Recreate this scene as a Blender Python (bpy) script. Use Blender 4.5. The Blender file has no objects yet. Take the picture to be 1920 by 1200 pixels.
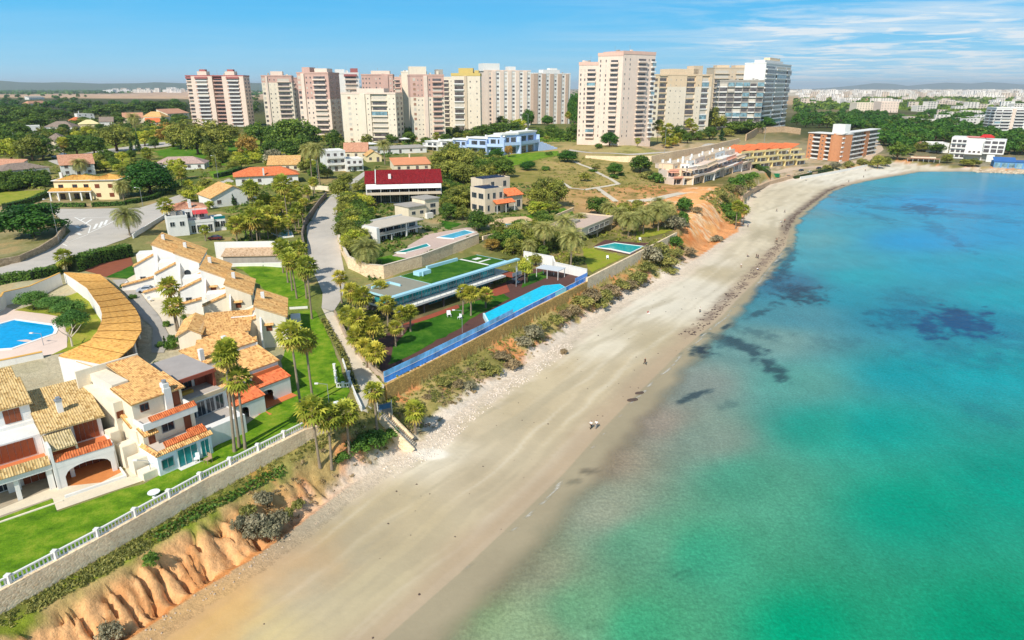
import math, random
import numpy as np
# ---------------------------------------------------------------- camera model and terrain (metres; sea level z=0)
FPX = 1250.0; HC = 60.0; HZ = 165.0
PITCH = math.atan((600-HZ)/FPX); SP, CP = math.sin(PITCH), math.cos(PITCH)

def ray(u, v):
    x = (u-960)/FPX; y = (600-v)/FPX
    return x, CP+y*SP, -SP+y*CP

def PZ(u, v, z):
    """ground point seen at photo pixel (u,v), at height z"""
    x, y, dz = ray(u, v)
    t = (HC-z)/(-dz)
    return (x*t, y*t)

def proj(x, y, z):
    d = y*CP+(HC-z)*SP
    return 960+FPX*x/d, 600-FPX*(y*SP-(HC-z)*CP)/d

def poly_world(pts):
    return np.array([PZ(u, v, z)+(z, h) for u, v, z, h in pts])

# plateau edge: pixel, height, drop of the retaining wall below it
EDGE_PX = [(-420,1330,10,2.6),(0,1106,10,2.6),(200,1000,10,2.6),(380,900,10,2.6),(570,806,10,2.2),(640,785,9.4,.6),(690,765,9,.2),
 (722,722,9,3.2),(900,630,9,3.4),(1000,578,9,3.2),(1100,528,9,2.6),(1180,487,9,2.4),(1268,441,9,2.4),(1284,415,10.5,.1),(1300,390,12,0),(1316,368,13,0),
 (1345,353,13,0),(1372,350,12,0),(1392,356,10.5,0),(1422,326,9.5,0),(1442,322,8,0),(1470,328,4.5,0),(1500,325,4,.6),(1560,314,4,.6),(1620,304,4,.6),
 (1690,298,4,.4),(1760,308,2.8,.3),(1880,313,2.6,.3),(2100,320,2.6,.3)]
TOE_PX = [(-60,1420),(120,1262),(250,1195),(300,1160),(370,1110),(470,1050),(560,985),(640,922),(720,870),(785,838),(850,780),(920,730),(1000,680),(1045,645),(1080,615),
 (1130,588),(1180,556),(1260,520),(1310,482),(1345,457),(1384,434),(1394,404),(1396,380),(1420,354),(1460,340),(1530,327),(1600,316),(1680,306),(1760,313),(1880,318),(2100,325)]
SHORE_PX = [(480,1420),(600,1305),(740,1182),(860,1076),(960,982),(1060,885),(1135,800),(1185,748),(1280,655),(1350,597),(1384,560),(1420,525),(1450,490),(1473,462),
 (1482,425),(1495,405),(1520,385),(1556,358),(1600,343),(1640,335),(1720,321.5),(1800,320.5),(1920,326),(2200,338)]
ZT = 1.8
E = poly_world(EDGE_PX)
T = poly_world([(u,v,ZT,0) for u,v in TOE_PX])
S = poly_world([(u,v,0,0) for u,v in SHORE_PX])
def close(L, near, far):
    return np.vstack([np.array([near]), L[:,:2], np.array([far, (30000,2500),(30000,40000),(-40000,40000),(-40000,-60),(-300,-60)])])
def extend(L, nearx, fary):
    a = L[0].copy(); a[0] = nearx; a[1] = -60
    b = L[-1].copy(); b[0] = 2500; b[1] = fary
    return np.vstack([a, L, b])
E = extend(E, -85, 1150); T = extend(T, -58, 1130); S = extend(S, -8, 1100)
def closed(L):
    return np.vstack([L[:,:2], np.array([(30000,2500),(30000,40000),(-40000,40000),(-40000,-60)])])
EP, TP, SPOLY = closed(E), closed(T), closed(S)

def inside(poly, x, y):
    r = np.zeros(x.shape, bool)
    n = len(poly)
    for i in range(n):
        x0, y0 = poly[i]; x1, y1 = poly[(i+1) % n]
        if y0 == y1: continue
        c = ((y0 > y) != (y1 > y))
        r ^= c & (x < (x1-x0)*(y-y0)/(y1-y0)+x0)
    return r

def dist_line(L, x, y):
    """distance to polyline, plus interpolated extra columns and arc length"""
    best = np.full(x.shape, 1e12); ex = [np.zeros(x.shape) for _ in range(L.shape[1]-2)]; arc = np.zeros(x.shape); s0 = 0
    for i in range(len(L)-1):
        ax, ay = L[i,:2]; bx, by = L[i+1,:2]
        dx, dy = bx-ax, by-ay; l2 = dx*dx+dy*dy; l = math.sqrt(l2)
        t = np.clip(((x-ax)*dx+(y-ay)*dy)/l2, 0, 1)
        d = (x-ax-t*dx)**2+(y-ay-t*dy)**2
        m = d < best
        best = np.where(m, d, best); arc = np.where(m, s0+t*l, arc)
        for k in range(len(ex)):
            ex[k] = np.where(m, L[i,2+k]*(1-t)+L[i+1,2+k]*t, ex[k])
        s0 += l
    return np.sqrt(best), arc, ex

CTRL_PX = [(-300,1100,10),(0,1050,10),(300,900,10),(0,930,10),(560,760,9.8),(120,880,10),(420,780,10),(-200,900,10.5),
 (100,740,11.5),(260,690,12),(330,640,12),(400,620,11.5),(500,620,10.4),(560,680,9.8),(610,690,9.8),(480,700,10),
 (290,580,13),(230,620,13),(250,540,13.5),(50,640,13),(120,620,13),(60,560,13),(-100,620,13),(180,520,14),
 (100,490,15),(20,520,15),(200,440,15.5),(150,400,16),(280,400,15.6),(380,440,14.5),(460,500,12.6),(540,520,11.6),(520,560,11),
 (600,600,11),(650,640,10.2),(680,710,9.3),(612,520,12.2),(620,440,14),(636,380,15.5),(650,330,16.5),(560,470,13),(580,420,14),(500,380,15.5),
 (760,660,9),(850,610,9),(950,570,9),(800,560,9),(900,520,9),(1000,520,9),(720,620,9.2),(740,560,9.6),(700,540,10.4),
 (690,480,13.2),(760,462,13.2),(850,430,13.2),(880,440,13.2),(700,420,13.8),(750,380,15.2),(830,370,15.2),(940,405,14),(900,385,14.5),(980,400,13.6),
 (1150,475,9),(1110,440,9.2),(1190,460,9),(1060,440,10.5),(1020,470,9.8),(1230,430,9.4),(1050,400,13),(1150,400,11.5),(1240,390,12),
 (1000,290,18),(1100,330,15.2),(1190,355,13.6),(1200,310,15.5),(1050,270,19),(1030,350,15.5),(900,300,17),(880,330,16.2),
 (700,270,19),(560,250,20),(400,236,20.5),(1150,274,19),(1290,268,18),(1430,242,18),(850,250,19.5),(960,240,20),(1100,290,17.5),(1250,292,15.5),(1330,280,14.5),(1400,262,13.5),
 (1290,340,11),(1350,325,10),(1400,305,8.5),(1450,305,6),(1500,308,5),(1560,303,5),(1640,290,5.5),(1600,262,8),(1560,240,12),(1500,245,14),
 (1700,270,7),(1800,270,5),(1850,300,3.2),(1760,295,3.6),(1900,280,4),(1700,235,9),(1850,230,8),(1950,300,3.4),
 (50,330,17),(150,360,16.4),(300,340,16.6),(400,320,17),(200,280,18),(60,270,18),(330,260,19.5),(480,290,18),(560,310,17.5),(450,350,16),
 (700,300,18),(780,300,17.5),(300,210,20),(100,215,19),(60,190,18),(-200,250,18),(1600,200,12),(1800,195,10),(2000,230,8)]
_cw = [PZ(u,v,z)+(z,) for u,v,z in CTRL_PX] + [tuple(e[:3]) for e in E[1:-1]] + [(-1500,1500,20),(0,1500,20),(1500,1500,14),(-3000,3000,24),(0,3000,20),(3000,3000,16),(-6000,9000,26),(0,9000,22),(9000,9000,20),(-150,20,10),(-300,60,11),(2500,1200,6)]
_cw = np.array(_cw)
def _q(x, y):
    w = np.maximum(y, 20)+25.
    return np.arctan2(x, w)*1.0, 0.9*np.log(w)
_cq = np.stack(_q(_cw[:,0], _cw[:,1]), 1)
def plateau(x, y):
    a, b = _q(x, y)
    num = np.zeros(x.shape); den = np.zeros(x.shape)
    for (ca, cb), z in zip(_cq, _cw[:,2]):
        w = 1.0/((a-ca)**2+(b-cb)**2+2e-5)**1.7
        num += w*z; den += w
    return num/den

def vnoise(x, y, seed=0):
    """smooth value noise -1..1"""
    xi = np.floor(x).astype(np.int64); yi = np.floor(y).astype(np.int64); fx = x-xi; fy = y-yi
    fx = fx*fx*(3-2*fx); fy = fy*fy*(3-2*fy)
    def h(i, j):
        n = (i*374761393+j*668265263+seed*974634777) & 0x7fffffff
        n = ((n ^ (n >> 13))*1274126177) & 0x7fffffff
        n = n ^ (n >> 16)
        return (n & 0xffff)/32767.5-1
    return (h(xi,yi)*(1-fx)+h(xi+1,yi)*fx)*(1-fy)+(h(xi,yi+1)*(1-fx)+h(xi+1,yi+1)*fx)*fy
def fbm(x, y, seed=0, o=4):
    r = 0; a = .5
    for k in range(o):
        r = r+a*vnoise(x*2**k, y*2**k, seed+k); a *= .5
    return r

# earth cliff near the camera: arc length range on the toe line
def sstep(a, b, x):
    t = np.clip((x-a)/(b-a), 0, 1); return t*t*(3-2*t)

def terrain(x, y, full=False, rough=True):
    x = np.asarray(x, float); y = np.asarray(y, float)
    inE = inside(EP, x, y); inT = inside(TP, x, y) | inE; inS = inside(SPOLY, x, y) | inT
    dE, aE, (zE, hE) = dist_line(E, x, y); dT, aT, _ = dist_line(T, x, y); dS, aS, _ = dist_line(S, x, y)
    z = np.where(inE, plateau(x, y), 0.0)
    f = dE/(dE+dT+1e-6)
    near = 1-sstep(72, 96, y)          # how far the gullied earth cliff reaches
    mound = sstep(228, 250, y)*(1-sstep(330, 352, y))
    zw = zE-hE
    g_cliff = .16*sstep(0, .34, f)+.84*sstep(.3, .9, f)
    g_lin = .15*f+.85*sstep(0, 1, f)
    g_m = sstep(.05, .8, f)
    g = g_lin*(1-near)*(1-mound)+g_cliff*near+g_m*mound*(1-near)
    zs = zw+(ZT-zw)*g
    if rough:
        gul = np.abs(vnoise(aT/2.3+.6*fbm(x/4, y/4, 3), aT*0+f*1.3, 11))
        ridge = np.sqrt(np.abs(vnoise(aT/1.1+fbm(x/3, y/3, 5), f*1.5, 12)))
        zs = zs-near*sstep(.28, .46, f)*(1-sstep(.84, .98, f))*((1-gul)**9*2.6+(1-np.abs(vnoise(aT/.95+.5*fbm(x/1.5, y/1.5, 6), f*1.2, 13)))**9*1.1+(1-ridge)**6*.6)
        zs = zs+(1-near)*sstep(0, .2, f)*(1-sstep(.8, 1, f))*(fbm(x/5, y/5, 8)*1.3+fbm(x/1.6, y/1.6, 9)*.4)
        zs = zs+near*(fbm(x/2, y/2, 9)*.3-.5*np.abs(vnoise(aT/.7, f*2.5, 14))**.5*sstep(.3, .5, f)+.45*fbm(x/.9, y/.9, 15)*sstep(.3, .5, f))*sstep(0, .2, f)*(1-sstep(.8, 1, f))
    z = np.where(~inE & inT, zs, z)
    f2 = dT/(dT+dS+1e-6)
    zb = ZT*(1-f2)**1.2
    if rough: zb = zb+sstep(.0, .1, f2)*(1-f2)*(fbm(x/9, y/9, 21)*.22+fbm(x/1.7, y/1.7, 22)*.05)
    z = np.where(~inT & inS, zb, z)
    z = np.where(~inS, -np.minimum(dS*.035, 3.5), z)
    if full: return z, dict(inE=inE, inT=inT, inS=inS, dE=dE, dT=dT, dS=dS, f=f, f2=f2, aT=aT, aS=aS, near=near, mound=mound)
    return z

_T = np.geomspace(60, 30000, 300)
def PT(u, v, lift=0.0):
    """point of the terrain seen at photo pixel (u,v)"""
    x, y, dz = ray(u, v)
    X = x*_T; Y = y*_T; Z = HC+dz*_T
    h = Z-lift-terrain(X, Y, rough=False)
    k = np.argmax(h < 0)
    if h[k] >= 0: k = len(_T)-1
    lo, hi = _T[max(k-1, 0)], _T[k]
    ts = np.linspace(lo, hi, 60)
    h = HC+dz*ts-lift-terrain(x*ts, y*ts, rough=False)
    k = np.argmax(h < 0)
    if k > 0:
        t = ts[k-1]+(ts[k]-ts[k-1])*h[k-1]/(h[k-1]-h[k]+1e-9)
    else: t = ts[k]
    return (x*t, y*t, float(HC+dz*t)-lift)
def TZ(x, y): return float(terrain(np.array([x]), np.array([y]), rough=False)[0])
def height_at(x, y, v):
    """height above sea of the point on the vertical at (x,y) that is seen at photo row v"""
    k = (600-v)/FPX            # (y*SP-(HC-z)*CP)/(y*CP+(HC-z)*SP)=k
    q = y*(SP-k*CP)/(CP+k*SP)
    return HC-q
def mpp(x, y, z): return (y*CP+(HC-z)*SP)/FPX      # metres per photo pixel
import bpy, bmesh
from mathutils import Vector, Matrix
from mathutils.geometry import delaunay_2d_cdt
C = bpy.context.scene.collection
rnd = random.Random(7)
R = math.radians

# ---------------------------------------------------------------- materials
def lin(c):
    return tuple(((v/255)/12.92 if v/255 <= .04045 else ((v/255+.055)/1.055)**2.4) for v in c)
def mix_rgb(nt, blend, fac, a, b):
    n = nt.nodes.new('ShaderNodeMix'); n.data_type = 'RGBA'; n.blend_type = blend
    for sock, v in ((n.inputs[0], fac), (n.inputs[6], a), (n.inputs[7], b)):
        if isinstance(v, bpy.types.NodeSocket): nt.links.new(v, sock)
        elif isinstance(v, (int, float)): sock.default_value = v
        else: sock.default_value = (*v[:3], 1)
    return n.outputs[2]
def noise(nt, vec, scale, detail=3, rough=.6):
    n = nt.nodes.new('ShaderNodeTexNoise'); n.inputs['Scale'].default_value = scale; n.inputs['Detail'].default_value = detail; n.inputs['Roughness'].default_value = rough
    if vec is not None: nt.links.new(vec, n.inputs['Vector'])
    return n.outputs[0]
def ramp(nt, fac, stops):
    n = nt.nodes.new('ShaderNodeValToRGB'); nt.links.new(fac, n.inputs[0])
    el = n.color_ramp.elements
    while len(el) < len(stops): el.new(.5)
    for e, (p, c) in zip(el, stops):
        e.position = p; e.color = (*c, 1) if len(c) == 3 else c
    return n.outputs[0]
def grey(v): return (v, v, v)
def base_mat(name, rough=.85, spec=.3):
    m = bpy.data.materials.new(name); m.use_nodes = True
    nt = m.node_tree; b = nt.nodes['Principled BSDF']
    b.inputs['Roughness'].default_value = rough; b.inputs['Specular IOR Level'].default_value = spec
    return m, nt, b
def wpos(nt): return nt.nodes.new('ShaderNodeNewGeometry').outputs['Position']
def mapping(nt, vec, scale):
    n = nt.nodes.new('ShaderNodeMapping'); n.inputs['Scale'].default_value = scale; nt.links.new(vec, n.inputs['Vector']); return n.outputs[0]
def bump(nt, b, h, strength, dist):
    n = nt.nodes.new('ShaderNodeBump'); n.inputs['Strength'].default_value = strength; n.inputs['Distance'].default_value = dist
    nt.links.new(h, n.inputs['Height']); nt.links.new(n.outputs[0], b.inputs['Normal'])
MATS = {}
def M(name, rgb=None, var=.12, scale=.7, rough=.85, spec=.3, streak=0.0, bumpd=0.0, metal=0.0):
    """plaster, stone, paint: one colour with soft weathering"""
    if name in MATS: return MATS[name]
    m, nt, b = base_mat(name, rough, spec); c = lin(rgb); p = wpos(nt)
    n1 = noise(nt, p, scale, 4); n2 = noise(nt, p, scale*9, 2)
    f = ramp(nt, n1, [(.25, grey(1-var)), (.75, grey(1+var*.4))])
    f2 = ramp(nt, n2, [(.25, grey(1-var*.5)), (.75, grey(1+var*.3))])
    o = mix_rgb(nt, 'MULTIPLY', 1.0, mix_rgb(nt, 'MULTIPLY', 1.0, c, f), f2)
    if streak:
        n3 = noise(nt, mapping(nt, p, (1.3, 1.3, .12)), 1.0, 3)
        o = mix_rgb(nt, 'MULTIPLY', 1.0, o, ramp(nt, n3, [(.3, grey(1-streak)), (.6, grey(1))]))
    nt.links.new(o, b.inputs['Base Color']); b.inputs['Metallic'].default_value = metal
    if bumpd: bump(nt, b, n2, .6, bumpd)
    MATS[name] = m; return m
def Mstone(name, c1, c2, joint, size=.45):
    if name in MATS: return MATS[name]
    m, nt, b = base_mat(name, .9); p = mapping(nt, wpos(nt), (1, 1, 1.5))
    v = nt.nodes.new('ShaderNodeTexVoronoi'); v.inputs['Scale'].default_value = 1/size; nt.links.new(p, v.inputs['Vector'])
    e = nt.nodes.new('ShaderNodeTexVoronoi'); e.feature = 'DISTANCE_TO_EDGE'; e.inputs['Scale'].default_value = 1/size; nt.links.new(p, e.inputs['Vector'])
    sx = nt.nodes.new('ShaderNodeSeparateColor'); nt.links.new(v.outputs['Color'], sx.inputs[0])
    o = mix_rgb(nt, 'MIX', sx.outputs[0], lin(c1), lin(c2))
    big = ramp(nt, noise(nt, p, .35, 4), [(.3, grey(.88)), (.7, grey(1.12))])
    o = mix_rgb(nt, 'MULTIPLY', 1.0, o, big)
    o = mix_rgb(nt, 'MIX', ramp(nt, e.outputs['Distance'], [(.0, grey(1)), (.09, grey(0))]), o, lin(joint))
    nt.links.new(o, b.inputs['Base Color']); bump(nt, b, e.outputs['Distance'], .7, .12)
    MATS[name] = m; return m
def Mtile(name, c1, c2, c3, worn=(150,120,90)):
    """clay tiles: each tile its own tone, tile grid in UV metres"""
    if name in MATS: return MATS[name]
    m, nt, b = base_mat(name, .85, .2)
    uv = nt.nodes.new('ShaderNodeUVMap').outputs[0]
    sn = nt.nodes.new('ShaderNodeVectorMath'); sn.operation = 'SNAP'; nt.links.new(uv, sn.inputs[0]); sn.inputs[1].default_value = (.3, .42, 1)
    w = nt.nodes.new('ShaderNodeTexWhiteNoise'); nt.links.new(sn.outputs[0], w.inputs['Vector'])
    o = ramp(nt, w.outputs['Value'], [(0, lin(c1)), (.5, lin(c2)), (1, lin(c3))])
    p = wpos(nt)
    o = mix_rgb(nt, 'MIX', ramp(nt, noise(nt, p, .45, 5), [(.45, grey(0)), (.75, grey(.32))]), o, lin(worn))
    wv = nt.nodes.new('ShaderNodeTexWave'); wv.bands_direction = 'X'; wv.wave_profile = 'SIN'; wv.inputs['Scale'].default_value = math.pi*2/.3/20*1.0; nt.links.new(uv, wv.inputs['Vector'])
    wy = nt.nodes.new('ShaderNodeTexWave'); wy.bands_direction = 'Y'; wy.wave_profile = 'SAW'; wy.inputs['Scale'].default_value = math.pi*2/.42/20; nt.links.new(uv, wy.inputs['Vector'])
    ad = nt.nodes.new('ShaderNodeMath'); ad.operation = 'ADD'; nt.links.new(wv.outputs['Fac'], ad.inputs[0]); nt.links.new(wy.outputs['Fac'], ad.inputs[1])
    bump(nt, b, ad.outputs[0], .5, .06)
    nt.links.new(o, b.inputs['Base Color']); MATS[name] = m; return m
def Mglass(name, c, rough=.08):
    if name in MATS: return MATS[name]
    m, nt, b = base_mat(name, rough, .6)
    n = noise(nt, wpos(nt), .35, 2)
    nt.links.new(mix_rgb(nt, 'MULTIPLY', 1.0, lin(c), ramp(nt, n, [(.3, grey(.5)), (.7, grey(1.5))])), b.inputs['Base Color'])
    MATS[name] = m; return m
def Mleaf(name, dark, light, dry=None, tr=.28):
    """foliage: tone varies by clump (attribute), by leaf and by plant"""
    if name in MATS: return MATS[name]
    m, nt, b = base_mat(name, .6, .35)
    at = nt.nodes.new('ShaderNodeAttribute'); at.attribute_name = 'tone'
    oi = nt.nodes.new('ShaderNodeObjectInfo')
    o = mix_rgb(nt, 'MIX', at.outputs['Fac'], lin(dark), lin(light))
    if dry:
        a2 = nt.nodes.new('ShaderNodeAttribute'); a2.attribute_name = 'dry'
        o = mix_rgb(nt, 'MIX', a2.outputs['Fac'], o, lin(dry))
    hs = nt.nodes.new('ShaderNodeHueSaturation')
    mr = nt.nodes.new('ShaderNodeMapRange'); nt.links.new(oi.outputs['Random'], mr.inputs[0]); mr.inputs[3].default_value = .487; mr.inputs[4].default_value = .508
    m2 = nt.nodes.new('ShaderNodeMath'); m2.operation = 'MULTIPLY_ADD'; nt.links.new(oi.outputs['Random'], m2.inputs[0]); m2.inputs[1].default_value = -.35; m2.inputs[2].default_value = 1.18
    nt.links.new(mr.outputs[0], hs.inputs['Hue']); nt.links.new(m2.outputs[0], hs.inputs['Value']); nt.links.new(o, hs.inputs['Color'])
    nt.links.new(hs.outputs[0], b.inputs['Base Color'])
    t = nt.nodes.new('ShaderNodeBsdfTranslucent'); nt.links.new(hs.outputs[0], t.inputs[0])
    mx = nt.nodes.new('ShaderNodeMixShader'); mx.inputs[0].default_value = tr
    out = nt.nodes['Material Output']; nt.links.new(b.outputs[0], mx.inputs[1]); nt.links.new(t.outputs[0], mx.inputs[2]); nt.links.new(mx.outputs[0], out.inputs[0])
    MATS[name] = m; return m

WHITE = lambda: M('white_plaster', (230,227,219), .1, .35, streak=.12)
CREAM = lambda: M('cream_plaster', (236,220,190), .1, .35, streak=.1)
GLASS = lambda: Mglass('window_glass', (40,50,58))
TEALG = lambda: Mglass('teal_glass', (30,128,132))
BROWN = lambda: M('brown_shutter', (128,70,44), .15, 2, .6)
METAL = lambda: M('grey_metal', (150,152,154), .06, 1, .4, .5)
def TILE_TAN(): return Mtile('tan_clay_tiles', (210,158,98), (234,190,124), (178,120,68), (176,140,100))
def TILE_OCH(): return Mtile('ochre_clay_tiles', (226,170,84), (236,186,100), (196,136,66), (180,140,84))
def TILE_ORG(): return Mtile('orange_clay_tiles', (222,116,70), (232,136,84), (196,92,54), (190,120,90))
def TILE_PINK(): return Mtile('faded_pink_tiles', (198,142,112), (212,160,128), (176,118,92), (150,120,100))
def TILE_GREY(): return Mtile('grey_brown_tiles', (142,124,110), (160,142,126), (120,104,94), (110,100,92))
def TILE_RED(): return Mtile('dark_red_tiles', (120,24,30), (146,34,38), (98,18,26), (120,50,50))

# ---------------------------------------------------------------- mesh collecting
class MB:
    def __init__(s): s.v = []; s.f = []; s.m = []; s.uv = {}
    def add(s, verts, faces, m=0, uv=None):
        o = len(s.v); s.v += [tuple(p) for p in verts]
        for f in faces:
            if uv: s.uv[len(s.f)] = [uv[i] for i in f]
            s.f.append(tuple(i+o for i in f)); s.m.append(m)
        return s
    def box(s, x0, y0, z0, x1, y1, z1, m=0):
        v = [(x0,y0,z0),(x1,y0,z0),(x1,y1,z0),(x0,y1,z0),(x0,y0,z1),(x1,y0,z1),(x1,y1,z1),(x0,y1,z1)]
        return s.add(v, [(3,2,1,0),(4,5,6,7),(0,1,5,4),(1,2,6,5),(2,3,7,6),(3,0,4,7)], m)
    def prism(s, poly, z0, z1, m=0, zt=None):
        """vertical prism over a counter-clockwise outline; zt: one top height per corner"""
        n = len(poly)
        v = [(x, y, z0) for x, y in poly]+[(x, y, (zt[i] if zt else z1)) for i, (x, y) in enumerate(poly)]
        return s.add(v, [tuple(range(n))[::-1], tuple(range(n, 2*n))]+[(i, (i+1) % n, n+(i+1) % n, n+i) for i in range(n)], m)
    def tube(s, p0, p1, r0, r1, n=8, m=0, cap=True):
        p0 = Vector(p0); p1 = Vector(p1); d = (p1-p0).normalized(); a = d.orthogonal().normalized(); b = d.cross(a)
        v = [p+(a*math.cos(t)+b*math.sin(t))*r for p, r in ((p0, r0), (p1, r1)) for t in [2*math.pi*i/n for i in range(n)]]
        f = [(i, (i+1) % n, n+(i+1) % n, n+i) for i in range(n)]
        if cap: f += [tuple(range(n))[::-1], tuple(range(n, 2*n))]
        return s.add(v, f, m)
    def bar(s, p0, p1, w, h, m=0):
        """box beam between two points; w across, h up"""
        p0 = Vector(p0); p1 = Vector(p1); d = (p1-p0).normalized(); up = Vector((0,0,1)) if abs(d.z) < .95 else Vector((1,0,0))
        a = d.cross(up).normalized()*w/2; b = a.cross(d).normalized()*h/2
        v = [p+x for p in (p0, p1) for x in (-a-b, a-b, a+b, -a+b)]
        return s.add(v, [(3,2,1,0),(4,5,6,7),(0,1,5,4),(1,2,6,5),(2,3,7,6),(3,0,4,7)], m)
    def wall(s, pts, t, m=0):
        """upright wall along a polyline of (x,y,zbottom,ztop), thickness t"""
        P = [Vector(p[:2]) for p in pts]; n = len(P); L = []; Rr = []
        for i in range(n):
            d = ((P[min(i+1, n-1)]-P[i]).normalized()+(P[i]-P[max(i-1, 0)]).normalized()).normalized()
            q = Vector((-d.y, d.x))*t/2; L.append(P[i]+q); Rr.append(P[i]-q)
        v = []
        for i in range(n):
            zb, zt = pts[i][2], pts[i][3]
            v += [(L[i].x, L[i].y, zb), (L[i].x, L[i].y, zt), (Rr[i].x, Rr[i].y, zt), (Rr[i].x, Rr[i].y, zb)]
        f = []
        for i in range(n-1):
            o = 4*i
            f += [(o, o+1, o+5, o+4), (o+1, o+2, o+6, o+5), (o+2, o+3, o+7, o+6), (o+3, o, o+4, o+7)]
        f += [(0, 3, 2, 1), (4*n-4, 4*n-3, 4*n-2, 4*n-1)]
        return s.add(v, f, m)
    def slope(s, eL, eR, rR, rL, th=.16, corr=0.0, m=0, amp=.05):
        """roof panel: eave left/right, ridge right/left; corr = tile row spacing for real corrugation"""
        eL, eR, rR, rL = map(Vector, (eL, eR, rR, rL))
        W = (eR-eL).length; H = ((rL+rR)/2-(eL+eR)/2).length
        nn = (eR-eL).cross(rL-eL if (rL-eL).length > .01 else rR-eL).normalized()
        if nn.z < 0: nn = -nn
        n = max(1, int(W/corr*4)) if corr else 1
        uax = (eR-eL).normalized()
        v = []; uv = []
        rows = 2
        for j in range(rows):
            for i in range(n+1):
                t = i/n
                p = (eL.lerp(eR, t) if j == 0 else rL.lerp(rR, t))
                k = amp*math.cos(2*math.pi*W*t/corr) if corr else 0
                v.append(p+nn*k); uv.append(((p-eL).dot(uax), (0 if j == 0 else H)))
        f = [(i, i+1, n+2+i, n+1+i) for i in range(n)]
        s.add(v, f, m, uv)
        q = [p-nn*(th+amp) for p in (eL, eR, rR, rL)]; top = [p-nn*amp*(1.0 if corr else 0) for p in (eL, eR, rR, rL)]
        s.add(top+q, [(7,6,5,4),(0,4,5,1),(1,5,6,2),(2,6,7,3),(3,7,4,0)], m, [(0,0)]*8)
        return s
    def build(s, name, mats, parent=None, smooth=False, loc=None, kind=None):
        me = s.mesh(name, mats, smooth); o = bpy.data.objects.new(name, me); C.objects.link(o)
        if parent is not None: o.parent = parent
        if loc is not None: o.location = loc
        if kind: o['kind'] = kind
        return o
    def mesh(s, name, mats, smooth=False):
        me = bpy.data.meshes.new(name); me.from_pydata(s.v, [], s.f)
        for x in (mats if isinstance(mats, (list, tuple)) else [mats]): me.materials.append(x)
        if any(s.m): me.polygons.foreach_set('material_index', s.m)
        if s.uv:
            l = me.uv_layers.new(name='UVMap'); arr = np.zeros((len(me.loops), 2), 'f')
            for i, p in enumerate(me.polygons):
                u = s.uv.get(i)
                if u: arr[p.loop_start:p.loop_start+p.loop_total] = u
            l.data.foreach_set('uv', arr.ravel())
        if smooth: me.polygons.foreach_set('use_smooth', [True]*len(me.polygons))
        me.update(); return me

LABELS = set()
def tag(o, label=None, cat=None, group=None, kind=None):
    if label: o['label'] = label
    if cat: o['category'] = cat
    if group: o['group'] = group
    if kind: o['kind'] = kind
    return o
def empty(name, loc, rz=0, label=None, cat=None, group=None):
    o = bpy.data.objects.new(name, None); o.empty_display_size = .3; C.objects.link(o); o.location = loc; o.rotation_euler = (0, 0, rz)
    return tag(o, label, cat, group)
def inst(name, me, parent=None, loc=(0,0,0), rz=0, sc=None):
    o = bpy.data.objects.new(name, me); C.objects.link(o)
    if parent is not None: o.parent = parent
    o.location = loc; o.rotation_euler = (0, 0, rz)
    if sc is not None: o.scale = sc
    return o
ORD = ['first','second','third','fourth','fifth','sixth','seventh','eighth','ninth','tenth','eleventh','twelfth','thirteenth','fourteenth','fifteenth','sixteenth','seventeenth','eighteenth','nineteenth','twentieth',
 'twenty-first','twenty-second','twenty-third','twenty-fourth','twenty-fifth','twenty-sixth','twenty-seventh','twenty-eighth','twenty-ninth','thirtieth']

# ---------------------------------------------------------------- windows (shared meshes) and buildings
WIN = {}
def win_mesh(w, h, style):
    k = (round(w, 2), round(h, 2), style)
    if k in WIN: return WIN[k]
    fr = {'w': WHITE, 'b': BROWN, 'g': METAL, 'n': GLASS}[style[0]]()
    gl = {'g': GLASS, 't': TEALG, 's': BROWN}[style[1]]()
    e = .09 if w > .8 else .06
    f = MB(); g = MB()
    f.box(-w/2, -.08, 0, -w/2+e, .02, h); f.box(w/2-e, -.08, 0, w/2, .02, h); f.box(-w/2+e, -.08, h-e, w/2-e, .02, h); f.box(-w/2+e, -.1, 0, w/2-e, .02, e)
    if w > 1.1:
        n = max(1, int(w/1.1))
        for i in range(1, n+1):
            x = -w/2+w*i/(n+1); f.box(x-.03, -.07, e, x+.03, .02, h-e)
    g.box(-w/2+e, -.03, e, w/2-e, .01, h-e)
    WIN[k] = (f.mesh('window_frame', fr), g.mesh('pane', gl)); return WIN[k]
FARG = {'g': lambda: Mglass('tower_glass', (98,90,88), .2), 't': lambda: Mglass('glazed_balcony', (120,150,158), .15), 's': lambda: M('tower_shutter', (168,130,108), .1, 1), 'p': lambda: M('pale_blind', (206,196,180), .08, 1)}
FARW = {}
def far_win(w, h, glass='g', frame=True):
    k = (round(w, 2), round(h, 2), glass, frame)
    if k in FARW: return FARW[k]
    b = MB(); b.box(-w/2, -.06, 0, w/2, .02, h, 0)
    if frame: b.box(-w/2-.12, -.12, -.12, w/2+.12, .02, 0, 1)
    FARW[k] = b.mesh('window', [FARG[glass](), WHITE()]); return FARW[k]
DIRS = {'f': 0, 'r': math.pi/2, 'b': math.pi, 'l': -math.pi/2}

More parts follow.
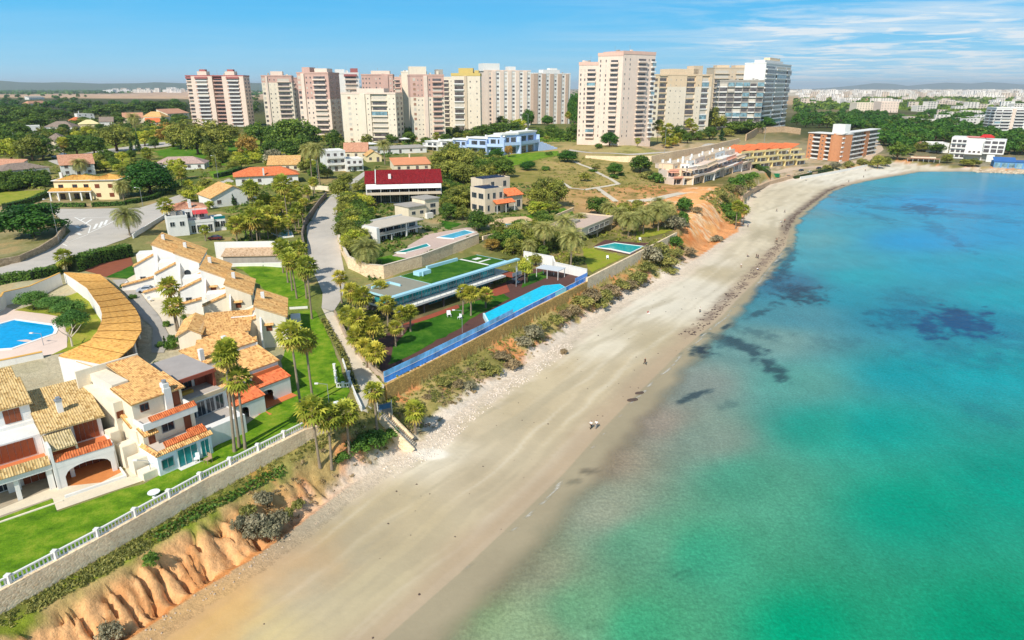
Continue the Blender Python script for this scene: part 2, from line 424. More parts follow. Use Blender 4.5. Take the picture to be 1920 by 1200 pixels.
class House:
    """a building in its own frame: x along the front, y away from the viewer, z up; parts are collected by name"""
    def __init__(s, name, label, cat, A, B, group=None, zpx=None, zbase=None, w=None, rz=None):
        a = PT(*A) if zpx is None else PZ(*A, zpx)+(zpx,); b = PT(*B) if zpx is None else PZ(*B, zpx)+(zpx,)
        dx, dy = b[0]-a[0], b[1]-a[1]; s.w = w or math.hypot(dx, dy); s.rz = math.atan2(dy, dx) if rz is None else rz
        s.a = a; s.z = a[2] if zbase is None else zbase
        s.root = empty(name, (a[0], a[1], s.z), s.rz, label, cat, group); s.mbs = {}
    def world(s, x, y, z=0):
        c, q = math.cos(s.rz), math.sin(s.rz); return (s.a[0]+c*x-q*y, s.a[1]+q*x+c*y, s.z+z)
    def htop(s, v, x=0, y=0):
        p = s.world(x, y); return height_at(p[0], p[1], v)-s.z
    def mb(s, part, mats, uniq=False):
        k = (part, len(s.mbs)) if uniq else (part, 0)
        if k not in s.mbs: s.mbs[k] = (MB(), mats)
        return s.mbs[k][0]
    def win(s, face, x, y, z, w, h, style='wg', near=True, name='window'):
        if near:
            f, g = win_mesh(w, h, style); o = inst(name, f, s.root, (x, y, z), DIRS[face]); inst('pane', g, o)
        else:
            o = inst(name, far_win(w, h, style[1]), s.root, (x, y, z), DIRS[face])
        return o
    def gable(s, part, mat, x0, y0, x1, y1, z, h, axis='x', ov=.35, corr=0, wallmat=None):
        b = s.mb(part, mat, True)
        if axis == 'x':
            ym = (y0+y1)/2; k = h/(ym-y0); d = ov*k
            b.slope((x0-ov, y0-ov, z-d), (x1+ov, y0-ov, z-d), (x1+ov, ym, z+h), (x0-ov, ym, z+h), corr=corr)
            b.slope((x1+ov, y1+ov, z-d), (x0-ov, y1+ov, z-d), (x0-ov, ym, z+h), (x1+ov, ym, z+h), corr=corr)
            if wallmat: s.mb('wall', wallmat).add([(x0,y0,z),(x0,y1,z),(x0,ym,z+h-.1),(x1,y0,z),(x1,y1,z),(x1,ym,z+h-.1)], [(0,2,1),(3,4,5),(0,3,5,2),(1,2,5,4)])
        else:
            xm = (x0+x1)/2; k = h/(xm-x0); d = ov*k
            b.slope((x0-ov, y1+ov, z-d), (x0-ov, y0-ov, z-d), (xm, y0-ov, z+h), (xm, y1+ov, z+h), corr=corr)
            b.slope((x1+ov, y0-ov, z-d), (x1+ov, y1+ov, z-d), (xm, y1+ov, z+h), (xm, y0-ov, z+h), corr=corr)
            if wallmat: s.mb('wall', wallmat).add([(x0,y0,z),(x1,y0,z),(xm,y0,z+h-.1),(x0,y1,z),(x1,y1,z),(xm,y1,z+h-.1)], [(0,1,2),(3,5,4),(0,2,5,3),(1,4,5,2)])
    def hip(s, part, mat, x0, y0, x1, y1, z, h, ov=.5, corr=0):
        b = s.mb(part, mat, True); x0 -= ov; y0 -= ov; x1 += ov; y1 += ov; z -= .1
        if x1-x0 >= y1-y0:
            ym = (y0+y1)/2; i = (y1-y0)/2*.95; a, c = (x0+i, ym, z+h), (x1-i, ym, z+h)
        else:
            xm = (x0+x1)/2; i = (x1-x0)/2*.95; a, c = (xm, y0+i, z+h), (xm, y1-i, z+h)
        if x1-x0 >= y1-y0:
            b.slope((x0,y0,z),(x1,y0,z),c,a,corr=corr); b.slope((x1,y1,z),(x0,y1,z),a,c,corr=corr)
            b.slope((x0,y1,z),(x0,y0,z),a,a,corr=corr); b.slope((x1,y0,z),(x1,y1,z),c,c,corr=corr)
        else:
            b.slope((x0,y0,z),(x1,y0,z),a,a,corr=corr); b.slope((x1,y1,z),(x0,y1,z),c,c,corr=corr)
            b.slope((x0,y1,z),(x0,y0,z),a,c,corr=corr); b.slope((x1,y0,z),(x1,y1,z),c,a,corr=corr)
    def mono(s, part, mat, x0, y0, x1, y1, zf, zb, ov=.3, corr=0, uniq=True):
        """single slope: zf at the front edge, zb at the back edge"""
        k = (zb-zf)/(y1-y0)
        s.mb(part, mat, uniq).slope((x0-ov, y0-ov, zf-k*ov), (x1+ov, y0-ov, zf-k*ov), (x1+ov, y1, zb), (x0-ov, y1, zb), corr=corr)
    def monox(s, part, mat, x0, y0, x1, y1, zl, zr, ov=.3, corr=0):
        """single slope: zl at the left edge, zr at the right edge"""
        k = (zr-zl)/(x1-x0); b = s.mb(part, mat, True)
        if zl < zr: b.slope((x0-ov, y1+ov, zl-k*ov), (x0-ov, y0-ov, zl-k*ov), (x1, y0-ov, zr), (x1, y1+ov, zr), corr=corr)
        else: b.slope((x1+ov, y0-ov, zr+k*ov), (x1+ov, y1+ov, zr+k*ov), (x0, y1+ov, zl), (x0, y0-ov, zl), corr=corr)
    def parapet(s, part, mat, x0, y0, x1, y1, z, h=.9, t=.2, sides='flrb'):
        b = s.mb(part, mat, True)
        if 'f' in sides: b.box(x0, y0, z, x1, y0+t, z+h)
        if 'b' in sides: b.box(x0, y1-t, z, x1, y1, z+h)
        if 'l' in sides: b.box(x0, y0+t+.002, z, x0+t, y1-t-.002, z+h)
        if 'r' in sides: b.box(x1-t, y0+t+.002, z, x1, y1-t-.002, z+h)
    def done(s):
        for (part, _), (b, mats) in s.mbs.items():
            if b.v: b.build(part, mats, s.root)
        return s.root
# ---------------------------------------------------------------- camera, sun, sky
cam = bpy.data.cameras.new('camera'); co = bpy.data.objects.new('camera', cam); C.objects.link(co)
cam.sensor_width = 36; cam.lens = 36*FPX/1920; cam.clip_end = 60000; cam.clip_start = .5
co.location = (0, 0, HC); co.rotation_euler = (math.pi/2-PITCH, 0, 0)
sc = bpy.context.scene; sc.camera = co
SUN_EL, SUN_AZ = R(43), R(26)             # light travels towards +y, a little to +x
sun = bpy.data.lights.new('sun', 'SUN'); so = bpy.data.objects.new('sun', sun); C.objects.link(so)
sun.energy = 4.9; sun.angle = R(.5); sun.color = (1, .95, .86)
L = Vector((math.cos(SUN_EL)*math.sin(SUN_AZ), math.cos(SUN_EL)*math.cos(SUN_AZ), -math.sin(SUN_EL)))
so.rotation_euler = L.to_track_quat('-Z', 'Y').to_euler(); so.location = (-60, -150, 200)
w = bpy.data.worlds.new('World'); sc.world = w; w.use_nodes = True; nt = w.node_tree
bg = nt.nodes['Background']; sky = nt.nodes.new('ShaderNodeTexSky'); sky.sky_type = 'NISHITA'; sky.sun_disc = False
sky.sun_elevation = SUN_EL; sky.sun_rotation = math.pi+SUN_AZ; sky.altitude = 0; sky.air_density = 1.0; sky.dust_density = .3; sky.ozone_density = 2.5
tc = nt.nodes.new('ShaderNodeTexCoord'); sep = nt.nodes.new('ShaderNodeSeparateXYZ'); nt.links.new(tc.outputs['Generated'], sep.inputs[0])
def mth(op, a, b=None, nt=nt):
    n = nt.nodes.new('ShaderNodeMath'); n.operation = op
    for i, v in enumerate((a, b)):
        if v is None: continue
        if isinstance(v, (int, float)): n.inputs[i].default_value = v
        else: nt.links.new(v, n.inputs[i])
    return n.outputs[0]
# clouds on a flat layer high above: direction projected on it
zz = mth('MAXIMUM', mth('ADD', sep.outputs[2], .035), .01)
cx = mth('DIVIDE', sep.outputs[0], zz); cy = mth('DIVIDE', sep.outputs[1], zz)
cmb = nt.nodes.new('ShaderNodeCombineXYZ'); nt.links.new(cx, cmb.inputs[0]); nt.links.new(cy, cmb.inputs[1])
def cloud(rot, scale, sx, sy, det, lo, hi, amt):
    mp = nt.nodes.new('ShaderNodeMapping'); mp.inputs['Rotation'].default_value = (0, 0, rot); mp.inputs['Scale'].default_value = (sx, sy, 1); nt.links.new(cmb.outputs[0], mp.inputs[0])
    n = nt.nodes.new('ShaderNodeTexNoise'); n.inputs['Scale'].default_value = scale; n.inputs['Detail'].default_value = det; n.inputs['Roughness'].default_value = .62; n.inputs['Distortion'].default_value = .6
    nt.links.new(mp.outputs[0], n.inputs['Vector'])
    return ramp(nt, n.outputs[0], [(lo, grey(0)), (hi, grey(amt))])
c1 = cloud(.5, .6, .7, 1.15, 10, .43, .68, .9)        # wispy veil
c2 = cloud(.1, 1.5, .8, .9, 9, .50, .62, .95)        # small cumulus streaks
# more cloud to the right (east) side of the sky
side = ramp(nt, mth('DIVIDE', sep.outputs[0], mth('MAXIMUM', sep.outputs[1], .05)), [(.0, grey(.06)), (.2, grey(.35)), (.36, grey(1))])
low = ramp(nt, sep.outputs[2], [(.0, grey(0)), (.015, grey(.9)), (.075, grey(.75)), (.10, grey(.1))])
right = ramp(nt, mth('DIVIDE', sep.outputs[0], mth('MAXIMUM', sep.outputs[1], .05)), [(.24, grey(0)), (.36, grey(1))])
f1 = mth('MULTIPLY', c1, side); f2 = mth('MULTIPLY', mth('MULTIPLY', c2, low), right)
ct = mth('MINIMUM', mth('ADD', f1, f2), .93)
hs = nt.nodes.new('ShaderNodeHueSaturation'); hs.inputs['Saturation'].default_value = 1.3; hs.inputs['Hue'].default_value = .488; hs.inputs['Value'].default_value = 1.0; nt.links.new(sky.outputs[0], hs.inputs['Color'])
SC = 1/.112
lowsky = ramp(nt, sep.outputs[2], [(.0, tuple(v*SC for v in (.42, .74, .92))), (.03, tuple(v*SC for v in (.28, .67, .93))), (.09, tuple(v*SC for v in (.10, .54, .93))), (.16, tuple(v*SC for v in (.05, .43, .90)))])
SKYMIX = mix_rgb(nt, 'MIX', ramp(nt, sep.outputs[2], [(.14, grey(0)), (.45, grey(1))]), lowsky, hs.outputs[0])
SKYMIX = mix_rgb(nt, 'MIX', ct, SKYMIX, (7.4, 8.0, 8.4))
nt.links.new(SKYMIX, bg.inputs[0]); bg.inputs[1].default_value = .112
sc.view_settings.view_transform = 'Standard'; sc.view_settings.look = 'None'; sc.view_settings.exposure = 0.04; sc.view_settings.gamma = 1

# ---------------------------------------------------------------- ground sheet
ys = np.concatenate([np.arange(28, 130, .36), np.geomspace(130, 420, 250)[1:], np.geomspace(420, 14000, 240)[1:], np.geomspace(14000, 48000, 12)[1:]])
tt = np.linspace(-1.28, 1.28, 540)
GX = tt[None,:]*(ys[:,None]*.92+28); GY = np.repeat(ys[:,None], len(tt), 1)
gz, info = terrain(GX.ravel(), GY.ravel(), full=True)
gx, gy = GX.ravel(), GY.ravel()
def pix_idw(ctrl, x, y, z0, p=1.6):
    q = [(_q(*map(np.array, PZ(u, v, z0))), lin(c)) for u, v, c in ctrl]
    a, b = _q(x, y); num = np.zeros((len(x), 3)); den = np.zeros(len(x))
    for (ca, cb), c in q:
        ww = 1/((a-ca)**2+(b-cb)**2+3e-5)**p; num += ww[:,None]*np.array(c); den += ww
    return num/den[:,None]
SAND = [(700,1100,(206,192,160)),(450,1180,(214,196,150)),(900,900,(208,192,164)),(1000,770,(204,188,158)),(1050,695,(206,190,160)),(1200,570,(236,229,214)),(1120,645,(230,220,200)),(950,720,(204,190,160)),
 (1300,540,(232,224,208)),(1330,490,(230,220,202)),(1420,490,(204,190,164)),(1440,405,(230,219,196)),(1500,362,(220,208,184)),(1580,330,(238,231,216)),(1400,450,(226,214,190)),(1650,318,(240,234,222)),
 (800,852,(244,234,214)),(1240,640,(206,192,162)),(640,1020,(200,184,152)),(1010,690,(214,200,172)),(870,800,(210,195,168)),(1460,440,(206,194,168)),(1350,510,(206,192,164)),(1750,316,(232,222,200)),
 (560,1060,(196,184,160)),(760,960,(204,188,156)),(1100,760,(214,198,168)),(1190,690,(212,196,166))]
PCOL = [(100,1050,(110,130,40)),(300,950,(150,140,90)),(250,600,(205,190,160)),(450,700,(210,196,170)),(90,400,(170,150,110)),(450,450,(140,140,80)),(560,360,(130,132,70)),(620,480,(150,146,90)),(350,420,(150,140,90)),(300,345,(110,124,56)),(180,340,(140,136,80)),(480,400,(120,126,60)),
 (520,560,(120,130,60)),(640,700,(140,130,80)),(850,600,(90,80,60)),(700,470,(120,126,66)),(800,420,(160,150,110)),(900,400,(130,132,74)),(1000,400,(140,138,76)),(660,430,(110,116,52)),(880,360,(104,114,52)),(760,400,(120,124,70)),(1050,430,(110,112,56)),(960,440,(116,116,62)),(1150,440,(150,140,80)),(1230,420,(150,135,90)),
 (1000,340,(150,140,70)),(960,300,(140,145,55)),(1100,320,(172,152,88)),(1150,340,(168,150,84)),(1200,330,(165,150,86)),(1230,355,(216,150,94)),(1190,365,(206,160,104)),(1120,380,(210,160,105)),(1270,372,(226,160,104)),(1300,380,(226,150,92)),
 (1060,380,(180,150,95)),(1100,290,(178,158,104)),(1200,290,(170,160,95)),(1050,265,(120,135,50)),(900,255,(90,100,45)),(1150,275,(150,145,75)),(1250,285,(190,165,130)),(1330,290,(200,172,138)),(1400,330,(120,112,62)),
 (1450,300,(205,180,150)),(1550,305,(205,180,150)),(1600,280,(190,170,140)),(1700,280,(90,92,50)),(1700,250,(60,70,35)),(1550,230,(70,75,36)),(1850,290,(180,165,140)),(1800,230,(75,80,42)),(1900,250,(90,92,55)),
 (700,290,(126,128,74)),(600,310,(112,120,60)),(820,320,(96,106,48)),(600,250,(70,80,35)),(450,240,(80,85,38)),(420,285,(140,160,45)),(300,290,(120,135,45)),(200,300,(110,120,50)),(100,300,(100,105,50)),(30,340,(120,120,60)),(100,240,(80,85,40)),(250,240,(120,110,70)),
 (60,200,(52,62,32)),(200,200,(58,64,32)),(300,210,(70,70,40)),(260,185,(205,170,135)),(310,176,(215,178,145)),(180,176,(60,72,45)),(60,172,(58,72,48)),(350,180,(205,170,140)),(480,178,(205,172,142)),(150,190,(80,85,45)),
 (1550,185,(185,160,125)),(1650,186,(205,160,115)),(1750,190,(190,155,115)),(1850,186,(190,175,150)),(1600,178,(200,185,160)),(1900,200,(150,140,105)),(1550,205,(120,110,75)),(1750,205,(85,88,50)),(-200,300,(90,95,45)),(2050,220,(90,95,50)),(2050,180,(180,165,140))]
sand = pix_idw(SAND, gx, gy, 1.0); plat = pix_idw(PCOL, gx, gy, 14.0, 1.9)
col = plat.copy(); I = info
n1 = fbm(gx/7, gy/7, 31); n2 = fbm(gx/2.2, gy/2.2, 33); n3 = fbm(gx/.8, gy/.8, 35)
def blend(c, rgb, m):
    m = np.clip(m, 0, 1)[:,None]; return c*(1-m)+np.array(lin(rgb))*m
BLUFF = np.array([PT(*q)[:2] for q in ((1176,376),(1230,368),(1264,370),(1284,352),(1345,350),(1352,372),(1364,398),(1348,426),(1332,448),(1300,446),(1290,424),(1282,402),(1250,388),(1200,384))])
# rough plateau: patches of dry grass and bare earth
pm = sstep(60, 200, gy)*(1-sstep(500, 900, gy))
col = blend(col, (196,160,110), pm*sstep(.12, .4, n1+.4*n2)*.55); col = blend(col, (92,98,40), pm*sstep(.1, .4, -n1+.5*n2)*.55)
far = sstep(700, 1200, gy)
col = col*(1+far[:,None]*.5*fbm(gx/60, gy/90, 51)[:,None])
# slopes
sl = np.zeros_like(col)+np.array(lin((178,158,100)))
sl = blend(sl, (138,130,70), sstep(-.1, .35, n1+.5*n2)); sl = blend(sl, (222,150,94), sstep(.1, .3, -n1*.6+n2*.5+.28*sstep(.4, .9, I['f'])))
sl = blend(sl, (226,208,186), sstep(.6, .85, I['f']+.35*n2)*(1-I['mound']))
cl = np.zeros_like(col)+np.array(lin((138,150,46)))
cl = blend(cl, (120,122,56), sstep(-.1, .3, n1+n2*.4)); cl = blend(cl, (196,164,106), sstep(.22, .36, I['f']+.2*n2+.1*n1))
cl = blend(cl, (240,182,124), sstep(.34, .46, I['f']+.12*n2)); cl = blend(cl, (208,142,86), sstep(.05, .4, vnoise(I['aT']/.7, I['f']*2.5, 71)+.5*n3)*sstep(.36, .5, I['f'])*.7); cl = blend(cl, (218,146,86), sstep(.86, .95, I['f']+.05*n2)); cl = blend(cl, (222,158,98), sstep(.2, .5, n3+.3*n2)*sstep(.5, .6, I['f'])*.6)
sl = sl*(1-I['near'][:,None])+cl*I['near'][:,None]
mo = np.zeros_like(col)+np.array(lin((228,160,104)))
mo = blend(mo, (214,132,74), sstep(-.1, .35, n2+.4*n1)); mo = blend(mo, (110,104,58), sstep(.22, .42, n1*.8+n2*.5))
mz = I['mound']*(1-sstep(300, 318, gy)*.8); sl = sl*(1-mz[:,None])+mo*mz[:,None]
m = (~I['inE'] & I['inT'])[:,None]; col = np.where(m, sl, col)
px_, py_ = PZ(806, 852, 1.5); spot = 1-sstep(.75, 1.1, np.hypot((gx-px_)/3.2, (gy-py_)/1.9)+.25*n2)
bl = inside(BLUFF, gx+2.5*n1, gy+5*n1); oc = blend(np.zeros_like(col)+np.array(lin((248,180,114))), (236,150,84), sstep(-.05, .3, n2*.7+n1)); oc = blend(oc, (246,206,160), sstep(.05, .4, n3+n1)); col = np.where(bl[:,None] & I['inT'][:,None], oc, col)
# beach: dry sand, rubble at the foot of the slope, wet rim
b = sand*np.array([.86, .825, .755])*(1+.06*fbm(gx/3.5, gy/9, 41)[:,None]+.03*n3[:,None])
stk = fbm(I['f2']*15+.5*n1, I['aT']/38, 46); b = blend(b, (168,154,128), sstep(.06, .35, stk)*.3); b = blend(b, (226,214,190), sstep(.1, .4, -stk)*.3)
b = blend(b, (176,162,134), sstep(.1, .4, fbm((gx*.8-gy*.6)/2.5, (gx*.6+gy*.8)/22, 44))*.55)
rub = (1-sstep(1.0, 5.5, I['dT']+2.5*n2))
b = blend(b, (226,206,184), rub*.7*sstep(74, 95, gy)); b = blend(b, (176,166,150), rub*.35*(1-sstep(74, 92, gy))); b = blend(b, (222,160,84), (1-sstep(4, 13, I['dT']+5*n1))*(1-sstep(66, 82, gy))*.5)
b = blend(b, (240,230,212), spot*.85)
wet = 1-sstep(1.5, 6.5, I['dS']+1.6*n1)
b = blend(b, (178,154,126), wet*.75)
weed = sstep(150, 175, gy)*(1-sstep(255, 285, gy))*sstep(.8, 2.5, I['dS'])*(1-sstep(3, 7, I['dS']+2.5*n2))
b = blend(b, (132,112,98), weed*.7*sstep(-.3, .1, n2+n3*.5))
weed2 = sstep(275, 300, gy)*(1-sstep(420, 450, gy))*(1-sstep(2, 5, I['dS']+2*n2)); b = blend(b, (104,92,84), weed2*.7)
m = (~I['inT'] & I['inS'])[:,None]; col = np.where(m, b, col)
m = (~I['inS'])[:,None]; col = np.where(m, np.array(lin((178,160,132)))[None,:], col)
nr, nc = len(ys), len(tt)
me = bpy.data.meshes.new('ground'); me.vertices.add(nr*nc); me.vertices.foreach_set('co', np.stack([gx, gy, gz], 1).astype('f').ravel())
ii = (np.arange(nr-1)[:,None]*nc+np.arange(nc-1)[None,:]).ravel()
fa = np.stack([ii, ii+1, ii+nc+1, ii+nc], 1).astype('i')
me.loops.add(fa.size); me.loops.foreach_set('vertex_index', fa.ravel()); me.polygons.add(len(fa)); me.polygons.foreach_set('loop_start', np.arange(0, fa.size, 4, dtype='i'))
me.polygons.foreach_set('use_smooth', np.ones(len(fa), bool)); me.update(calc_edges=True); me.validate()
ca = me.color_attributes.new('col', 'FLOAT_COLOR', 'POINT'); ca.data.foreach_set('color', np.concatenate([np.clip(col, 0, 1), np.where(~I['inT'] & (I['dT'] > 3), .16, 1.0)[:,None]], 1).astype('f').ravel())
m, nt, bs = base_mat('ground_mix', .95, .1)
at = nt.nodes.new('ShaderNodeAttribute'); at.attribute_name = 'col'; p = wpos(nt)
a1 = noise(nt, p, 1.1, 6, .7); a2 = noise(nt, p, 4.5, 3); a3 = noise(nt, p, .06, 5)
o = mix_rgb(nt, 'MULTIPLY', at.outputs['Alpha'], at.outputs['Color'], ramp(nt, a1, [(.3, grey(.80)), (.7, grey(1.1))]))
o = mix_rgb(nt, 'MULTIPLY', at.outputs['Alpha'], o, ramp(nt, a2, [(.3, grey(.86)), (.65, grey(1.08))])); o = mix_rgb(nt, 'MULTIPLY', 1.0, o, ramp(nt, a3, [(.3, grey(.9)), (.7, grey(1.06))]))
nt.links.new(o, bs.inputs['Base Color']); bump(nt, bs, a1, .5, .3)
bn = [n for n in nt.nodes if n.type == 'BUMP'][0]; ms = nt.nodes.new('ShaderNodeMath'); ms.operation = 'MULTIPLY'; nt.links.new(at.outputs['Alpha'], ms.inputs[0]); ms.inputs[1].default_value = .9; nt.links.new(ms.outputs[0], bn.inputs['Strength'])
me.materials.append(m); go = bpy.data.objects.new('ground', me); C.objects.link(go); go['kind'] = 'structure'

# ---------------------------------------------------------------- sea
WCOL = [(760,1175,(184,172,146)),(900,1150,(150,176,132)),(860,1120,(176,172,138)),(900,1075,(172,166,138)),(1000,1190,(150,176,136)),(1080,1150,(126,176,138)),(1200,1180,(82,172,136)),(1500,1180,(0,168,132)),(1850,1180,(0,160,128)),(1000,1060,(160,164,136)),(1120,950,(160,166,144)),
 (1130,860,(172,156,134)),(1220,790,(166,154,138)),(1300,720,(146,156,146)),(1330,820,(142,162,146)),(1450,640,(130,166,158)),(1500,720,(104,166,150)),(1530,800,(44,168,148)),(1400,900,(96,168,146)),(1200,1020,(116,170,142)),(1320,1040,(76,170,142)),
 (1700,950,(0,164,144)),(1650,800,(0,168,156)),(1850,700,(0,166,168)),(1700,700,(0,158,160)),(1500,590,(92,152,160)),(1600,560,(40,150,165)),(1480,530,(70,120,145)),(1560,490,(90,164,178)),(1600,520,(44,166,178)),(1800,500,(0,160,186)),(1900,560,(0,164,176)),
 (1900,430,(0,150,200)),(1720,450,(0,150,204)),(1540,420,(84,158,180)),(1600,390,(40,156,196)),(1750,380,(0,150,208)),(1900,370,(0,140,196)),(1580,360,(60,150,180)),(1700,335,(50,160,186)),(1850,338,(20,150,190)),(1500,400,(110,150,165)),(1900,900,(0,160,145)),(1520,450,(110,166,176)),(1680,590,(20,140,160)),(1800,600,(0,140,160))]
wy = np.concatenate([np.arange(28, 200, .8), np.geomspace(200, 700, 220)[1:], np.geomspace(700, 4000, 60)[1:]]); wt = np.linspace(0, 1, 420)
x0 = -45+0*wy; x0 = np.interp(wy, S[:,1], S[:,0])-14
x0[wy > 560] = 150; x1 = wy*1.35+60
WX = x0[:,None]+(x1-x0)[:,None]*wt[None,:]**1.35; WY = np.repeat(wy[:,None], len(wt), 1); wx, wyy = WX.ravel(), WY.ravel()
wc = pix_idw(WCOL, wx, wyy, 0.0, 1.55)
inS = inside(SPOLY, wx, wyy); dS, aS, _ = dist_line(S, wx, wyy); dS = np.where(inS, 0, dS)
# seagrass beds and weed drifts on the sea floor: photo pixel centre, radii in px, tilt, strength
BEDS = [(1800,602,58,26,.1,.95),(1745,612,30,22,.2,.9),(1705,600,60,18,.1,.45),(1495,552,52,15,.05,.8),(1520,556,26,12,.1,.75),(1462,540,40,9,.3,.5),(1320,652,26,12,-.25,.9),(1360,640,45,10,.25,.6),(1400,655,50,9,.5,.75),(1440,680,30,14,.7,.75),(1452,690,18,10,.6,.5),
 (1420,625,45,7,.25,.4),(1415,590,24,5,-.35,.6),(1303,741,32,5,-.38,.7),(1340,648,20,8,.1,.5),(1362,612,10,5,-.6,.8),(1470,500,16,28,.5,.7),(1450,525,26,16,-.6,.6),(1482,480,10,22,.2,.6),(1365,760,34,6,-.3,.25),(1105,884,16,6,0,.5),(1078,905,20,6,-.2,.35),(1735,393,40,9,.1,.8),(1760,400,160,6,.1,.4),(1800,378,140,4,.05,.35),(1590,375,30,5,.1,.35),(1640,405,40,5,.3,.3),
 (1750,425,40,10,.5,.35),(1790,450,30,8,.5,.3),(1700,560,60,20,.2,.25),(1850,625,80,20,.2,.3),(1560,640,60,12,.1,.2),(1760,660,100,20,.1,.25),(1290,1075,30,6,.5,.2),(1860,780,60,10,.4,.18),(1270,1080,15,4,.6,.3),(1130,1180,30,8,.3,.2)]
wd = fbm(wx/6, wyy/6, 61); we = fbm(wx/2, wyy/2, 62); wf = fbm(wx/14, wyy/14, 63); wg = fbm(wx/.9, wyy/2.2, 64)
D = wyy*CP+HC*SP; PU = 960+FPX*wx/D; PV = 600-FPX*(wyy*SP-HC*CP)/D
bed = np.zeros(len(wx))
for u, v, ru, rv, an, st in BEDS:
    cx_, cy_ = PZ(u, v, 0); ex = np.array(PZ(u+ru*math.cos(an), v+ru*math.sin(an), 0))-(cx_, cy_); ey = np.array(PZ(u-rv*math.sin(an), v+rv*math.cos(an), 0))-(cx_, cy_)
    Mx = np.linalg.inv(np.stack([ex, ey], 1)); dx_, dy_ = wx-cx_, wyy-cy_
    r = np.sqrt((Mx[0,0]*dx_+Mx[0,1]*dy_)**2+(Mx[1,0]*dx_+Mx[1,1]*dy_)**2)
    bed = np.maximum(bed, st*(1-sstep(.3, 1.2, r*.8+.75*wd+.8*we+.6*wg)))
deep = sstep(1500, 1750, PU)[:,None]
gcol = np.array(lin((34,40,62)))*(1-deep)+np.array(lin((6,74,120)))*deep
wc = wc*(1-bed[:,None])+gcol*bed[:,None]
wc = wc*(1+.14*wf+.09*wd)[:,None]
foam = (1-sstep(.1, .35, np.abs(dS-.9-.9*wd)))*sstep(-.05, .25, we+.6*wf)*(wyy < 260)
foam = sstep(.35, .9, foam); wc = wc*(1-foam[:,None])+np.array([1.15, 1.12, 1.05])*foam[:,None]
WK = sstep(.08, .30, wc[:,:1])
op = sstep(.3, 1, (dS+2*wd)/np.interp(wyy, [60, 130, 200, 400], [10, 8, 5, 3.5])); op = np.maximum(op*.96, np.where(inS, 0, np.maximum(bed*.9, foam*.45)))
nr, nc = WX.shape
me = bpy.data.meshes.new('sea'); me.vertices.add(nr*nc); me.vertices.foreach_set('co', np.stack([wx, wyy, np.zeros(len(wx))], 1).astype('f').ravel())
ii = (np.arange(nr-1)[:,None]*nc+np.arange(nc-1)[None,:]).ravel(); fa = np.stack([ii, ii+1, ii+nc+1, ii+nc], 1).astype('i')
me.loops.add(fa.size); me.loops.foreach_set('vertex_index', fa.ravel()); me.polygons.add(len(fa)); me.polygons.foreach_set('loop_start', np.arange(0, fa.size, 4, dtype='i')); me.update(calc_edges=True)
ca = me.color_attributes.new('col', 'FLOAT_COLOR', 'POINT'); ca.data.foreach_set('color', np.concatenate([np.clip(wc*(np.stack([.62-.3*(1-sstep(380, 620, PV)), .77+.16*(1-sstep(380, 620, PV)), .79-.16*sstep(700, 950, PV)+.06*(1-sstep(380, 620, PV))], 1)*(1-WK)+np.array([.80, .78, .74])*WK), 0, 1), op[:,None]], 1).astype('f').ravel())
m, nt, bs = base_mat('sea_water', .16, .16); bs.inputs['IOR'].default_value = 1.22
at = nt.nodes.new('ShaderNodeAttribute'); at.attribute_name = 'col'
p = wpos(nt); w1 = noise(nt, mapping(nt, p, (1, 1.0, 1)), .9, 4, .65); w2 = noise(nt, p, .12, 3)
sp = mix_rgb(nt, 'MULTIPLY', 1.0, ramp(nt, noise(nt, mapping(nt, p, (1, .8, 1)), 2.2, 4, .75), [(.28, grey(.74)), (.5, grey(.98)), (.72, grey(1.3))]), ramp(nt, noise(nt, mapping(nt, p, (.3, .12, 1)), 1.0, 4, .7), [(.3, grey(.9)), (.7, grey(1.08))]))  # light and dark of the ripples put into the water colour as speckle
nt.links.new(mix_rgb(nt, 'MULTIPLY', 1.0, at.outputs['Color'], sp), bs.inputs['Base Color'])
ad = nt.nodes.new('ShaderNodeMath'); ad.operation = 'MULTIPLY_ADD'; nt.links.new(w2, ad.inputs[0]); ad.inputs[1].default_value = 1.5; nt.links.new(w1, ad.inputs[2])
bump(nt, bs, ad.outputs[0], .6, .3)
tr = nt.nodes.new('ShaderNodeBsdfTransparent'); tr.inputs[0].default_value = (.92, .94, .93, 1); mx = nt.nodes.new('ShaderNodeMixShader')
nt.links.new(at.outputs['Alpha'], mx.inputs[0]); nt.links.new(tr.outputs[0], mx.inputs[1]); nt.links.new(bs.outputs[0], mx.inputs[2]); nt.links.new(mx.outputs[0], nt.nodes['Material Output'].inputs[0])
me.materials.append(m); wo = bpy.data.objects.new('sea_water', me); C.objects.link(wo); wo['kind'] = 'structure'

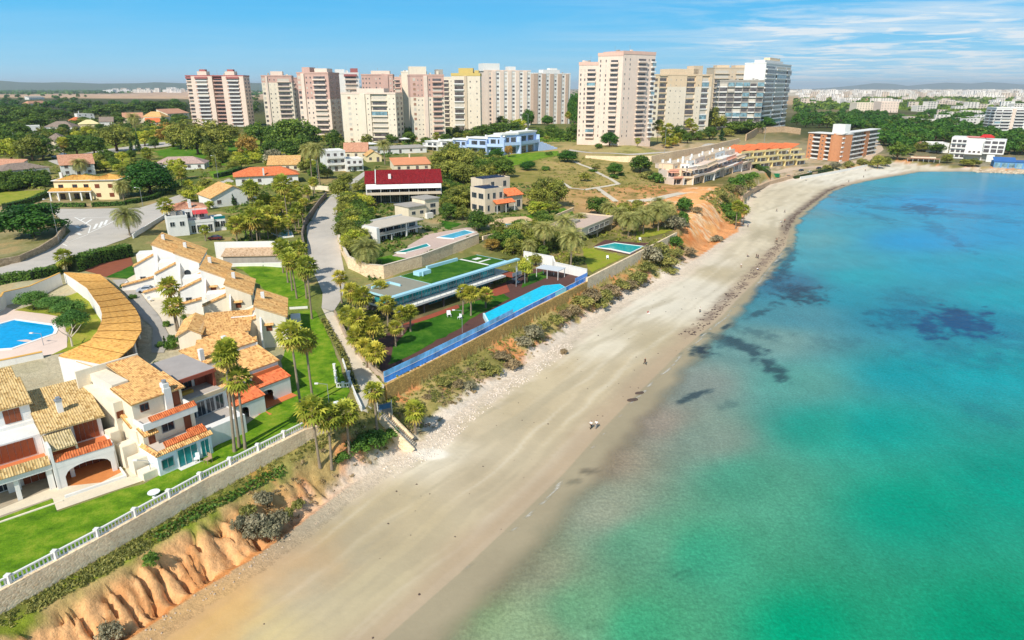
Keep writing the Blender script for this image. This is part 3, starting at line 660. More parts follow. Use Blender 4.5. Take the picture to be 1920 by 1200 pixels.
# ---------------------------------------------------------------- sheets laid on the ground
SHEETS = []
def sheet_world(name, poly, mat, lift=.08, step=2.0, kind='structure', flat=None):
    P = []; n = len(poly)
    if name != 'road_marking': SHEETS.append(np.array(poly))
    for i in range(n):
        a, b = poly[i], poly[(i+1) % n]; k = max(1, int(math.hypot(b[0]-a[0], b[1]-a[1])/step))
        P += [Vector((a[0]+(b[0]-a[0])*j/k, a[1]+(b[1]-a[1])*j/k)) for j in range(k)]
    if name == 'lawn':
        k = .25+.004*max(q.y for q in P)
        for q in P: q.x += k*float(fbm(np.array([q.x/2.5]), np.array([q.y/2.5]), 91)[0]); q.y += k*float(fbm(np.array([q.x/2.5]), np.array([q.y/2.5]), 92)[0])
    xs = [q.x for q in P]; ys_ = [q.y for q in P]; nb = len(P)
    gx_, gy_ = np.meshgrid(np.arange(min(xs), max(xs), step), np.arange(min(ys_), max(ys_), step)); gx_ = gx_.ravel(); gy_ = gy_.ravel()
    if flat is None and len(gx_) < 60000:
        mk = inside(np.array([(q.x, q.y) for q in P]), gx_, gy_); P2 = P+[Vector((a, c)) for a, c in zip(gx_[mk], gy_[mk])]
    else: P2 = P
    r = delaunay_2d_cdt(P2, [(i, (i+1) % nb) for i in range(nb)], [], 1, 1e-4)
    vx = np.array([q.x for q in r[0]]); vy = np.array([q.y for q in r[0]])
    z = (terrain(vx, vy, rough=False)+lift) if flat is None else np.full(len(vx), flat)
    me = bpy.data.meshes.new(name); me.from_pydata([(a, c, d) for a, c, d in zip(vx, vy, z)], [], [tuple(f) for f in r[2]]); me.materials.append(mat)
    me.polygons.foreach_set('use_smooth', [True]*len(me.polygons))
    o = bpy.data.objects.new(name, me); C.objects.link(o)
    if kind: o['kind'] = kind
    return o
def sheet(name, px, mat, lift=.08, **k):
    return sheet_world(name, [PT(*q)[:2] for q in px], mat, lift, **k)
def ribbon_poly(px, wid):
    P = [Vector(PT(*q)[:2]) for q in px]; n = len(P); Lf, Rt = [], []
    for i in range(n):
        d = ((P[min(i+1, n-1)]-P[i]).normalized()+(P[i]-P[max(i-1, 0)]).normalized()).normalized(); q = Vector((-d.y, d.x))*wid/2
        Lf.append(tuple(P[i]+q)); Rt.append(tuple(P[i]-q))
    return Lf+Rt[::-1]
def Mgrass(name, c1, c2, c3):
    if name in MATS: return MATS[name]
    m, nt, b = base_mat(name, .9, .15); p = wpos(nt)
    o = ramp(nt, noise(nt, p, .3, 7, .72), [(.34, lin(c1)), (.5, lin(c2)), (.66, lin(c3))])
    f = noise(nt, p, 7, 3); o = mix_rgb(nt, 'MULTIPLY', 1.0, o, ramp(nt, f, [(.3, grey(.72)), (.7, grey(1.15))]))
    nt.links.new(o, b.inputs['Base Color']); bump(nt, b, f, .8, .05); MATS[name] = m; return m
LAWN = Mgrass('lawn_grass', (70,108,14), (104,142,22), (146,160,48)); LAWN2 = Mgrass('garden_grass', (60,104,16), (84,128,22), (112,140,30)); DRYG = Mgrass('dry_grass', (126,138,40), (150,154,50), (172,160,70)); DARKG = Mgrass('deep_grass', (40,86,14), (58,106,20), (88,124,34))
ROADM = M('worn_asphalt', (196,186,172), .12, .25, bumpd=.01); PATHM = M('pale_path', (214,200,176), .12, .5); PAVE = M('cream_paving', (226,210,182), .12, .5); DRIVE = M('grey_drive', (178,170,158), .12, .3)
DECK = M('dark_deck', (98,66,58), .2, 1.5); REDW = M('red_wood_deck', (158,80,58), .2, 1.2); TERR = M('orange_terrace_tiles', (212,134,74), .15, .8); PINKD = M('pink_pool_paving', (232,206,188), .08, .5)
def Mpool(name, c):
    if name in MATS: return MATS[name]
    m, nt, b = base_mat(name, .05, .5); b.inputs['IOR'].default_value = 1.33; p = wpos(nt)
    v = noise(nt, p, 1.2, 3); nt.links.new(mix_rgb(nt, 'MULTIPLY', 1.0, lin(c), ramp(nt, v, [(.3, grey(.85)), (.7, grey(1.15))])), b.inputs['Base Color']); bump(nt, b, v, .2, .05); MATS[name] = m; return m
sheet('lawn', [(-260,1180),(-260,1060),(0,972),(95,938),(104,962),(268,905),(400,842),(455,800),(500,770),(545,738),(536,700),(527,677),(545,640),(560,582),(590,582),(600,600),(620,640),(640,690),(655,735),(640,765),(566,800),(380,894),(200,994),(0,1100)], LAWN, .06)
sheet('lawn', [(440,499),(563,499),(577,575),(540,575),(500,545),(470,520)], LAWN, .06)
sheet('road', [(618,368),(590,400),(575,425),(577,480),(592,520),(605,550),(603,578),(625,585),(642,558),(648,520),(640,480),(634,440),(633,400),(640,372),(668,345),(690,325),(682,322),(655,342)], ROADM, .1)
sheet('path', [(603.5,578.5),(625,586),(650,630),(690,690),(721,724),(712,742),(690,775),(677,770),(655,702),(630,640)], PATHM, .11)
sheet('road', [(-120,530),(-120,515),(0,502),(40,490),(112,457),(133,434),(120,420),(92,392),(160,392),(262,390),(332,367),(430,335),(440,340),(340,378),(325,392),(300,407),(250,442),(232,450),(150,477),(105,494),(40,514),(0,522)], ROADM, .1)
sheet('driveway', [(210,525),(237,524),(268,556),(300,595),(320,635),(307,662),(284,662),(287,615),(265,595),(240,555)], DRIVE, .1)
sheet('pavement', [(238,524),(252,514),(300,534),(338,600),(335,628),(321,634),(301,595),(269,556)], PAVE, .09)
sheet('pavement', [(-150,1010),(-150,985),(0,955),(98,915),(190,905),(235,882),(250,860),(268,902),(105,958),(97,934),(0,968)], PAVE, .05)
sheet('pool_terrace', [(-160,575),(0,574),(25,580),(108,592),(126,622),(126,660),(80,668),(0,680),(-160,690)], PINKD, .08)
sheet('lawn', [(27,582),(67,570),(150,548),(178,580),(192,607),(193,620),(158,653),(93,667),(127,652),(123,613),(107,593)], DRYG, .1)
sheet('lawn', [(200,520),(250,498),(251,516),(238,523)], DARKG, .12)
sheet('pavement', [(150,505),(245,480),(250,497),(198,520),(175,512)], M('red_earth', (150,86,60), .2, 1), .07)
sheet('terrace', [(716,702),(1098,529),(1088,505),(1060,500),(985,505),(900,560),(745,612),(700,640)], DECK, .06)
sheet('lawn', [(728,685),(738,650),(780,604),(858,577),(880,568),(944,547),(955,560),(884,598),(853,622)], DARKG, .1)
sheet('lawn', [(978,540),(1026,520),(1020,509),(985,516)], DARKG, .1)
sheet('terrace', [(748,612),(858,572),(862,578),(782,606)], REDW, .14); sheet('terrace', [(908,552),(948,530),(956,548),(930,556)], REDW, .14)
sheet('lawn', [(1092,466),(1112,466),(1172,481),(1112,512),(1100,505)], Mgrass('olive_grass', (128,140,36), (150,156,44), (160,150,60)), .08)
sheet('terrace', [(1112,463),(1135,450),(1218,456),(1184,479)], DECK, .09)
sheet('lawn', [(1195,447),(1235,440),(1262,430),(1240,425),(1190,436)], DRYG, .08)
sheet('terrace', [(735,480),(800,440),(880,426),(897,436),(860,457),(770,486)], M('rose_paving', (206,180,164), .12, .6), .06)
sheet('terrace', [(912,424),(935,410),(992,405),(1002,414),(940,436)], M('sandstone_paving', (226,190,150), .15, .6), .06)
sheet('lawn', [(830,413),(868,420),(838,430),(828,424)], DARKG, .08); sheet('lawn', [(700,486),(735,478),(770,488),(720,500)], LAWN2, .06)
sheet('lawn', [(985,405),(1060,390),(1075,398),(1000,412)], LAWN2, .08)
sheet('lawn', [(905,313),(950,292),(1045,283),(1052,291),(990,304),(930,319)], LAWN, .1)
sheet('lawn', [(985,250),(1065,246),(1072,262),(1030,266)], LAWN, .1)
sheet('lawn', [(205,291),(252,286),(254,305),(212,311)], DRYG, .1)
sheet('lawn', [(290,284),(345,270),(430,262),(475,276),(482,298),(440,312),(380,308),(310,297)], LAWN2, .1)
sheet('lawn', [(-60,362),(85,357),(74,377),(-60,390)], DRYG, .1)
sheet('lawn', [(390,322),(440,318),(450,330),(400,336)], LAWN, .1)
sheet('street', [(90,302),(195,281),(262,271),(316,266),(350,259),(350,263),(318,274),(262,280),(196,290),(110,310)], ROADM, .1)
for px, wd_ in (([(1076,303),(1107,315),(1132,330),(1160,345)], 2.6), ([(1050,341),(1070,353),(1097,356),(1118,352),(1160,345)], 2.4), ([(1119,352),(1135,364),(1155,378)], 2.8), ([(1180,378),(1230,374),(1280,362)], 5)):
    sheet_world('footpath', ribbon_poly(px, wd_), PATHM, .1)
sheet_world('road', ribbon_poly([(1065,281),(1110,287),(1180,290),(1250,286),(1320,277),(1385,263)], 5), ROADM, .12)
sheet_world('road', ribbon_poly([(1425,322),(1480,318),(1560,310),(1625,299),(1650,280),(1640,262)], 6), M('rosy_tarmac', (206,180,152), .12, .2), .1)
# white road markings on the junction, sheets just above the road
mk = M('road_paint', (240,236,226), .08, 1)
for px, wd_ in (([(140,408),(170,424),(166,438)], .35), ([(168,437),(215,414)], .35), ([(143,409),(208,408)], .3), ([(176,430),(182,420)], .8), ([(186,427),(192,416)], .8), ([(196,422),(201,413)], .8), ([(160,420),(172,412)], .6), ([(150,414),(160,409)], .6),
    ([(143,424),(148,428)], .9), ([(146,438),(151,441)], .9), ([(113,448),(128,455),(150,446),(166,440)], .25), ([(118,458),(126,462)], .3)):
    sheet_world('road_marking', ribbon_poly(px, wd_), mk, .125, step=1.0)
# swimming pools: coping ring with the water surface inside
def pool(px, c, label, coping=(244,240,232), grow=.7, lift=.12):
    P = [Vector(PT(*q)[:2]) for q in px]; ctr = sum(P, Vector((0, 0)))/len(P); zt = max(TZ(*q) for q in P)+lift
    root = empty('swimming_pool', (ctr.x, ctr.y, zt), 0, label, 'pool')
    b = MB(); n = len(P); out = []
    for i in range(n):
        e1 = (P[i]-P[i-1]).normalized(); e2 = (P[(i+1) % n]-P[i]).normalized(); nn = Vector((e1.y+e2.y, -e1.x-e2.x)); nn.normalize()
        if (P[i]+nn-ctr).length < (P[i]-nn-ctr).length: nn = -nn
        out.append(P[i]+nn*grow)
    v = [(q.x-ctr.x, q.y-ctr.y, zz_) for L_, zz_ in ((P, .06), (out, .06), (P, -1.2), (out, -1.2)) for q in L_]
    f = []
    for i in range(n):
        j = (i+1) % n; f += [(i, j, n+j, n+i), (n+i, n+j, 3*n+j, 3*n+i), (2*n+i, 2*n+j, j, i)]
    b.add(v, f); b.build('coping', M('pool_coping_%d' % coping[0], coping, .06, .6), root)
    wv = MB(); wv.add([(q.x-ctr.x, q.y-ctr.y, -.04) for q in P], [tuple(range(n))]); wv.build('water', Mpool('pool_water_%d_%d_%d' % c, c), root)
    return root
pool([(-110,612),(0,609),(28,601),(98,611),(102,620),(99,627),(22,654),(-110,664)], (0,160,214), 'large bright blue pool on pink paving beside clipped umbrella trees')
pool([(742,475),(775,465),(800,458),(805,463),(760,475)], (0,140,128), 'narrow green pool below the white modern house and its terrace', grow=.5)
pool([(822,446),(872,432),(889,436),(850,448)], (90,180,206), 'pale blue pool above the long stone retaining wall', grow=.6)
pool([(938,421),(981,415),(985,419),(944,427)], (40,166,190), 'small turquoise pool below the villa with solar panels', grow=.8)
pool([(1116,464),(1153,457),(1206,464),(1181,476),(1145,468)], (0,170,170), 'stepped turquoise pool on dark decking beside the beach wall', grow=.5)
pool([(512,438),(528,432),(544,434),(548,444),(530,446)], (110,200,220), 'small round ended pool behind palms by the white wall', grow=.6)
# ---------------------------------------------------------------- plants: prototype meshes, then individual copies
nrng = np.random.default_rng(11)
def np_mesh(name, V, F, mats, midx=None, tone=None, dry=None):
    """V (n,3), F (m,4) or (m,3) arrays; per-face tone"""
    me = bpy.data.meshes.new(name); me.vertices.add(len(V)); me.vertices.foreach_set('co', np.asarray(V, 'f').ravel())
    k = F.shape[1]; me.loops.add(F.size); me.loops.foreach_set('vertex_index', F.astype('i').ravel()); me.polygons.add(len(F)); me.polygons.foreach_set('loop_start', np.arange(0, F.size, k, dtype='i')); me.update(calc_edges=True)
    for x in mats: me.materials.append(x)
    if midx is not None: me.polygons.foreach_set('material_index', midx.astype('i'))
    for nm, a in (('tone', tone), ('dry', dry)):
        if a is not None:
            t = me.attributes.new(nm, 'FLOAT', 'FACE'); t.data.foreach_set('value', np.asarray(a, 'f'))
    return me
def leaf_quads(P, N, size, rng, asp=1.5):
    """one leaf-sized quad at every point P, roughly facing N"""
    n = len(P); A = np.cross(N, rng.normal(size=(n, 3))); A /= np.linalg.norm(A, axis=1)[:,None]+1e-9; B = np.cross(N, A)
    s = size*(.6+.8*rng.random(n))[:,None]
    V = np.stack([P-A*s*asp/2, P-B*s/2*.8+A*s*.1, P+A*s*asp/2, P+B*s/2*.8+A*s*.1], 1).reshape(-1, 3)
    return V, np.arange(4*n).reshape(n, 4)
def crown_mesh(name, mat, clumps, leaves, size, seed, shape='round', flat=.25, cl=.34):
    rng = np.random.default_rng(seed); Cn = []
    while len(Cn) < clumps:
        p = rng.normal(size=3); p /= np.linalg.norm(p); r = rng.random()**.33*.78
        if shape == 'umbrella' and p[2] < -.15: continue
        if shape == 'round' and p[2] < -.55: continue
        q = p*r
        if shape == 'cone': q = np.array([p[0]*.5*(1-rng.random()), p[1]*.5*(1-rng.random()), rng.uniform(-1, .9)]); q[:2] *= (1-(q[2]+1)/2)*1.5
        if shape == 'umbrella': q[2] *= .75
        Cn.append(q)
    Cn = np.array(Cn); rad = cl*(.6+.7*rng.random(clumps))
    if shape == 'cone': rad *= .5*(1.25-(Cn[:,2]+1)/2)
    ci = rng.integers(0, clumps, leaves); d = rng.normal(size=(leaves, 3)); d /= np.linalg.norm(d, axis=1)[:,None]
    d[:,2] = np.where(rng.random(leaves) < .6, np.abs(d[:,2]), d[:,2])
    P = Cn[ci]+d*rad[ci][:,None]*(.55+.5*rng.random(leaves))[:,None]*np.array([1, 1, .8])
    N = d+rng.normal(size=(leaves, 3))*.55+np.array([0, 0, .35]); N /= np.linalg.norm(N, axis=1)[:,None]
    P[:,2] += rng.normal(size=leaves)*.02
    V, F = leaf_quads(P, N, size, rng); tone = np.clip(.5+.28*rng.normal(size=clumps)[ci]+.18*rng.normal(size=leaves), 0, 1)
    V[:,2] -= V[:,2].min(); V[:,2] /= V[:,2].max(); V[:,:2] /= np.percentile(np.abs(V[:,:2]), 98.5)
    return np_mesh(name, V, F, [mat], tone=tone)       # unit: radius 1, height 0..1
BARK = M('tree_bark', (112,92,74), .3, 2, .95); PBARK = M('palm_bark', (150,134,112), .3, 1.5, .95)
def trunk_mesh(name, mat, seed, r0=1.0, r1=.6, bend=.04, forks=0, rings=10):
    rg = random.Random(seed); b = MB(); pts = []; bx, by = rg.uniform(-1, 1)*bend, rg.uniform(-1, 1)*bend
    for i in range(rings+1):
        t = i/rings; pts.append((bx*math.sin(t*2.6), by*math.sin(t*2.2+.4)-by*math.sin(.4), t, r0*(1-t)+r1*t+(.35*r0*(1-t*8) if t < .12 else 0)))
    n = 8; v = []; f = []
    for (x, y, z, r) in pts: v += [(x+.001*0+r*math.cos(a)*1, y+r*math.sin(a), z) for a in [2*math.pi*k/n for k in range(n)]]
    for i in range(rings): f += [(i*n+k, i*n+(k+1) % n, (i+1)*n+(k+1) % n, (i+1)*n+k) for k in range(n)]
    b.add(v, f)
    return b, pts[-1]
def trunk_palm(seed, bend):
    b, top = trunk_mesh('trunk', PBARK, seed, 1.0, .72, 0)
    # unit trunk: radius 1 -> scaled by (r, r, h)
    return b.mesh('trunk', PBARK, True)
TRUNK = [trunk_palm(s, .03) for s in range(2)]
def trunk_limbs(seed):
    rg = random.Random(seed); b = MB(); b.tube((0,0,-.05), (.02,.01,.55), .075, .05, 8)
    for k in range(5):
        a = k*1.256+rg.uniform(-.4, .4); l = rg.uniform(.3, .5); b.tube((.02,.01,rg.uniform(.4, .54)), (math.cos(a)*l, math.sin(a)*l, rg.uniform(.8, 1.0)), .04, .014, 6)
    b.tube((.02,.01,.53), (.03,.02,1.0), .045, .015, 6)
    return b.mesh('trunk', BARK, True)
LIMB = [trunk_limbs(s) for s in range(3)]

FANL = Mleaf('fan_palm_leaf', (92,120,32), (202,204,78), (206,170,84)); DATEL = Mleaf('date_palm_leaf', (120,134,66), (204,198,118), (206,180,104)); BROADL = Mleaf('broad_leaf', (46,82,24), (124,150,52)); OLIVEL = Mleaf('olive_leaf', (88,100,36), (178,178,74))
PINEL = Mleaf('pine_needles', (34,82,22), (92,138,42)); SHRUBL = Mleaf('shrub_leaf', (112,118,54), (176,170,90)); GREYL = Mleaf('grey_shrub_leaf', (120,118,90), (182,172,136)); HEDGEL = Mleaf('hedge_leaf', (54,96,30), (116,152,54)); LIMEL = Mleaf('lime_leaf', (150,168,40), (212,206,76))
RUSTL = Mleaf('russet_leaf', (150,122,50), (206,164,78)); CYPL = Mleaf('cypress_leaf', (36,68,30), (76,110,50)); CLIPL = Mleaf('clipped_leaf', (66,110,42), (116,156,66)); GOLDL = Mleaf('golden_palm_leaf', (118,130,36), (216,208,80), (206,180,84)); BROWNL = Mleaf('brown_scrub_leaf', (126,112,82), (176,156,112))

def fan_crown(seed, mat, n=44):
    rg = random.Random(seed); V = []; F = []; tone = []; dry = []
    for i in range(n):
        az = i*2.39996+rg.uniform(-.2, .2); t = i/n
        el = 1.45-t*2.55+rg.uniform(-.15, .15); pl = rg.uniform(.62, .85)*(1 if t < .8 else .8)
        d = Vector((math.cos(az)*math.cos(el), math.sin(az)*math.cos(el), math.sin(el))); side = Vector((-math.sin(az), math.cos(az), 0)); up = side.cross(d)*-1
        base = d*pl*.95+Vector((0, 0, -.06*pl)); R_ = rg.uniform(.56, .76); k = 7; o = len(V); tn = min(1, max(0, .66-.6*t+rg.gauss(0, .26))); dr = 1.0 if t > .86 else (.45 if t > .74 else rg.uniform(0, .15))
        V.append(tuple(base)); fold = rg.uniform(.1, .3)
        for j in range(k*2+1):
            a = (j/(k*2)-.5)*3.9; r = R_*(1.0 if j % 2 else .5)*(1-.12*abs(a)/2); droop = -.30*R_*(r/R_)**2*(1.0 if j % 2 else .5)
            q = base+d*math.cos(a)*r+side*math.sin(a)*r+up*(-fold*abs(math.sin(a))*r)+Vector((0, 0, droop)); V.append(tuple(q))
        for j in range(k*2): F.append((o, o+1+j, o+2+j)); tone.append(tn); dry.append(dr)
        # leaf stalk
        o = len(V); V += [tuple(side*.018), tuple(-side*.018), tuple(base)]; F.append((o, o+1, o+2)); tone.append(.9); dry.append(.3)
    return np_mesh('crown', np.array(V), np.array(F), [mat], tone=tone, dry=dry)
FANC = [fan_crown(s, FANL) for s in range(4)]+[fan_crown(s, GOLDL) for s in (7, 8)]
def skirt_mesh(seed):
    rng = np.random.default_rng(seed); n = 150; az = rng.random(n)*6.28; z = -rng.random(n)*.55-.05; r = .16+.14*rng.random(n)+.1*(z+.6)
    P = np.stack([np.cos(az)*r, np.sin(az)*r, z], 1); N = np.stack([np.cos(az), np.sin(az), .4+0*az], 1); V, F = leaf_quads(P, N, .22, rng, 2.0)
    return np_mesh('dead_leaves', V, F, [M('dead_palm_leaves', (150,120,76), .3, 3)])
SKIRT = skirt_mesh(3)
def date_crown(seed, n=84):
    rg = random.Random(seed); V = []; F = []; tone = []; dry = []
    for i in range(n):
        az = i*2.39996+rg.uniform(-.2, .2); t = i/n; el = 1.4-t*1.75+rg.uniform(-.12, .12); Ln = rg.uniform(.85, 1.1); k = 9; prev = Vector((0,0,0)); e = el; tn = min(1, max(0, .6-.35*t+rg.gauss(0, .18))); dr = .9 if t > .92 else rg.uniform(0, .2)
        side = Vector((-math.sin(az), math.cos(az), 0))
        for j in range(k):
            d = Vector((math.cos(az)*math.cos(e), math.sin(az)*math.cos(e), math.sin(e))); nx = prev+d*Ln/k; e -= .17+.04*rg.random()
            up = side.cross(d)*-1; wd = .2*math.sin(math.pi*(j+1.2)/(k+1.4))+.015
            for sg in (-1, 1):
                for hh in (0, .5):
                    p0 = prev.lerp(nx, hh); p1 = prev.lerp(nx, hh+.34); o = len(V); tip = p0+side*sg*wd+up*wd*.35+d*wd*.8
                    V += [tuple(p0), tuple(p1), tuple(tip)]; F.append((o, o+1, o+2)); tone.append(min(1, max(0, tn+rg.gauss(0, .1)))); dry.append(dr)
            prev = nx
    return np_mesh('crown', np.array(V), np.array(F), [DATEL], tone=tone, dry=dry)
DATEC = [date_crown(s) for s in range(3)]
CROWN = {}
def crowns(kind):
    if kind in CROWN: return CROWN[kind]
    spec = {'pine': (PINEL, 60, 9000, .07, 'round'), 'broad': (BROADL, 42, 4200, .085, 'round'), 'olive': (OLIVEL, 40, 3600, .085, 'round'), 'russet': (RUSTL, 34, 2600, .09, 'round'), 'shrub': (SHRUBL, 26, 1500, .12, 'umbrella'), 'grey': (GREYL, 26, 1400, .12, 'umbrella'),
      'brown': (BROWNL, 26, 1400, .12, 'umbrella'), 'lime': (LIMEL, 30, 2400, .10, 'round'), 'cypress': (CYPL, 60, 2600, .10, 'cone'), 'clip': (CLIPL, 90, 6500, .06, 'umbrella'), 'hedge': (HEDGEL, 30, 2000, .12, 'round'), 'wood': (PINEL, 26, 900, .16, 'umbrella'), 'wood2': (BROADL, 24, 900, .16, 'round'), 'darkshrub': (HEDGEL, 26, 1600, .12, 'umbrella')}[kind]
    CROWN[kind] = [crown_mesh('crown', spec[0], spec[1], spec[2], spec[3], 100+i*7+len(kind), spec[4], cl=(.24 if kind == 'clip' else .34)) for i in range(3)]
    return CROWN[kind]
NAMES = {'fan': ('fan_palm', 'palm'), 'gold': ('fan_palm', 'palm'), 'date': ('date_palm', 'palm'), 'pine': ('pine_tree', 'tree'), 'broad': ('leafy_tree', 'tree'), 'olive': ('olive_green_tree', 'tree'), 'russet': ('russet_tree', 'tree'), 'lime': ('young_tree', 'tree'), 'cypress': ('cypress_tree', 'tree'),
  'clip': ('clipped_tree', 'tree'), 'shrub': ('shrub', 'shrub'), 'grey': ('shrub', 'shrub'), 'brown': ('shrub', 'shrub'), 'hedge': ('bush', 'bush'), 'darkshrub': ('bush', 'bush'), 'wood': ('pine_tree', 'tree'), 'wood2': ('leafy_tree', 'tree')}
_pk = [0]
def plant_at(kind, x, y, z, h, wid, label, group=None):
    """one plant: an empty at its foot, trunk and crown as parts"""
    _pk[0] += 1; k = _pk[0]; rg = random.Random(k*31+5); nm, cat = NAMES[kind]
    r = empty(nm, (x, y, z-.1), rg.uniform(0, 6.28), label, cat, group)
    if kind in ('fan', 'gold', 'date'):
        cr = wid/2; th = max(.4, h-cr*(.78 if kind != 'date' else .6)); tr = .22 if kind != 'date' else .3
        ln = rg.uniform(-.05, .05); t = inst('trunk', TRUNK[k % 2], r, (0, 0, 0), 0, (tr, tr, th)); t.rotation_euler = (ln, ln*.6, 0)
        top = (th*math.sin(ln*.6), -th*math.sin(ln), th*math.cos(ln))
        s = cr/(1.28 if kind != 'date' else .98)
        inst('crown', (FANC[k % 4] if kind == 'fan' else FANC[4+k % 2] if kind == 'gold' else DATEC[k % 3]), r, top, rg.uniform(0, 6), (s, s, s))
        if kind != 'date' and h > 7 and k % 2: inst('dead_leaves', SKIRT, r, (top[0], top[1], top[2]+.1), 0, (s, s, s*1.1))
    elif kind in ('shrub', 'grey', 'brown', 'hedge', 'darkshrub'):
        inst('foliage', crowns(kind)[k % 3], r, (0, 0, -.25*h*0), 0, (wid/2, wid/2*rg.uniform(.75, 1.1), h))
        b = 'stem'; inst(b, LIMB[k % 3], r, (0, 0, 0), 0, (h*.5, h*.5, h*.55))
    else:
        f = {'pine': .1, 'broad': .12, 'olive': .12, 'russet': .25, 'lime': .2, 'cypress': .04, 'clip': .3, 'wood': .2, 'wood2': .1}[kind]
        hh = h*(1-f); s = max(h*.75, .5)
        inst('trunk', LIMB[k % 3], r, (0, 0, 0), 0, (min(s, wid*1.0), min(s, wid*1.0), h*(f+.35*(1-f))))
        inst('crown', crowns(kind)[k % 3], r, (0, 0, h*f), rg.uniform(0, 6), (wid/2, wid/2*rg.uniform(.85, 1.1), hh))
    return r
def plant(kind, u, v, vt, wpx, label, group=None):
    """foot at photo pixel (u,v), top at row vt, crown wpx photo pixels wide"""
    x, y, z = PT(u, v); h = max(.5, height_at(x, y, vt)-z); m = mpp(x, y, z)
    return plant_at(kind, x, y, z, h, wpx*m, label, group)
def hedge(px, h, wid, label, mat=None, dens=26, inner=True):
    """clipped or loose hedge along a line: a leafy block"""
    P = [Vector(PT(*q)[:2]) for q in px]; rng = np.random.default_rng(len(label)); pts = []; nrm = []
    root = empty('hedge', (P[0].x, P[0].y, TZ(P[0].x, P[0].y)), 0, label, 'hedge'); core = MB(); w4 = []
    for i in range(len(P)-1):
        a, b = P[i], P[i+1]; l = (b-a).length; d = (b-a)/l; q = Vector((-d.y, d.x)); n = int(l*(wid+2*h)*dens*.6)
        t = rng.random(n)*l; s = rng.random(n)*(wid+2*h)
        for tt_, ss in zip(t, s):
            if ss < h: off, zz_, nn = -wid/2, ss, -q
            elif ss < h+wid: off, zz_, nn = ss-h-wid/2, h, None
            else: off, zz_, nn = wid/2, ss-h-wid, q
            p = a+d*tt_+q*(off+rng.normal()*.07); z0 = 0
            pts.append((p.x, p.y, zz_+rng.normal()*.07)); nrm.append((nn.x, nn.y, .35) if nn is not None else (0, 0, 1))
    pts = np.array(pts); pts[:,2] += terrain(pts[:,0], pts[:,1], rough=False); pts += .25*np.stack([fbm(pts[:,0]/1.1, pts[:,1]/1.1, 5), fbm(pts[:,0]/1.1, pts[:,1]/1.1, 6), 1.3*fbm(pts[:,0]/1.3, pts[:,1]/1.3, 7)], 1)*min(1, wid/1.5)
    N = np.array(nrm)+rng.normal(size=(len(pts), 3))*.5; N /= np.linalg.norm(N, axis=1)[:,None]
    V, F = leaf_quads(pts-np.array(root.location), N, .34, rng); tone = np.clip(.5+.5*fbm(pts[:,0]/1.0, pts[:,1]/1.0, 9)+.2*rng.normal(size=len(pts)), 0, 1)
    me = np_mesh('foliage', V, F, [mat or HEDGEL], tone=tone); inst('foliage', me, root)
    k = []
    for i in range(len(P)):
        z0 = TZ(P[i].x, P[i].y); k.append((P[i].x-root.location.x, P[i].y-root.location.y, z0-root.location.z-.3, z0-root.location.z+h*.93))
    if not inner: return root
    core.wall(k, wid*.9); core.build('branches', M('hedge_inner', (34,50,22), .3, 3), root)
    return root
def row(kind, lst, noun, where, grp, adjs=None):
    """a group of like plants: the label gives look and the place in its own row"""
    lst = sorted(lst, key=lambda q: q[0]); n = len(lst)
    hs_ = [q[1]-q[2] for q in lst]
    for i, q in enumerate(lst):
        pos = 'leftmost' if i == 0 else 'rightmost' if i == n-1 else ORD[i]+' from the left'
        a = (adjs[i % len(adjs)]+' ') if adjs else ''
        plant(q[4] if len(q) > 4 else kind, *q[:4], f'{a}{noun}, {pos} {where}', grp)
# ---------------------------------------------------------------- apartment towers
PINKU = M('rose_plaster', (212,172,156), .1, .2, streak=.1); ROSE = M('pale_rose_plaster', (226,186,166), .08, .2, streak=.08); SHELL = M('shell_plaster', (236,212,192), .08, .2, streak=.08); IVORY = M('ivory_plaster', (236,220,196), .08, .2, streak=.08)
TANP = M('tan_plaster', (214,192,164), .1, .2, streak=.1); MAROON = M('maroon_fascia', (172,104,100), .1, .5); YELLOWP = M('yellow_plaster', (216,188,112), .08, .3); RIBB = M('brown_rib_brick', (206,178,156), .1, .4); WH2 = M('bright_white_plaster', (234,230,222), .06, .3, streak=.06); GREYP = M('grey_concrete', (176,168,156), .12, .3, streak=.12)
SANDP = M('sand_plaster', (232,204,168), .08, .2, streak=.1); BRICKO = M('orange_brick', (206,142,100), .15, .6); YEL2 = M('pale_yellow_plaster', (238,214,150), .08, .3, streak=.08); PINK2 = M('salmon_plaster', (232,170,140), .1, .4); BLUEW = M('pale_blue_plaster', (186,206,238), .08, .3); DARKV = M('dark_interior', (52,44,40), .2, .5)
BALC = {}
def balcony_mesh(w, d, mat, inset, gap):
    k = (round(w, 1), d, mat.name, inset, gap)
    if k in BALC: return BALC[k]
    b = MB(); y0 = -d if not inset else 0.0; y1 = 0.0 if not inset else d
    b.box(-w/2, y0, -.12, w/2, y1+.02, .06); b.box(-w/2, y0, .06, w/2, y0+.12, gap)
    if not inset: b.box(-w/2, y0+.122, .06, -w/2+.12, y1+.02, gap); b.box(w/2-.12, y0+.122, .06, w/2, y1+.02, gap)
    BALC[k] = b.mesh('balcony', mat); return BALC[k]
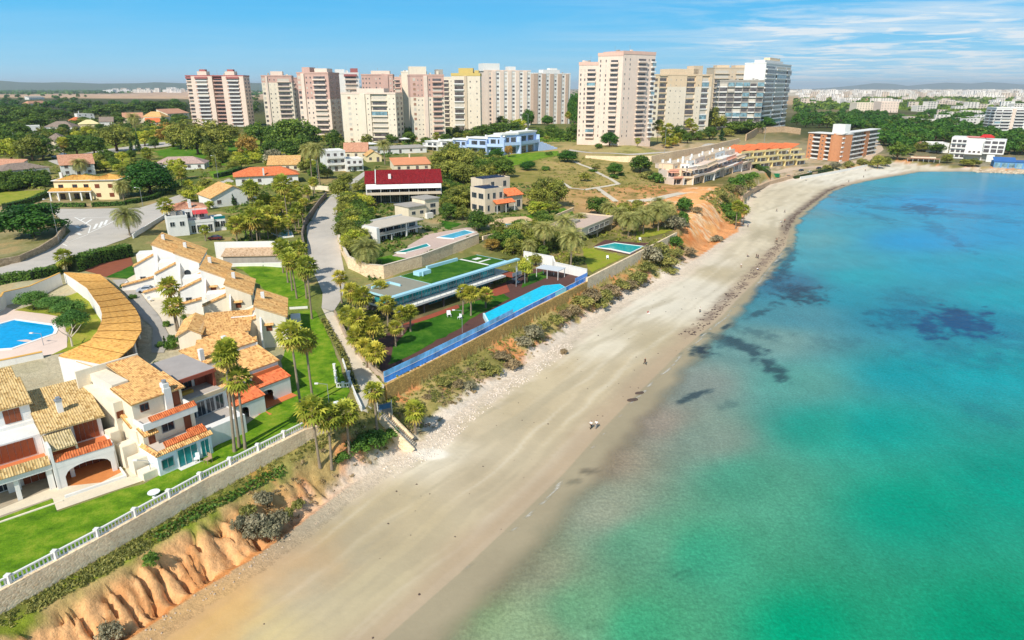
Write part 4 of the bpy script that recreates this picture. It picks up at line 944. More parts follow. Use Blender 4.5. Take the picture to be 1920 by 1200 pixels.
def tower(name, label, cat, uL, uR, vtop, vbL, vbR, depth, n, bays, lower, upper=None, split=1.0, rside=None, lside=None, group='apartment towers above the bay', pents=(), parap=1.2, ground=0.0, parmat=None, balmat=None, plast=None, shift=None):
    def foot(u0, vb):
        ub = u0
        for _ in range(5):
            p = PT(ub, vb); zt = height_at(p[0], p[1], vtop); ub += u0-proj(p[0], p[1], zt)[0]
        return (ub, vb)
    A = foot(uL, vbL); a = PT(*A); H = height_at(a[0], a[1], vtop)-a[2]
    # right foot: same roof height as the left
    ub = uR
    for _ in range(5):
        p = PT(ub, vbR); ub += uR-proj(p[0], p[1], a[2]+H)[0]
    h = House(name, label, cat, A, (ub, vbR), group); w = h.w; fh = (H-ground-parap)/n; tot = sum(b[1] for b in bays); x = 0; lo = h.mb('wall', lower)
    hs = H*split; up = h.mb('upper_wall', upper) if upper else None
    def body(x0, x1, y0, y1, m=None):
        if m is not None: h.mb(m[0], m[1]).box(x0, y0, -3, x1, y1, H)
        elif up is None: lo.box(x0, y0, -3, x1, y1, H)
        else: lo.box(x0, y0, -3, x1, y1, hs); up.box(x0, y0, hs, x1, y1, H)
    for bi, bay in enumerate(bays):
        t, bw = bay[0], bay[1]*w/tot; opt = bay[2] if len(bay) > 2 else {}
        sb = opt.get('sb', {'P': -.9, 'L': 1.6, 'r': 2.5}.get(t, 0)); x1 = x+bw; xc = x+bw/2
        body(x, x1, sb, depth, opt.get('m'))
        if opt.get('cap'): h.mb('roof_cap', opt['cap'], True).box(x-.2, sb-1.5, H-parap-1.2, x1+.2, sb+.0-.01, H-parap+.6)
        for f in range(n):
            z = ground+f*fh
            if t in 'BL':
                d = opt.get('d', 1.5); me = balcony_mesh(bw*opt.get('f', .94), d if t == 'B' else sb, opt.get('bm', balmat or lower), t == 'L', opt.get('g', 1.0))
                o = inst('balcony', me, h.root, (xc, 0 if t == 'L' else sb, z+.1))
                if opt.get('glazed') and (f*7+bi*3) % opt['glazed'] == 0: inst('window', far_win(bw*.9, fh-1.3, 't' if f % 2 else 'g', False), h.root, (xc, (0 if t == 'L' else sb-d)+.05, z+1.1))
                else: inst('window', far_win(bw*.84, fh*.72, 'p' if rnd.random() < .18 else opt.get('gl', 'g'), False), h.root, (xc, sb, z+.2))
            elif t == 'W':
                for k in range(opt.get('k', 1)):
                    inst('window', far_win(opt.get('ww', 1.3), opt.get('wh', 1.4), 'p' if rnd.random() < .35 else opt.get('gl', 'g'), not opt.get('nf')), h.root, (x+bw*(k+.5)/opt.get('k', 1), sb, z+fh*.35))
            elif t == 'r':
                inst('window', far_win(bw*.6, fh*.6, 'g'), h.root, (xc, sb, z+fh*.25))
        x = x1
    for side, spec in (('r', rside), ('l', lside)):
        if not spec: continue
        k = spec['k']
        for f in range(n):
            z = ground+f*fh
            for j in range(k):
                y = depth*(j+.5)/k; xx = w if side == 'r' else 0
                if spec.get('b'):
                    o = inst('balcony', balcony_mesh(depth/k*.9, 1.3, balmat or lower, False, 1.0), h.root, (xx, y, z+.1), DIRS[side])
                inst('window', far_win(depth/k*(.75 if spec.get('b') else .4), fh*(.7 if spec.get('b') else .5), 'g', False), h.root, (xx, y, z+(.2 if spec.get('b') else 1)), DIRS[side])
    pm = parmat or upper or lower; h.parapet('roof_parapet', pm, -.25, -.25, w+.25, depth+.25, H-.1, parap, .3)
    h.mb('roof_deck', GREYP).box(.06, .06+max(0, bays[0][2].get('sb', 0) if len(bays[0]) > 2 else 0), H, w-.06, depth-.06, H+.06)
    for (px0, px1, py0, py1, ph, m) in pents: h.mb('penthouse', m or lower, True).box(px0*w, py0*depth, H+.06, px1*w, py1*depth, H+ph); 
    for _ in range(4):
        rx, ry, rs = rnd.uniform(.08, .85)*w, rnd.uniform(.15, .7)*depth, rnd.uniform(1.2, 2.6); h.mb('roof_plant', GREYP if rnd.random() < .5 else lower, True).box(rx, ry, H+.07, rx+rs, ry+rs, H+rnd.uniform(1.5, 3.6))
    h.mb('aerial', GREYP).tube((w*.5, depth*.5, H), (w*.5, depth*.5, H+7), .12, .06, 6)
    h.done(); return h
g_ = {'g': 1.1}
tower('apartment_tower', 'twin pink towers with maroon roof caps, standing alone left of the tower row', 'apartment tower', 347, 456, 143, 237, 237, 18, 13,
  [('L',.5,{'bm':SHELL,'cap':MAROON}),('P',.35,{'m':('pilaster',SHELL)}),('B',1.05,{'bm':WH2,'cap':MAROON,'sb':-.5}),('P',.4,{'m':('pilaster',SHELL)}),('L',.85,{'bm':PINKU,'cap':MAROON,'sb':3}),('P',.4,{'m':('pilaster',SHELL)}),('B',1.05,{'bm':WH2,'cap':MAROON,'sb':-.5}),('P',.4,{'m':('pilaster',SHELL)})], ROSE, rside={'k':2}, pents=[(.2,.36,.1,.6,5,SHELL),(.68,.84,.1,.6,5,SHELL),(.23,.33,.2,.5,7,MAROON),(.71,.81,.2,.5,7,MAROON)], parmat=MAROON)
tower('apartment_tower', 'pink and cream tower just right of the twin pink towers, balconies on its right half', 'apartment tower', 489, 546, 143, 240, 240, 32, 11,
  [('W',.5,{'ww':2.4,'wh':2.2}),('P',.25,{'m':('pilaster',SHELL)}),('W',1.1,{'k':2,'ww':1}),('B',1.7,{'bm':SHELL}),('w',.2)], IVORY, PINKU, .88, rside={'k':2}, pents=[(.3,.7,.2,.7,5,SHELL)])
tower('apartment_tower', 'pink topped tower with a tall balcony stack, left of the pair behind the cream block', 'apartment tower', 556, 615, 138, 262, 263, 24, 13,
  [('W',.5,{'ww':2.2,'wh':2}),('P',.4,{'m':('pilaster',SHELL)}),('W',1,{'k':2,'ww':1}),('B',1.7,{'bm':SHELL}),('w',.3)], SHELL, PINKU, .62, rside={'k':2}, pents=[(.1,.35,.2,.7,5,PINKU),(.5,.9,.2,.7,4,SHELL)])
tower('apartment_tower', 'white tower with dark curved balconies under a red cap, half hidden behind the cream block', 'apartment tower', 630, 672, 138, 246, 246, 20, 12, [('w',.8),('B',1.3,{'bm':SHELL,'cap':MAROON}),('w',.2)], WH2, rside={'k':3,'b':1}, pents=[(.0,.4,.2,.7,4,WH2),(.7,1,.2,.7,5,MAROON)])
tower('apartment_tower', 'rose topped tower rising behind the stepped cream block, balconies on its shaded right side', 'apartment tower', 677, 736, 141, 250, 250, 26, 13, [('W',1.2,{'k':3,'ww':1}),('w',.4,{'m':('pilaster',PINKU)}),('W',1,{'k':2,'ww':1}),('P',.8,{'m':('pilaster',WH2)}),('W',.6,{'k':1})], IVORY, PINKU, .6, rside={'k':2,'b':1}, pents=[(.3,.9,.2,.7,4,SHELL)])
tower('apartment_tower', 'narrow plain white tower squeezed between the rose topped towers', 'apartment tower', 752, 772, 136, 246, 246, 16, 12, [('w',1),('W',.6,{'ww':1.6})], IVORY, pents=[(.1,.9,.2,.7,2,WH2)])
tower('apartment_tower', 'lower cream block with a stepped roofline, in front of the rose topped tower', 'apartment tower', 639, 741, 176, 267, 268, 20, 9, [('w',.5),('W',.5,{'ww':2.2,'wh':1.8,'gl':'s'}),('W',.8,{'k':1,'ww':.8,'wh':.8}),('P',.5,{'m':('pilaster',IVORY)}),('W',.5,{'ww':.8,'wh':.8}),('L',1.6,{'bm':IVORY,'sb':1.4,'glazed':5}),('W',.8,{'k':2,'ww':.8,'wh':.9})], IVORY, rside={'k':2}, pents=[(.28,.78,.1,.8,4,SHELL)], parmat=SHELL)
tower('apartment_tower', 'big rose topped cream tower with pink balconies, right of the stepped cream block', 'apartment tower', 768, 832, 142, 265, 265, 24, 13, [('w',.3),('W',.5,{'ww':2,'wh':2,'gl':'s'}),('W',1,{'k':2,'ww':.8,'wh':.8}),('P',.5,{'m':('pilaster',SHELL)}),('W',.6,{'ww':.9}),('B',1.4,{'bm':ROSE}),('w',.25)], IVORY, PINKU, .68, rside={'k':2}, pents=[(.0,.5,.1,.6,7,IVORY),(.8,1,.2,.7,5,GREYP)])
tower('apartment_tower', 'white balconied tower with a yellow roof storey', 'apartment tower', 846, 900, 142, 246, 246, 22, 9, [('w',.25),('B',1.2,{'bm':WH2,'d':1.2}),('P',.3,{'m':('pilaster',TANP)}),('W',1.5,{'k':2,'ww':1})], IVORY, rside={'k':2}, parmat=YELLOWP, pents=[(.25,.75,.1,.7,7,YELLOWP),(.8,.95,.1,.5,5,YELLOWP)], parap=2.5)
tower('apartment_tower', 'ribbed brown and white tower with a white plant storey on its left end', 'apartment tower', 908, 995, 133, 236, 235, 22, 13, [('P',.5,{'m':('rib',SHELL),'sb':-.3}),('W',.5,{'ww':2.2,'wh':2.2,'gl':'g'}),('P',.5,{'m':('rib',RIBB)}),('W',.55,{'ww':2.6,'wh':2.0,'nf':1,'m':('panel',WH2)}),('P',.5,{'m':('rib',RIBB)}),('W',.55,{'ww':2.6,'wh':2.0,'nf':1,'m':('panel',WH2)}),('P',.5,{'m':('rib',RIBB)}),('W',.55,{'ww':2.6,'wh':2.0,'nf':1,'m':('panel',WH2)}),('P',.5,{'m':('rib',RIBB)}),('W',.55,{'ww':2.6,'wh':2.0,'nf':1,'m':('panel',WH2)}),('P',.5,{'m':('rib',RIBB)}),('W',.5,{'ww':2.4,'wh':2.0,'nf':1,'m':('panel',WH2)})], SHELL, pents=[(-.02,.34,.1,.8,8,WH2),(.55,.7,.2,.7,5,WH2)], split=1)
tower('apartment_tower', 'ribbed brown and white tower with lit white right edge, right of its taller twin', 'apartment tower', 1000, 1070, 138, 232, 232, 20, 12, [('P',.55,{'m':('rib',RIBB)}),('W',.55,{'ww':2.6,'wh':2.0,'nf':1,'m':('panel',WH2)}),('P',.5,{'m':('rib',RIBB)}),('W',.55,{'ww':2.6,'wh':2.0,'nf':1,'m':('panel',WH2)}),('P',.5,{'m':('rib',RIBB)}),('W',.55,{'ww':2.6,'wh':2.0,'nf':1,'m':('panel',WH2)}),('P',.5,{'m':('rib',RIBB)}),('W',.55,{'ww':2.6,'wh':2.0,'nf':1,'m':('panel',WH2)}),('P',.4,{'m':('rib',RIBB)}),('w',.3)], WH2, rside={'k':2}, pents=[(.3,.75,.2,.7,5,WH2),(.5,.7,.3,.6,7,WH2)])
T9 = [('W',.55,{'k':2,'ww':.9,'wh':1.7}),('B',.62,{'bm':SHELL,'glazed':5}),('w',.12)]
for (uL, uR, vt, vb1, vb2, n, bays, lab, sd) in ((1086,1121.5,122,271,272,15,T9,'sand pink tower, lowest and leftmost wing of the tallest tower group','l'),
    (1121.8,1168.8,105,272,273,17,[('W',.8,{'k':2,'ww':.8,'wh':1.7}),('w',.1),('B',.62,{'bm':SHELL,'glazed':6}),('w',.3)],'sand pink tower, middle wing of the tallest tower group','l'),
    (1169,1229.5,101,273,275,17,[('W',.7,{'k':2,'ww':.7,'wh':1.5}),('w',.4),('B',.65,{'bm':SHELL,'glazed':4}),('W',.35,{'ww':.8}),('B',.3,{'bm':WH2,'glazed':3})],'sand pink tower, tallest wing, with dark windows at its roof corner','r')):
    tower('apartment_tower', lab, 'apartment tower', uL, uR, vt, vb1, vb2, 22, n, bays, SHELL, rside={'k':3,'b':1} if sd == 'r' else None, lside={'k':2} if uL < 1090 else None, ground=5, parap=2.2, parmat=ROSE, pents=[(.15,.8,.2,.7,2.5,ROSE)] if uL > 1100 else ())
tower('apartment_tower', 'cream tower with a rooftop block, right of the tallest sand pink towers', 'apartment tower', 1238, 1336, 141, 258, 254, 24, 11, [('L',.6,{'bm':SANDP,'sb':1.2}),('W',.5,{'ww':.9}),('W',.7,{'k':2,'ww':.8,'wh':.8}),('w',.3),('L',.7,{'bm':SANDP,'sb':1.2,'glazed':4}),('W',.5,{'ww':.9}),('L',.6,{'bm':WH2,'sb':1.0,'glazed':3}),('w',.2)], IVORY, SANDP, .82, lside={'k':2}, pents=[(.2,.75,.1,.8,6,SANDP),(.66,.83,.1,.6,9,TANP)])
tower('apartment_tower', 'tan banded tower rising behind the glazed terrace block', 'apartment tower', 1340, 1416, 128, 236, 236, 24, 12, [('B',1.1,{'bm':TANP,'d':1.6}),('W',.4,{'ww':1.2}),('B',1.2,{'bm':SANDP,'d':1.6}),('w',.2)], TANP, rside={'k':3,'b':1}, pents=[(.1,.4,.2,.7,4,SANDP),(.55,.85,.2,.7,4,SANDP)])
tower('terrace_block', 'grey and white glazed terrace block below the tan banded tower', 'apartment block', 1350, 1434, 152, 248, 246, 20, 10, [('B',.8,{'bm':WH2,'glazed':2}),('B',.7,{'bm':GREYP,'glazed':3}),('B',.8,{'bm':WH2,'glazed':3}),('B',.7,{'bm':GREYP,'glazed':2}),('B',.7,{'bm':WH2,'glazed':4}),('B',.7,{'bm':GREYP,'glazed':2})], GREYP, lside={'k':2,'b':1}, balmat=WH2)
tower('apartment_tower', 'white tower with stacked glazed balconies, rightmost of the tower row', 'apartment tower', 1437, 1484, 119, 243, 242, 22, 14, [('B',1,{'bm':WH2,'glazed':4,'g':1.15}),('B',1.1,{'bm':WH2,'glazed':5,'g':1.15}),('B',.5,{'bm':WH2,'glazed':2})], WH2, rside={'k':2,'b':1}, pents=[(.1,.8,.2,.7,4,WH2),(.35,.75,.3,.6,7,SANDP)], balmat=WH2)
for uL, uR, vt, vb, n, lo, up, lab in ((536,562,147,236,11,SHELL,PINKU,'pale rose tower filling the gap behind the pink and cream tower'),(612,634,142,240,12,IVORY,None,'plain ivory tower just left of the white red capped tower'),(738,757,146,242,11,ROSE,None,'rose tower end seen between the stepped cream block and the narrow white tower'),(828,850,146,238,11,IVORY,None,'cream tower end left of the yellow topped tower'),(986,1003,147,230,11,SHELL,None,'pale tower end between the two ribbed towers')):
    tower('apartment_tower', lab, 'apartment tower', uL, uR, vt, vb, vb, 22, n, [('w',.2),('B',1,{'bm':lo,'d':1.2}),('W',.7,{'k':1,'ww':1.2})], lo, up, .75, rside={'k':2})
# ---------------------------------------------------------------- houses of the middle distance
def villa(name, label, A, B, vt, depth, roof=None, rmat=None, rise=None, n=2, wm=None, wins=3, lw=0, rw=2, style='wg', near=False, cat='house', group=None, corr=0, chim=None, balc=None, ov=.5, par=.6, door=True, ridge_v=None, glass='g', axis='x'):
    h = House(name, label, cat, A, B, group); w = h.w; H = max(2.4, h.htop(vt)); wm = wm or WHITE(); h.H = H
    h.mb('wall', wm).box(0, 0, -2.5, w, depth, H); fh = H/n
    if ridge_v is not None: rise = max(.6, h.htop(ridge_v, w/2, depth/2)-H)
    if roof == 'hip': h.hip('roof', rmat, 0, 0, w, depth, H, rise or 1.8, ov, corr)
    elif roof == 'gable': h.gable('roof', rmat, 0, 0, w, depth, H, rise or 1.8, axis, ov, corr, wallmat=wm)
    elif roof == 'mono': h.mono('roof', rmat, 0, 0, w, depth, H, H+(rise or 1.5), ov, corr); h.mb('wall', wm).add([(0,0,H),(0,depth,H),(0,depth,H+(rise or 1.5)-.15),(w,0,H),(w,depth,H),(w,depth,H+(rise or 1.5)-.15)], [(0,2,1),(3,4,5),(1,2,5,4)])
    else:
        h.parapet('roof_parapet', wm, -.05, -.05, w+.05, depth+.05, H-.02, par, .22); h.mb('roof', rmat or GREYP).box(.2, .2, H, w-.2, depth-.2, H+.05)
    ww, wh = min(1.6, w/max(1, wins)*.5), min(1.5, fh*.5)
    for f in range(n):
        z = f*fh+fh*.32
        for i in range(wins):
            x = w*(i+.5)/wins
            if door and f == 0 and i == wins//2: h.win('f', x, 0, .05, min(1.6, ww*1.3), fh*.72, 'bg' if near else 'b'+glass, near, 'door' if near else 'window')
            else: h.win('f', x, 0, z, ww, wh, style[0]+glass if near else 'w'+glass, near)
        for side, k, x in (('l', lw, 0), ('r', rw, w)):
            for i in range(k): h.win(side, x, depth*(i+.5)/k, z, min(1.4, depth/k*.5), wh, 'w'+glass, near)
    if balc:
        for f in range(1, n):
            inst('balcony', balcony_mesh(w*balc, 1.6, wm, False, 1.0), h.root, (w/2, 0, f*fh))
    for c in chim or ():
        h.mb('chimney', wm, True).box(c[0]*w-.35, c[1]*depth-.35, H-.2, c[0]*w+.35, c[1]*depth+.35, H+c[2]).box(c[0]*w-.45, c[1]*depth-.45, H+c[2]+.002, c[0]*w+.45, c[1]*depth+.45, H+c[2]+.16)
    h.done(); return h
# red roofed apartment house: glazed ground floor, long balcony, awning band under a dark red roof
h = House('apartment_house', 'long white apartment house with a dark red tiled roof and white awning band', 'apartment house', (688,384), (829,382)); w = h.w; H = h.htop(346); d = 11
h.mb('wall', WHITE()).box(0, 0, -2, .4, d, H+.4).box(w-.4, 0, -2, w, d, H+.4).box(.4, 3.2, -2, w-.4, d, H).box(.4, .2, H*.48, w-.4, 3.2, H*.5)
h.mb('roof', TILE_RED()).slope((-.4, -.3, H+.3), (w*.12, -.3, H+.3), (w*.12, d*.75, H+4.4), (-.4, d*.75, H+4.4), corr=.6).slope((w*.14, -.9, H+.2), (w+.5, -.9, H+.2), (w+.5, d*.78, H+4.7), (w*.14, d*.78, H+4.7), corr=.6)
h.mb('roof', TILE_RED()).slope((w+.5, d+.6, H+1), (-.4, d+.6, H+1), (-.4, d*.78, H+4.4), (w+.5, d*.78, H+4.4), corr=.6)
h.mb('gable', WHITE()).add([(0,0,H+.3),(0,d,H+.3),(0,d*.76,H+4.1),(w,0,H+.3),(w,d,H+.3),(w,d*.76,H+4.1)], [(0,2,1),(3,4,5)])
h.mb('awning', WH2).slope((.3, -1.9, H-1.7), (w-.2, -1.9, H-1.7), (w-.2, -.5, H+.1), (.3, -.5, H+.1))
h.mb('chimney', WH2).box(w*.3, 2.4, H+1, w*.3+1.1, 3.4, H+3.6); h.mb('roof_seam', WH2).bar((w*.13, -.9, H+.5), (w*.13, d*.78, H+4.8), .3, .3)
h.mb('balcony', M('beige_band', (214,196,172), .1, .5)).box(.4, -1.4, H*.48, w-.4, .2, H*.48+.25).box(.4, -1.4, H*.48+.25, w-.4, -1.25, H*.48+1.1)
for i in range(7):
    h.win('f', 2+(w-4)*(i+.5)/7, 3.2, .1, (w-6)/7, H*.42, 'gg', True); h.win('f', 2+(w-4)*(i+.5)/7, 3.2, H*.52, (w-6)/7, H*.42, 'wg', True); h.mb('post', WHITE(), True).box(2+(w-4)*i/7, -1.2, H*.5+.2, 2.12+(w-4)*i/7, -1.1, H)
h.done()
# modern white house with flat roof, glazed terrace floor
h = House('modern_house', 'flat roofed white modern house with recessed glazing above two pools', 'house', (708,458), (793,438)); w = h.w; H = h.htop(428); d = 10
h.mb('wall', WH2).box(0, 0, -2, 1.2, d, H).box(1.2, 2.4, -2, w, d, H-.3).box(1.2, .1, H*.5-.3, w, 2.4, H*.5); h.mb('roof', M('pale_roof_gravel', (206,192,172), .1, .6)).box(1.202, -.6, H-.3, w+.4, d, H-.02)
h.mb('terrace_parapet', GREYP).box(1.2, 0, H*.5+.002, w*.62, .15, H*.5+.9); h.mb('roof_parapet', WH2).box(1.2, d-.3, H, w, d, H+.5)
for i in range(5): h.win('f', 2.6+(w-3.5)*(i+.5)/5, 2.4, H*.52, (w-4)/5*.9, H*.38, 'gg', True); h.win('f', 2.6+(w-3.5)*(i+.5)/5, 2.4, .1, (w-4)/5*.85, H*.4, 'wg', True)
for i in (.3, .6): h.win('l', 0, d*i, H*.25, .5, .9, 'ng', True)
h.mb('column', WH2, True).box(w*.62, -.1, -1, w*.62+.5, .4, H-.3); h.mb('column', WH2, True).box(w*.3, 0, -1, w*.3+.3, .3, H*.5-.3); h.done()
h = House('modern_house', 'stepped beige house between the red roofed house and the white modern house', 'house', (767,414), (826,404)); w = h.w; H = h.htop(380); d = 9
h.mb('wall', CREAM()).box(0, 0, -2, w*.55, d, H*.72).box(w*.55+.003, .8, -2, w, d, H); h.mb('roof', GREYP).box(-.3, -.4, H*.72, w*.54, d+.2, H*.72+.35).box(w*.53, .3, H, w+.4, d+.3, H+.4)
h.mb('stair', WHITE()).box(w*.5, -1.4, -1, w*.7, .0-.01, H*.3)
for x, z in ((.15,.3),(.4,.3)): h.win('f', x*w, 0, z*H, 1.6, 1.2, 'gg', True)
h.win('f', w*.8, .8, H*.55, 2.4, 1.4, 'gg', True); h.win('f', w*.8, .8, H*.12, 2.4, 2, 'gg', True)
for z in (.2,.6): h.win('r', w, d*.5, z*H, 3, 1.4, 'gg', True)
h.done()
# villa with solar panels
h = House('solar_villa', 'beige villa with solar panels on its flat roofs and small orange tiled canopies', 'house', (910,402), (984,393)); w = h.w; H = h.htop(357); d = 17
SV = M('warm_beige_plaster', (226,206,178), .08, .4, streak=.1)
h.mb('wall', SV).box(0, 0, -2, w*.45, d*.55, H).box(w*.45+.003, 1.6, -2, w, d*.6, H*.6).box(w*.3, d*.55+.003, -2, w, d, H*1.25)
h.parapet('roof_parapet', SV, 0, 0, w*.45, d*.55, H, .5); h.parapet('roof_parapet', SV, w*.3, d*.55+.01, w, d, H*1.25, .5)
SOL = Mglass('solar_cell', (44,50,70), .25)
for (x0, x1, y0, y1, z) in ((.03,.42,.05,.5,1.0),(.36,.95,.62,.95,1.25)):
    for i in range(5):
        for j in range(3):
            a, b_ = x0*w+(x1-x0)*w*i/5, y0*d+(y1-y0)*d*j/3; h.mb('solar_panel', SOL, True).slope((a, b_, z*H+.15), (a+(x1-x0)*w/5*.93, b_, z*H+.15), (a+(x1-x0)*w/5*.93, b_+(y1-y0)*d/3*.8, z*H+.75), (a, b_+(y1-y0)*d/3*.8, z*H+.75), th=.06)
h.mb('canopy', TILE_ORG(), True).slope((w*.18, -2.6, H*.42), (w*.66, -2.6, H*.42), (w*.66, .0, H*.55), (w*.18, .0, H*.55), corr=.4); h.mb('canopy', TILE_ORG(), True).slope((w*.58, .8, H*.62), (w*1.02, .8, H*.62), (w*1.0, d*.35, H*.86), (w*.6, d*.35, H*.86), corr=.4)
for x in (.2, .42, .64): h.mb('post', WHITE(), True).box(x*w-.1, -2.4, -1, x*w+.1, -2.2, H*.42)
for x, z, ww in ((.08,.62,1),(.22,.62,1.4),(.38,.62,1.4),(.08,.12,1),(.3,.05,2.6)): h.win('f', x*w, 0, z*H, ww, H*.24, 'gg', True)
for x in (.6, .9): h.win('f', x*w, 1.6, H*.1, 1.8, H*.3, 'gg', True)
for x in (.55, .86): h.win('f', x*w, d*.55, H*.9, 1.6, H*.25, 'gg', True)
for y in (.15, .4):
    for z in (.62, .12): h.win('l', 0, y*d, z*H, 3, H*.22, 'gg', True)
h.done()
# flat modern house above the sea wall garden
h = House('modern_house', 'flat roofed cream house with four big square windows over a dark open ground floor', 'house', (1090,455), (1149,430)); w = h.w; H = h.htop(431); d = 13
CR2 = M('stone_cream', (216,196,166), .1, .5, streak=.1)
h.mb('wall', CR2).box(0, 0, H*.46, w, d, H).box(.6, 3.2, -1.5, w-.4, d, H*.46); h.mb('roof', M('rose_gravel', (206,180,160), .12, .6)).box(.4, .4, H+.001, w-.4, d-.4, H+.06); h.parapet('roof_parapet', CR2, -.06, -.06, w+.06, d+.06, H, .5, .3)
for i in range(4): h.win('f', w*(.2+.66*(i+.5)/4), 0, H*.52, w*.145, H*.36, 'wg', True); h.win('f', w*(.12+.8*(i+.5)/4), 3.2, .1, w*.16, H*.38, 'gg', True)
for x in (.02, .5, .97): h.mb('column', CR2, True).box(x*w, .2, -1.5, x*w+.3, .5, H*.46)
h.mb('roof_box', GREYP).box(w*.3, d*.5, H+.06, w*.45, d*.65, H+.9); h.done()
# terraced blue and white houses
BL = [((793,281),(820,284),264),((820,284),(845,287),262),((845,287),(874,289),260),((874,289),(912,291),257),((912,291),(945,291),254),((945,291),(977,288),251),((977,288),(1012,283),248)]
for i, (A, B, vt) in enumerate(BL):
    h = House('terraced_house', ['white terraced house at the low end of the blue and white row','white terraced house, second from the low end of the blue row','pale blue terraced house, third from the low end of the blue row','middle house of the pale blue and white terrace','pale blue terraced house, third from the high end of the row','pale blue terraced house, second from the high end of the row','tallest pale blue terraced house, at the lawn end of the row'][i], 'terraced house', A, B, 'blue and white terraced houses', zbase=PT(*B)[2]); w = h.w; H = h.htop(vt); wm = BLUEW if i > 1 else WH2
    h.mb('wall', wm).box(0, 3, -2, w-.3, 12, H*.92).box(0, 0, -2, .4, 3, H*.8).box(w-.7, 0, -2, w-.3, 3, H*.8); h.mb('roof', WH2).box(-.1, 2.2, H*.92, w-.2, 12.2, H)
    h.mb('balcony', wm).box(.4, .2, H*.42, w-.7, 3, H*.45).box(.4, .2, H*.45, w-.7, .35, H*.58); h.mb('chimney', WH2).box(w*.7, 6, H, w*.7+1.2, 7.2, H+1.6)
    for x in (.3, .7): h.win('f', w*x, 3, H*.5, w*.3, H*.3, 'wg', True); h.win('f', w*x, 3, .1, w*.3, H*.33, 'wg', True)
    h.done()
h = House('garden_stair', 'pale blue stepped end wall descending from the blue row to the lawn', 'wall', (1012,283), (1045,279)); w = h.w
for i in range(5): h.mb('wall', BLUEW).box(w*i/5, 0, -1, w*(i+1)/5-.01*(i % 2), 6, 6*(1-i/5.2))
h.done()
# cream two storey villa with ochre roofs
h = House('villa', 'cream two storey villa with ochre tiled roofs and a columned porch beside the road', 'villa', (97,377), (222,375)); w = h.w; H = h.htop(341); d = 13
YC = M('butter_plaster', (238,218,172), .08, .4)
h.mb('wall', YC).box(w*.02, 3.2, -1.5, w*.6, d, H).box(w*.6+.003, 1.2, -1.5, w, d-1, H*1.0)
h.mb('fascia', WH2).box(-.6, -.7, H*.46, w*.62, 3.19, H*.46+.3).box(w*.0, 2.4, H-.05, w*.61, d+.6, H+.2).box(w*.58, .5, H+.203, w*1.04, d, H+.4)
h.mono('roof', TILE_OCH(), -.4, -.4, w*.6, 3.2, H*.46+.32, H*.46+1.3, .2, .5); h.hip('roof', TILE_OCH(), w*.06, 3, w*.6, d, H+.25, 1.6, .4, .5); h.hip('roof', TILE_OCH(), w*.62, 1.2, w, d-1, H+.5, 1.7, .5, .5)
for x in (0, .12, .29, .46, .6): h.mb('column', WH2, True).box(w*x-.25, -.4, -1, w*x+.25, .1, H*.46)
for x in (.12, .33, .5): h.win('f', w*x, 3.2, H*.62, 1.9, 1.4, 'bg', True); h.win('f', w*x, 3.2, .1, 2, 2.4, 'bg', True)
for x in (.7, .9): h.win('f', w*x, 1.2, H*.62, 1.8, 1.6, 'bs', True); h.win('f', w*x, 1.2, H*.15, 1.8, 1.6, 'bs', True)
for x in (.3, .7): h.win('r', w, d*x, H*.62, 1.6, 1.5, 'bg', True)
h.mb('chimney', WHITE()).box(w*.08, 6, H, w*.08+1, 7, H+3); h.done()
villa('villa', 'white villa with a pale pink tiled gable roof behind the cream villa', (117,330), (180,327), 309, 14, 'gable', TILE_PINK(), n=2, wins=3, rw=3, ridge_v=289, chim=[(.35,.6,4)])
villa('house', 'low house under a wide grey hipped roof at the left edge, in front of palms', (4,336), (95,327), 321, 16, 'hip', TILE_GREY(), n=1, wins=4, ridge_v=305)
villa('house', 'pale house with two salmon roof panels at the far left, beside the grey hipped roof', (-40,330), (22,331), 318, 12, 'mono', TILE_PINK(), n=1, wins=3, ridge_v=300, wm=CREAM())
villa('house', 'brown flat hipped house with a deep shaded balcony behind palms', (90,283), (124,282), 262, 14, 'hip', TILE_GREY(), n=2, wins=3, ridge_v=249, balc=.9, wm=CREAM())
villa('house', 'flat white house left of the brown balcony house', (24,254), (52,253), 242, 14, None, WH2, n=1, wins=3, wm=WH2); villa('house', 'flat white cubic house with a tall box, right of the flat white house', (52,253), (78,252), 237, 12, None, WH2, n=2, wins=2, wm=WH2)
villa('house', 'house with a broad grey hipped roof behind the white cubic houses', (84,246), (136,245), 238, 18, 'hip', TILE_GREY(), n=1, wins=4, ridge_v=227)
villa('house', 'pale yellow house with a low pitched roof among trees', (150,243), (190,241), 233, 16, 'hip', M('butter_roof', (232,214,160), .1, .4), n=1, wins=3, ridge_v=224, wm=YC)
villa('house', 'small house with a bright orange roof behind the pale yellow house', (138,232), (160,231), 226, 12, 'hip', TILE_ORG(), n=1, wins=2, ridge_v=219); villa('house', 'white boxy house with a roof turret on the wooded slope', (146,224), (178,223), 214, 12, None, WH2, n=2, wins=3, wm=WH2, chim=[(.2,.5,4)])
villa('house', 'white house with brown sloping roof, right of the pale yellow house', (188,238), (214,237), 228, 14, 'gable', TILE_GREY(), n=1, wins=2, ridge_v=219)
villa('house', 'tan roofed villa with many gables, left one of the hillside pair', (232,231), (270,230), 221, 18, 'gable', TILE_PINK(), n=1, wins=3, ridge_v=211, chim=[(.3,.5,3)], wm=CREAM()); villa('house', 'tan roofed villa with a tall chimney, right one of the hillside pair', (268,228), (304,228), 219, 16, 'hip', TILE_TAN(), n=1, wins=3, ridge_v=209, chim=[(.6,.5,4)], wm=CREAM())
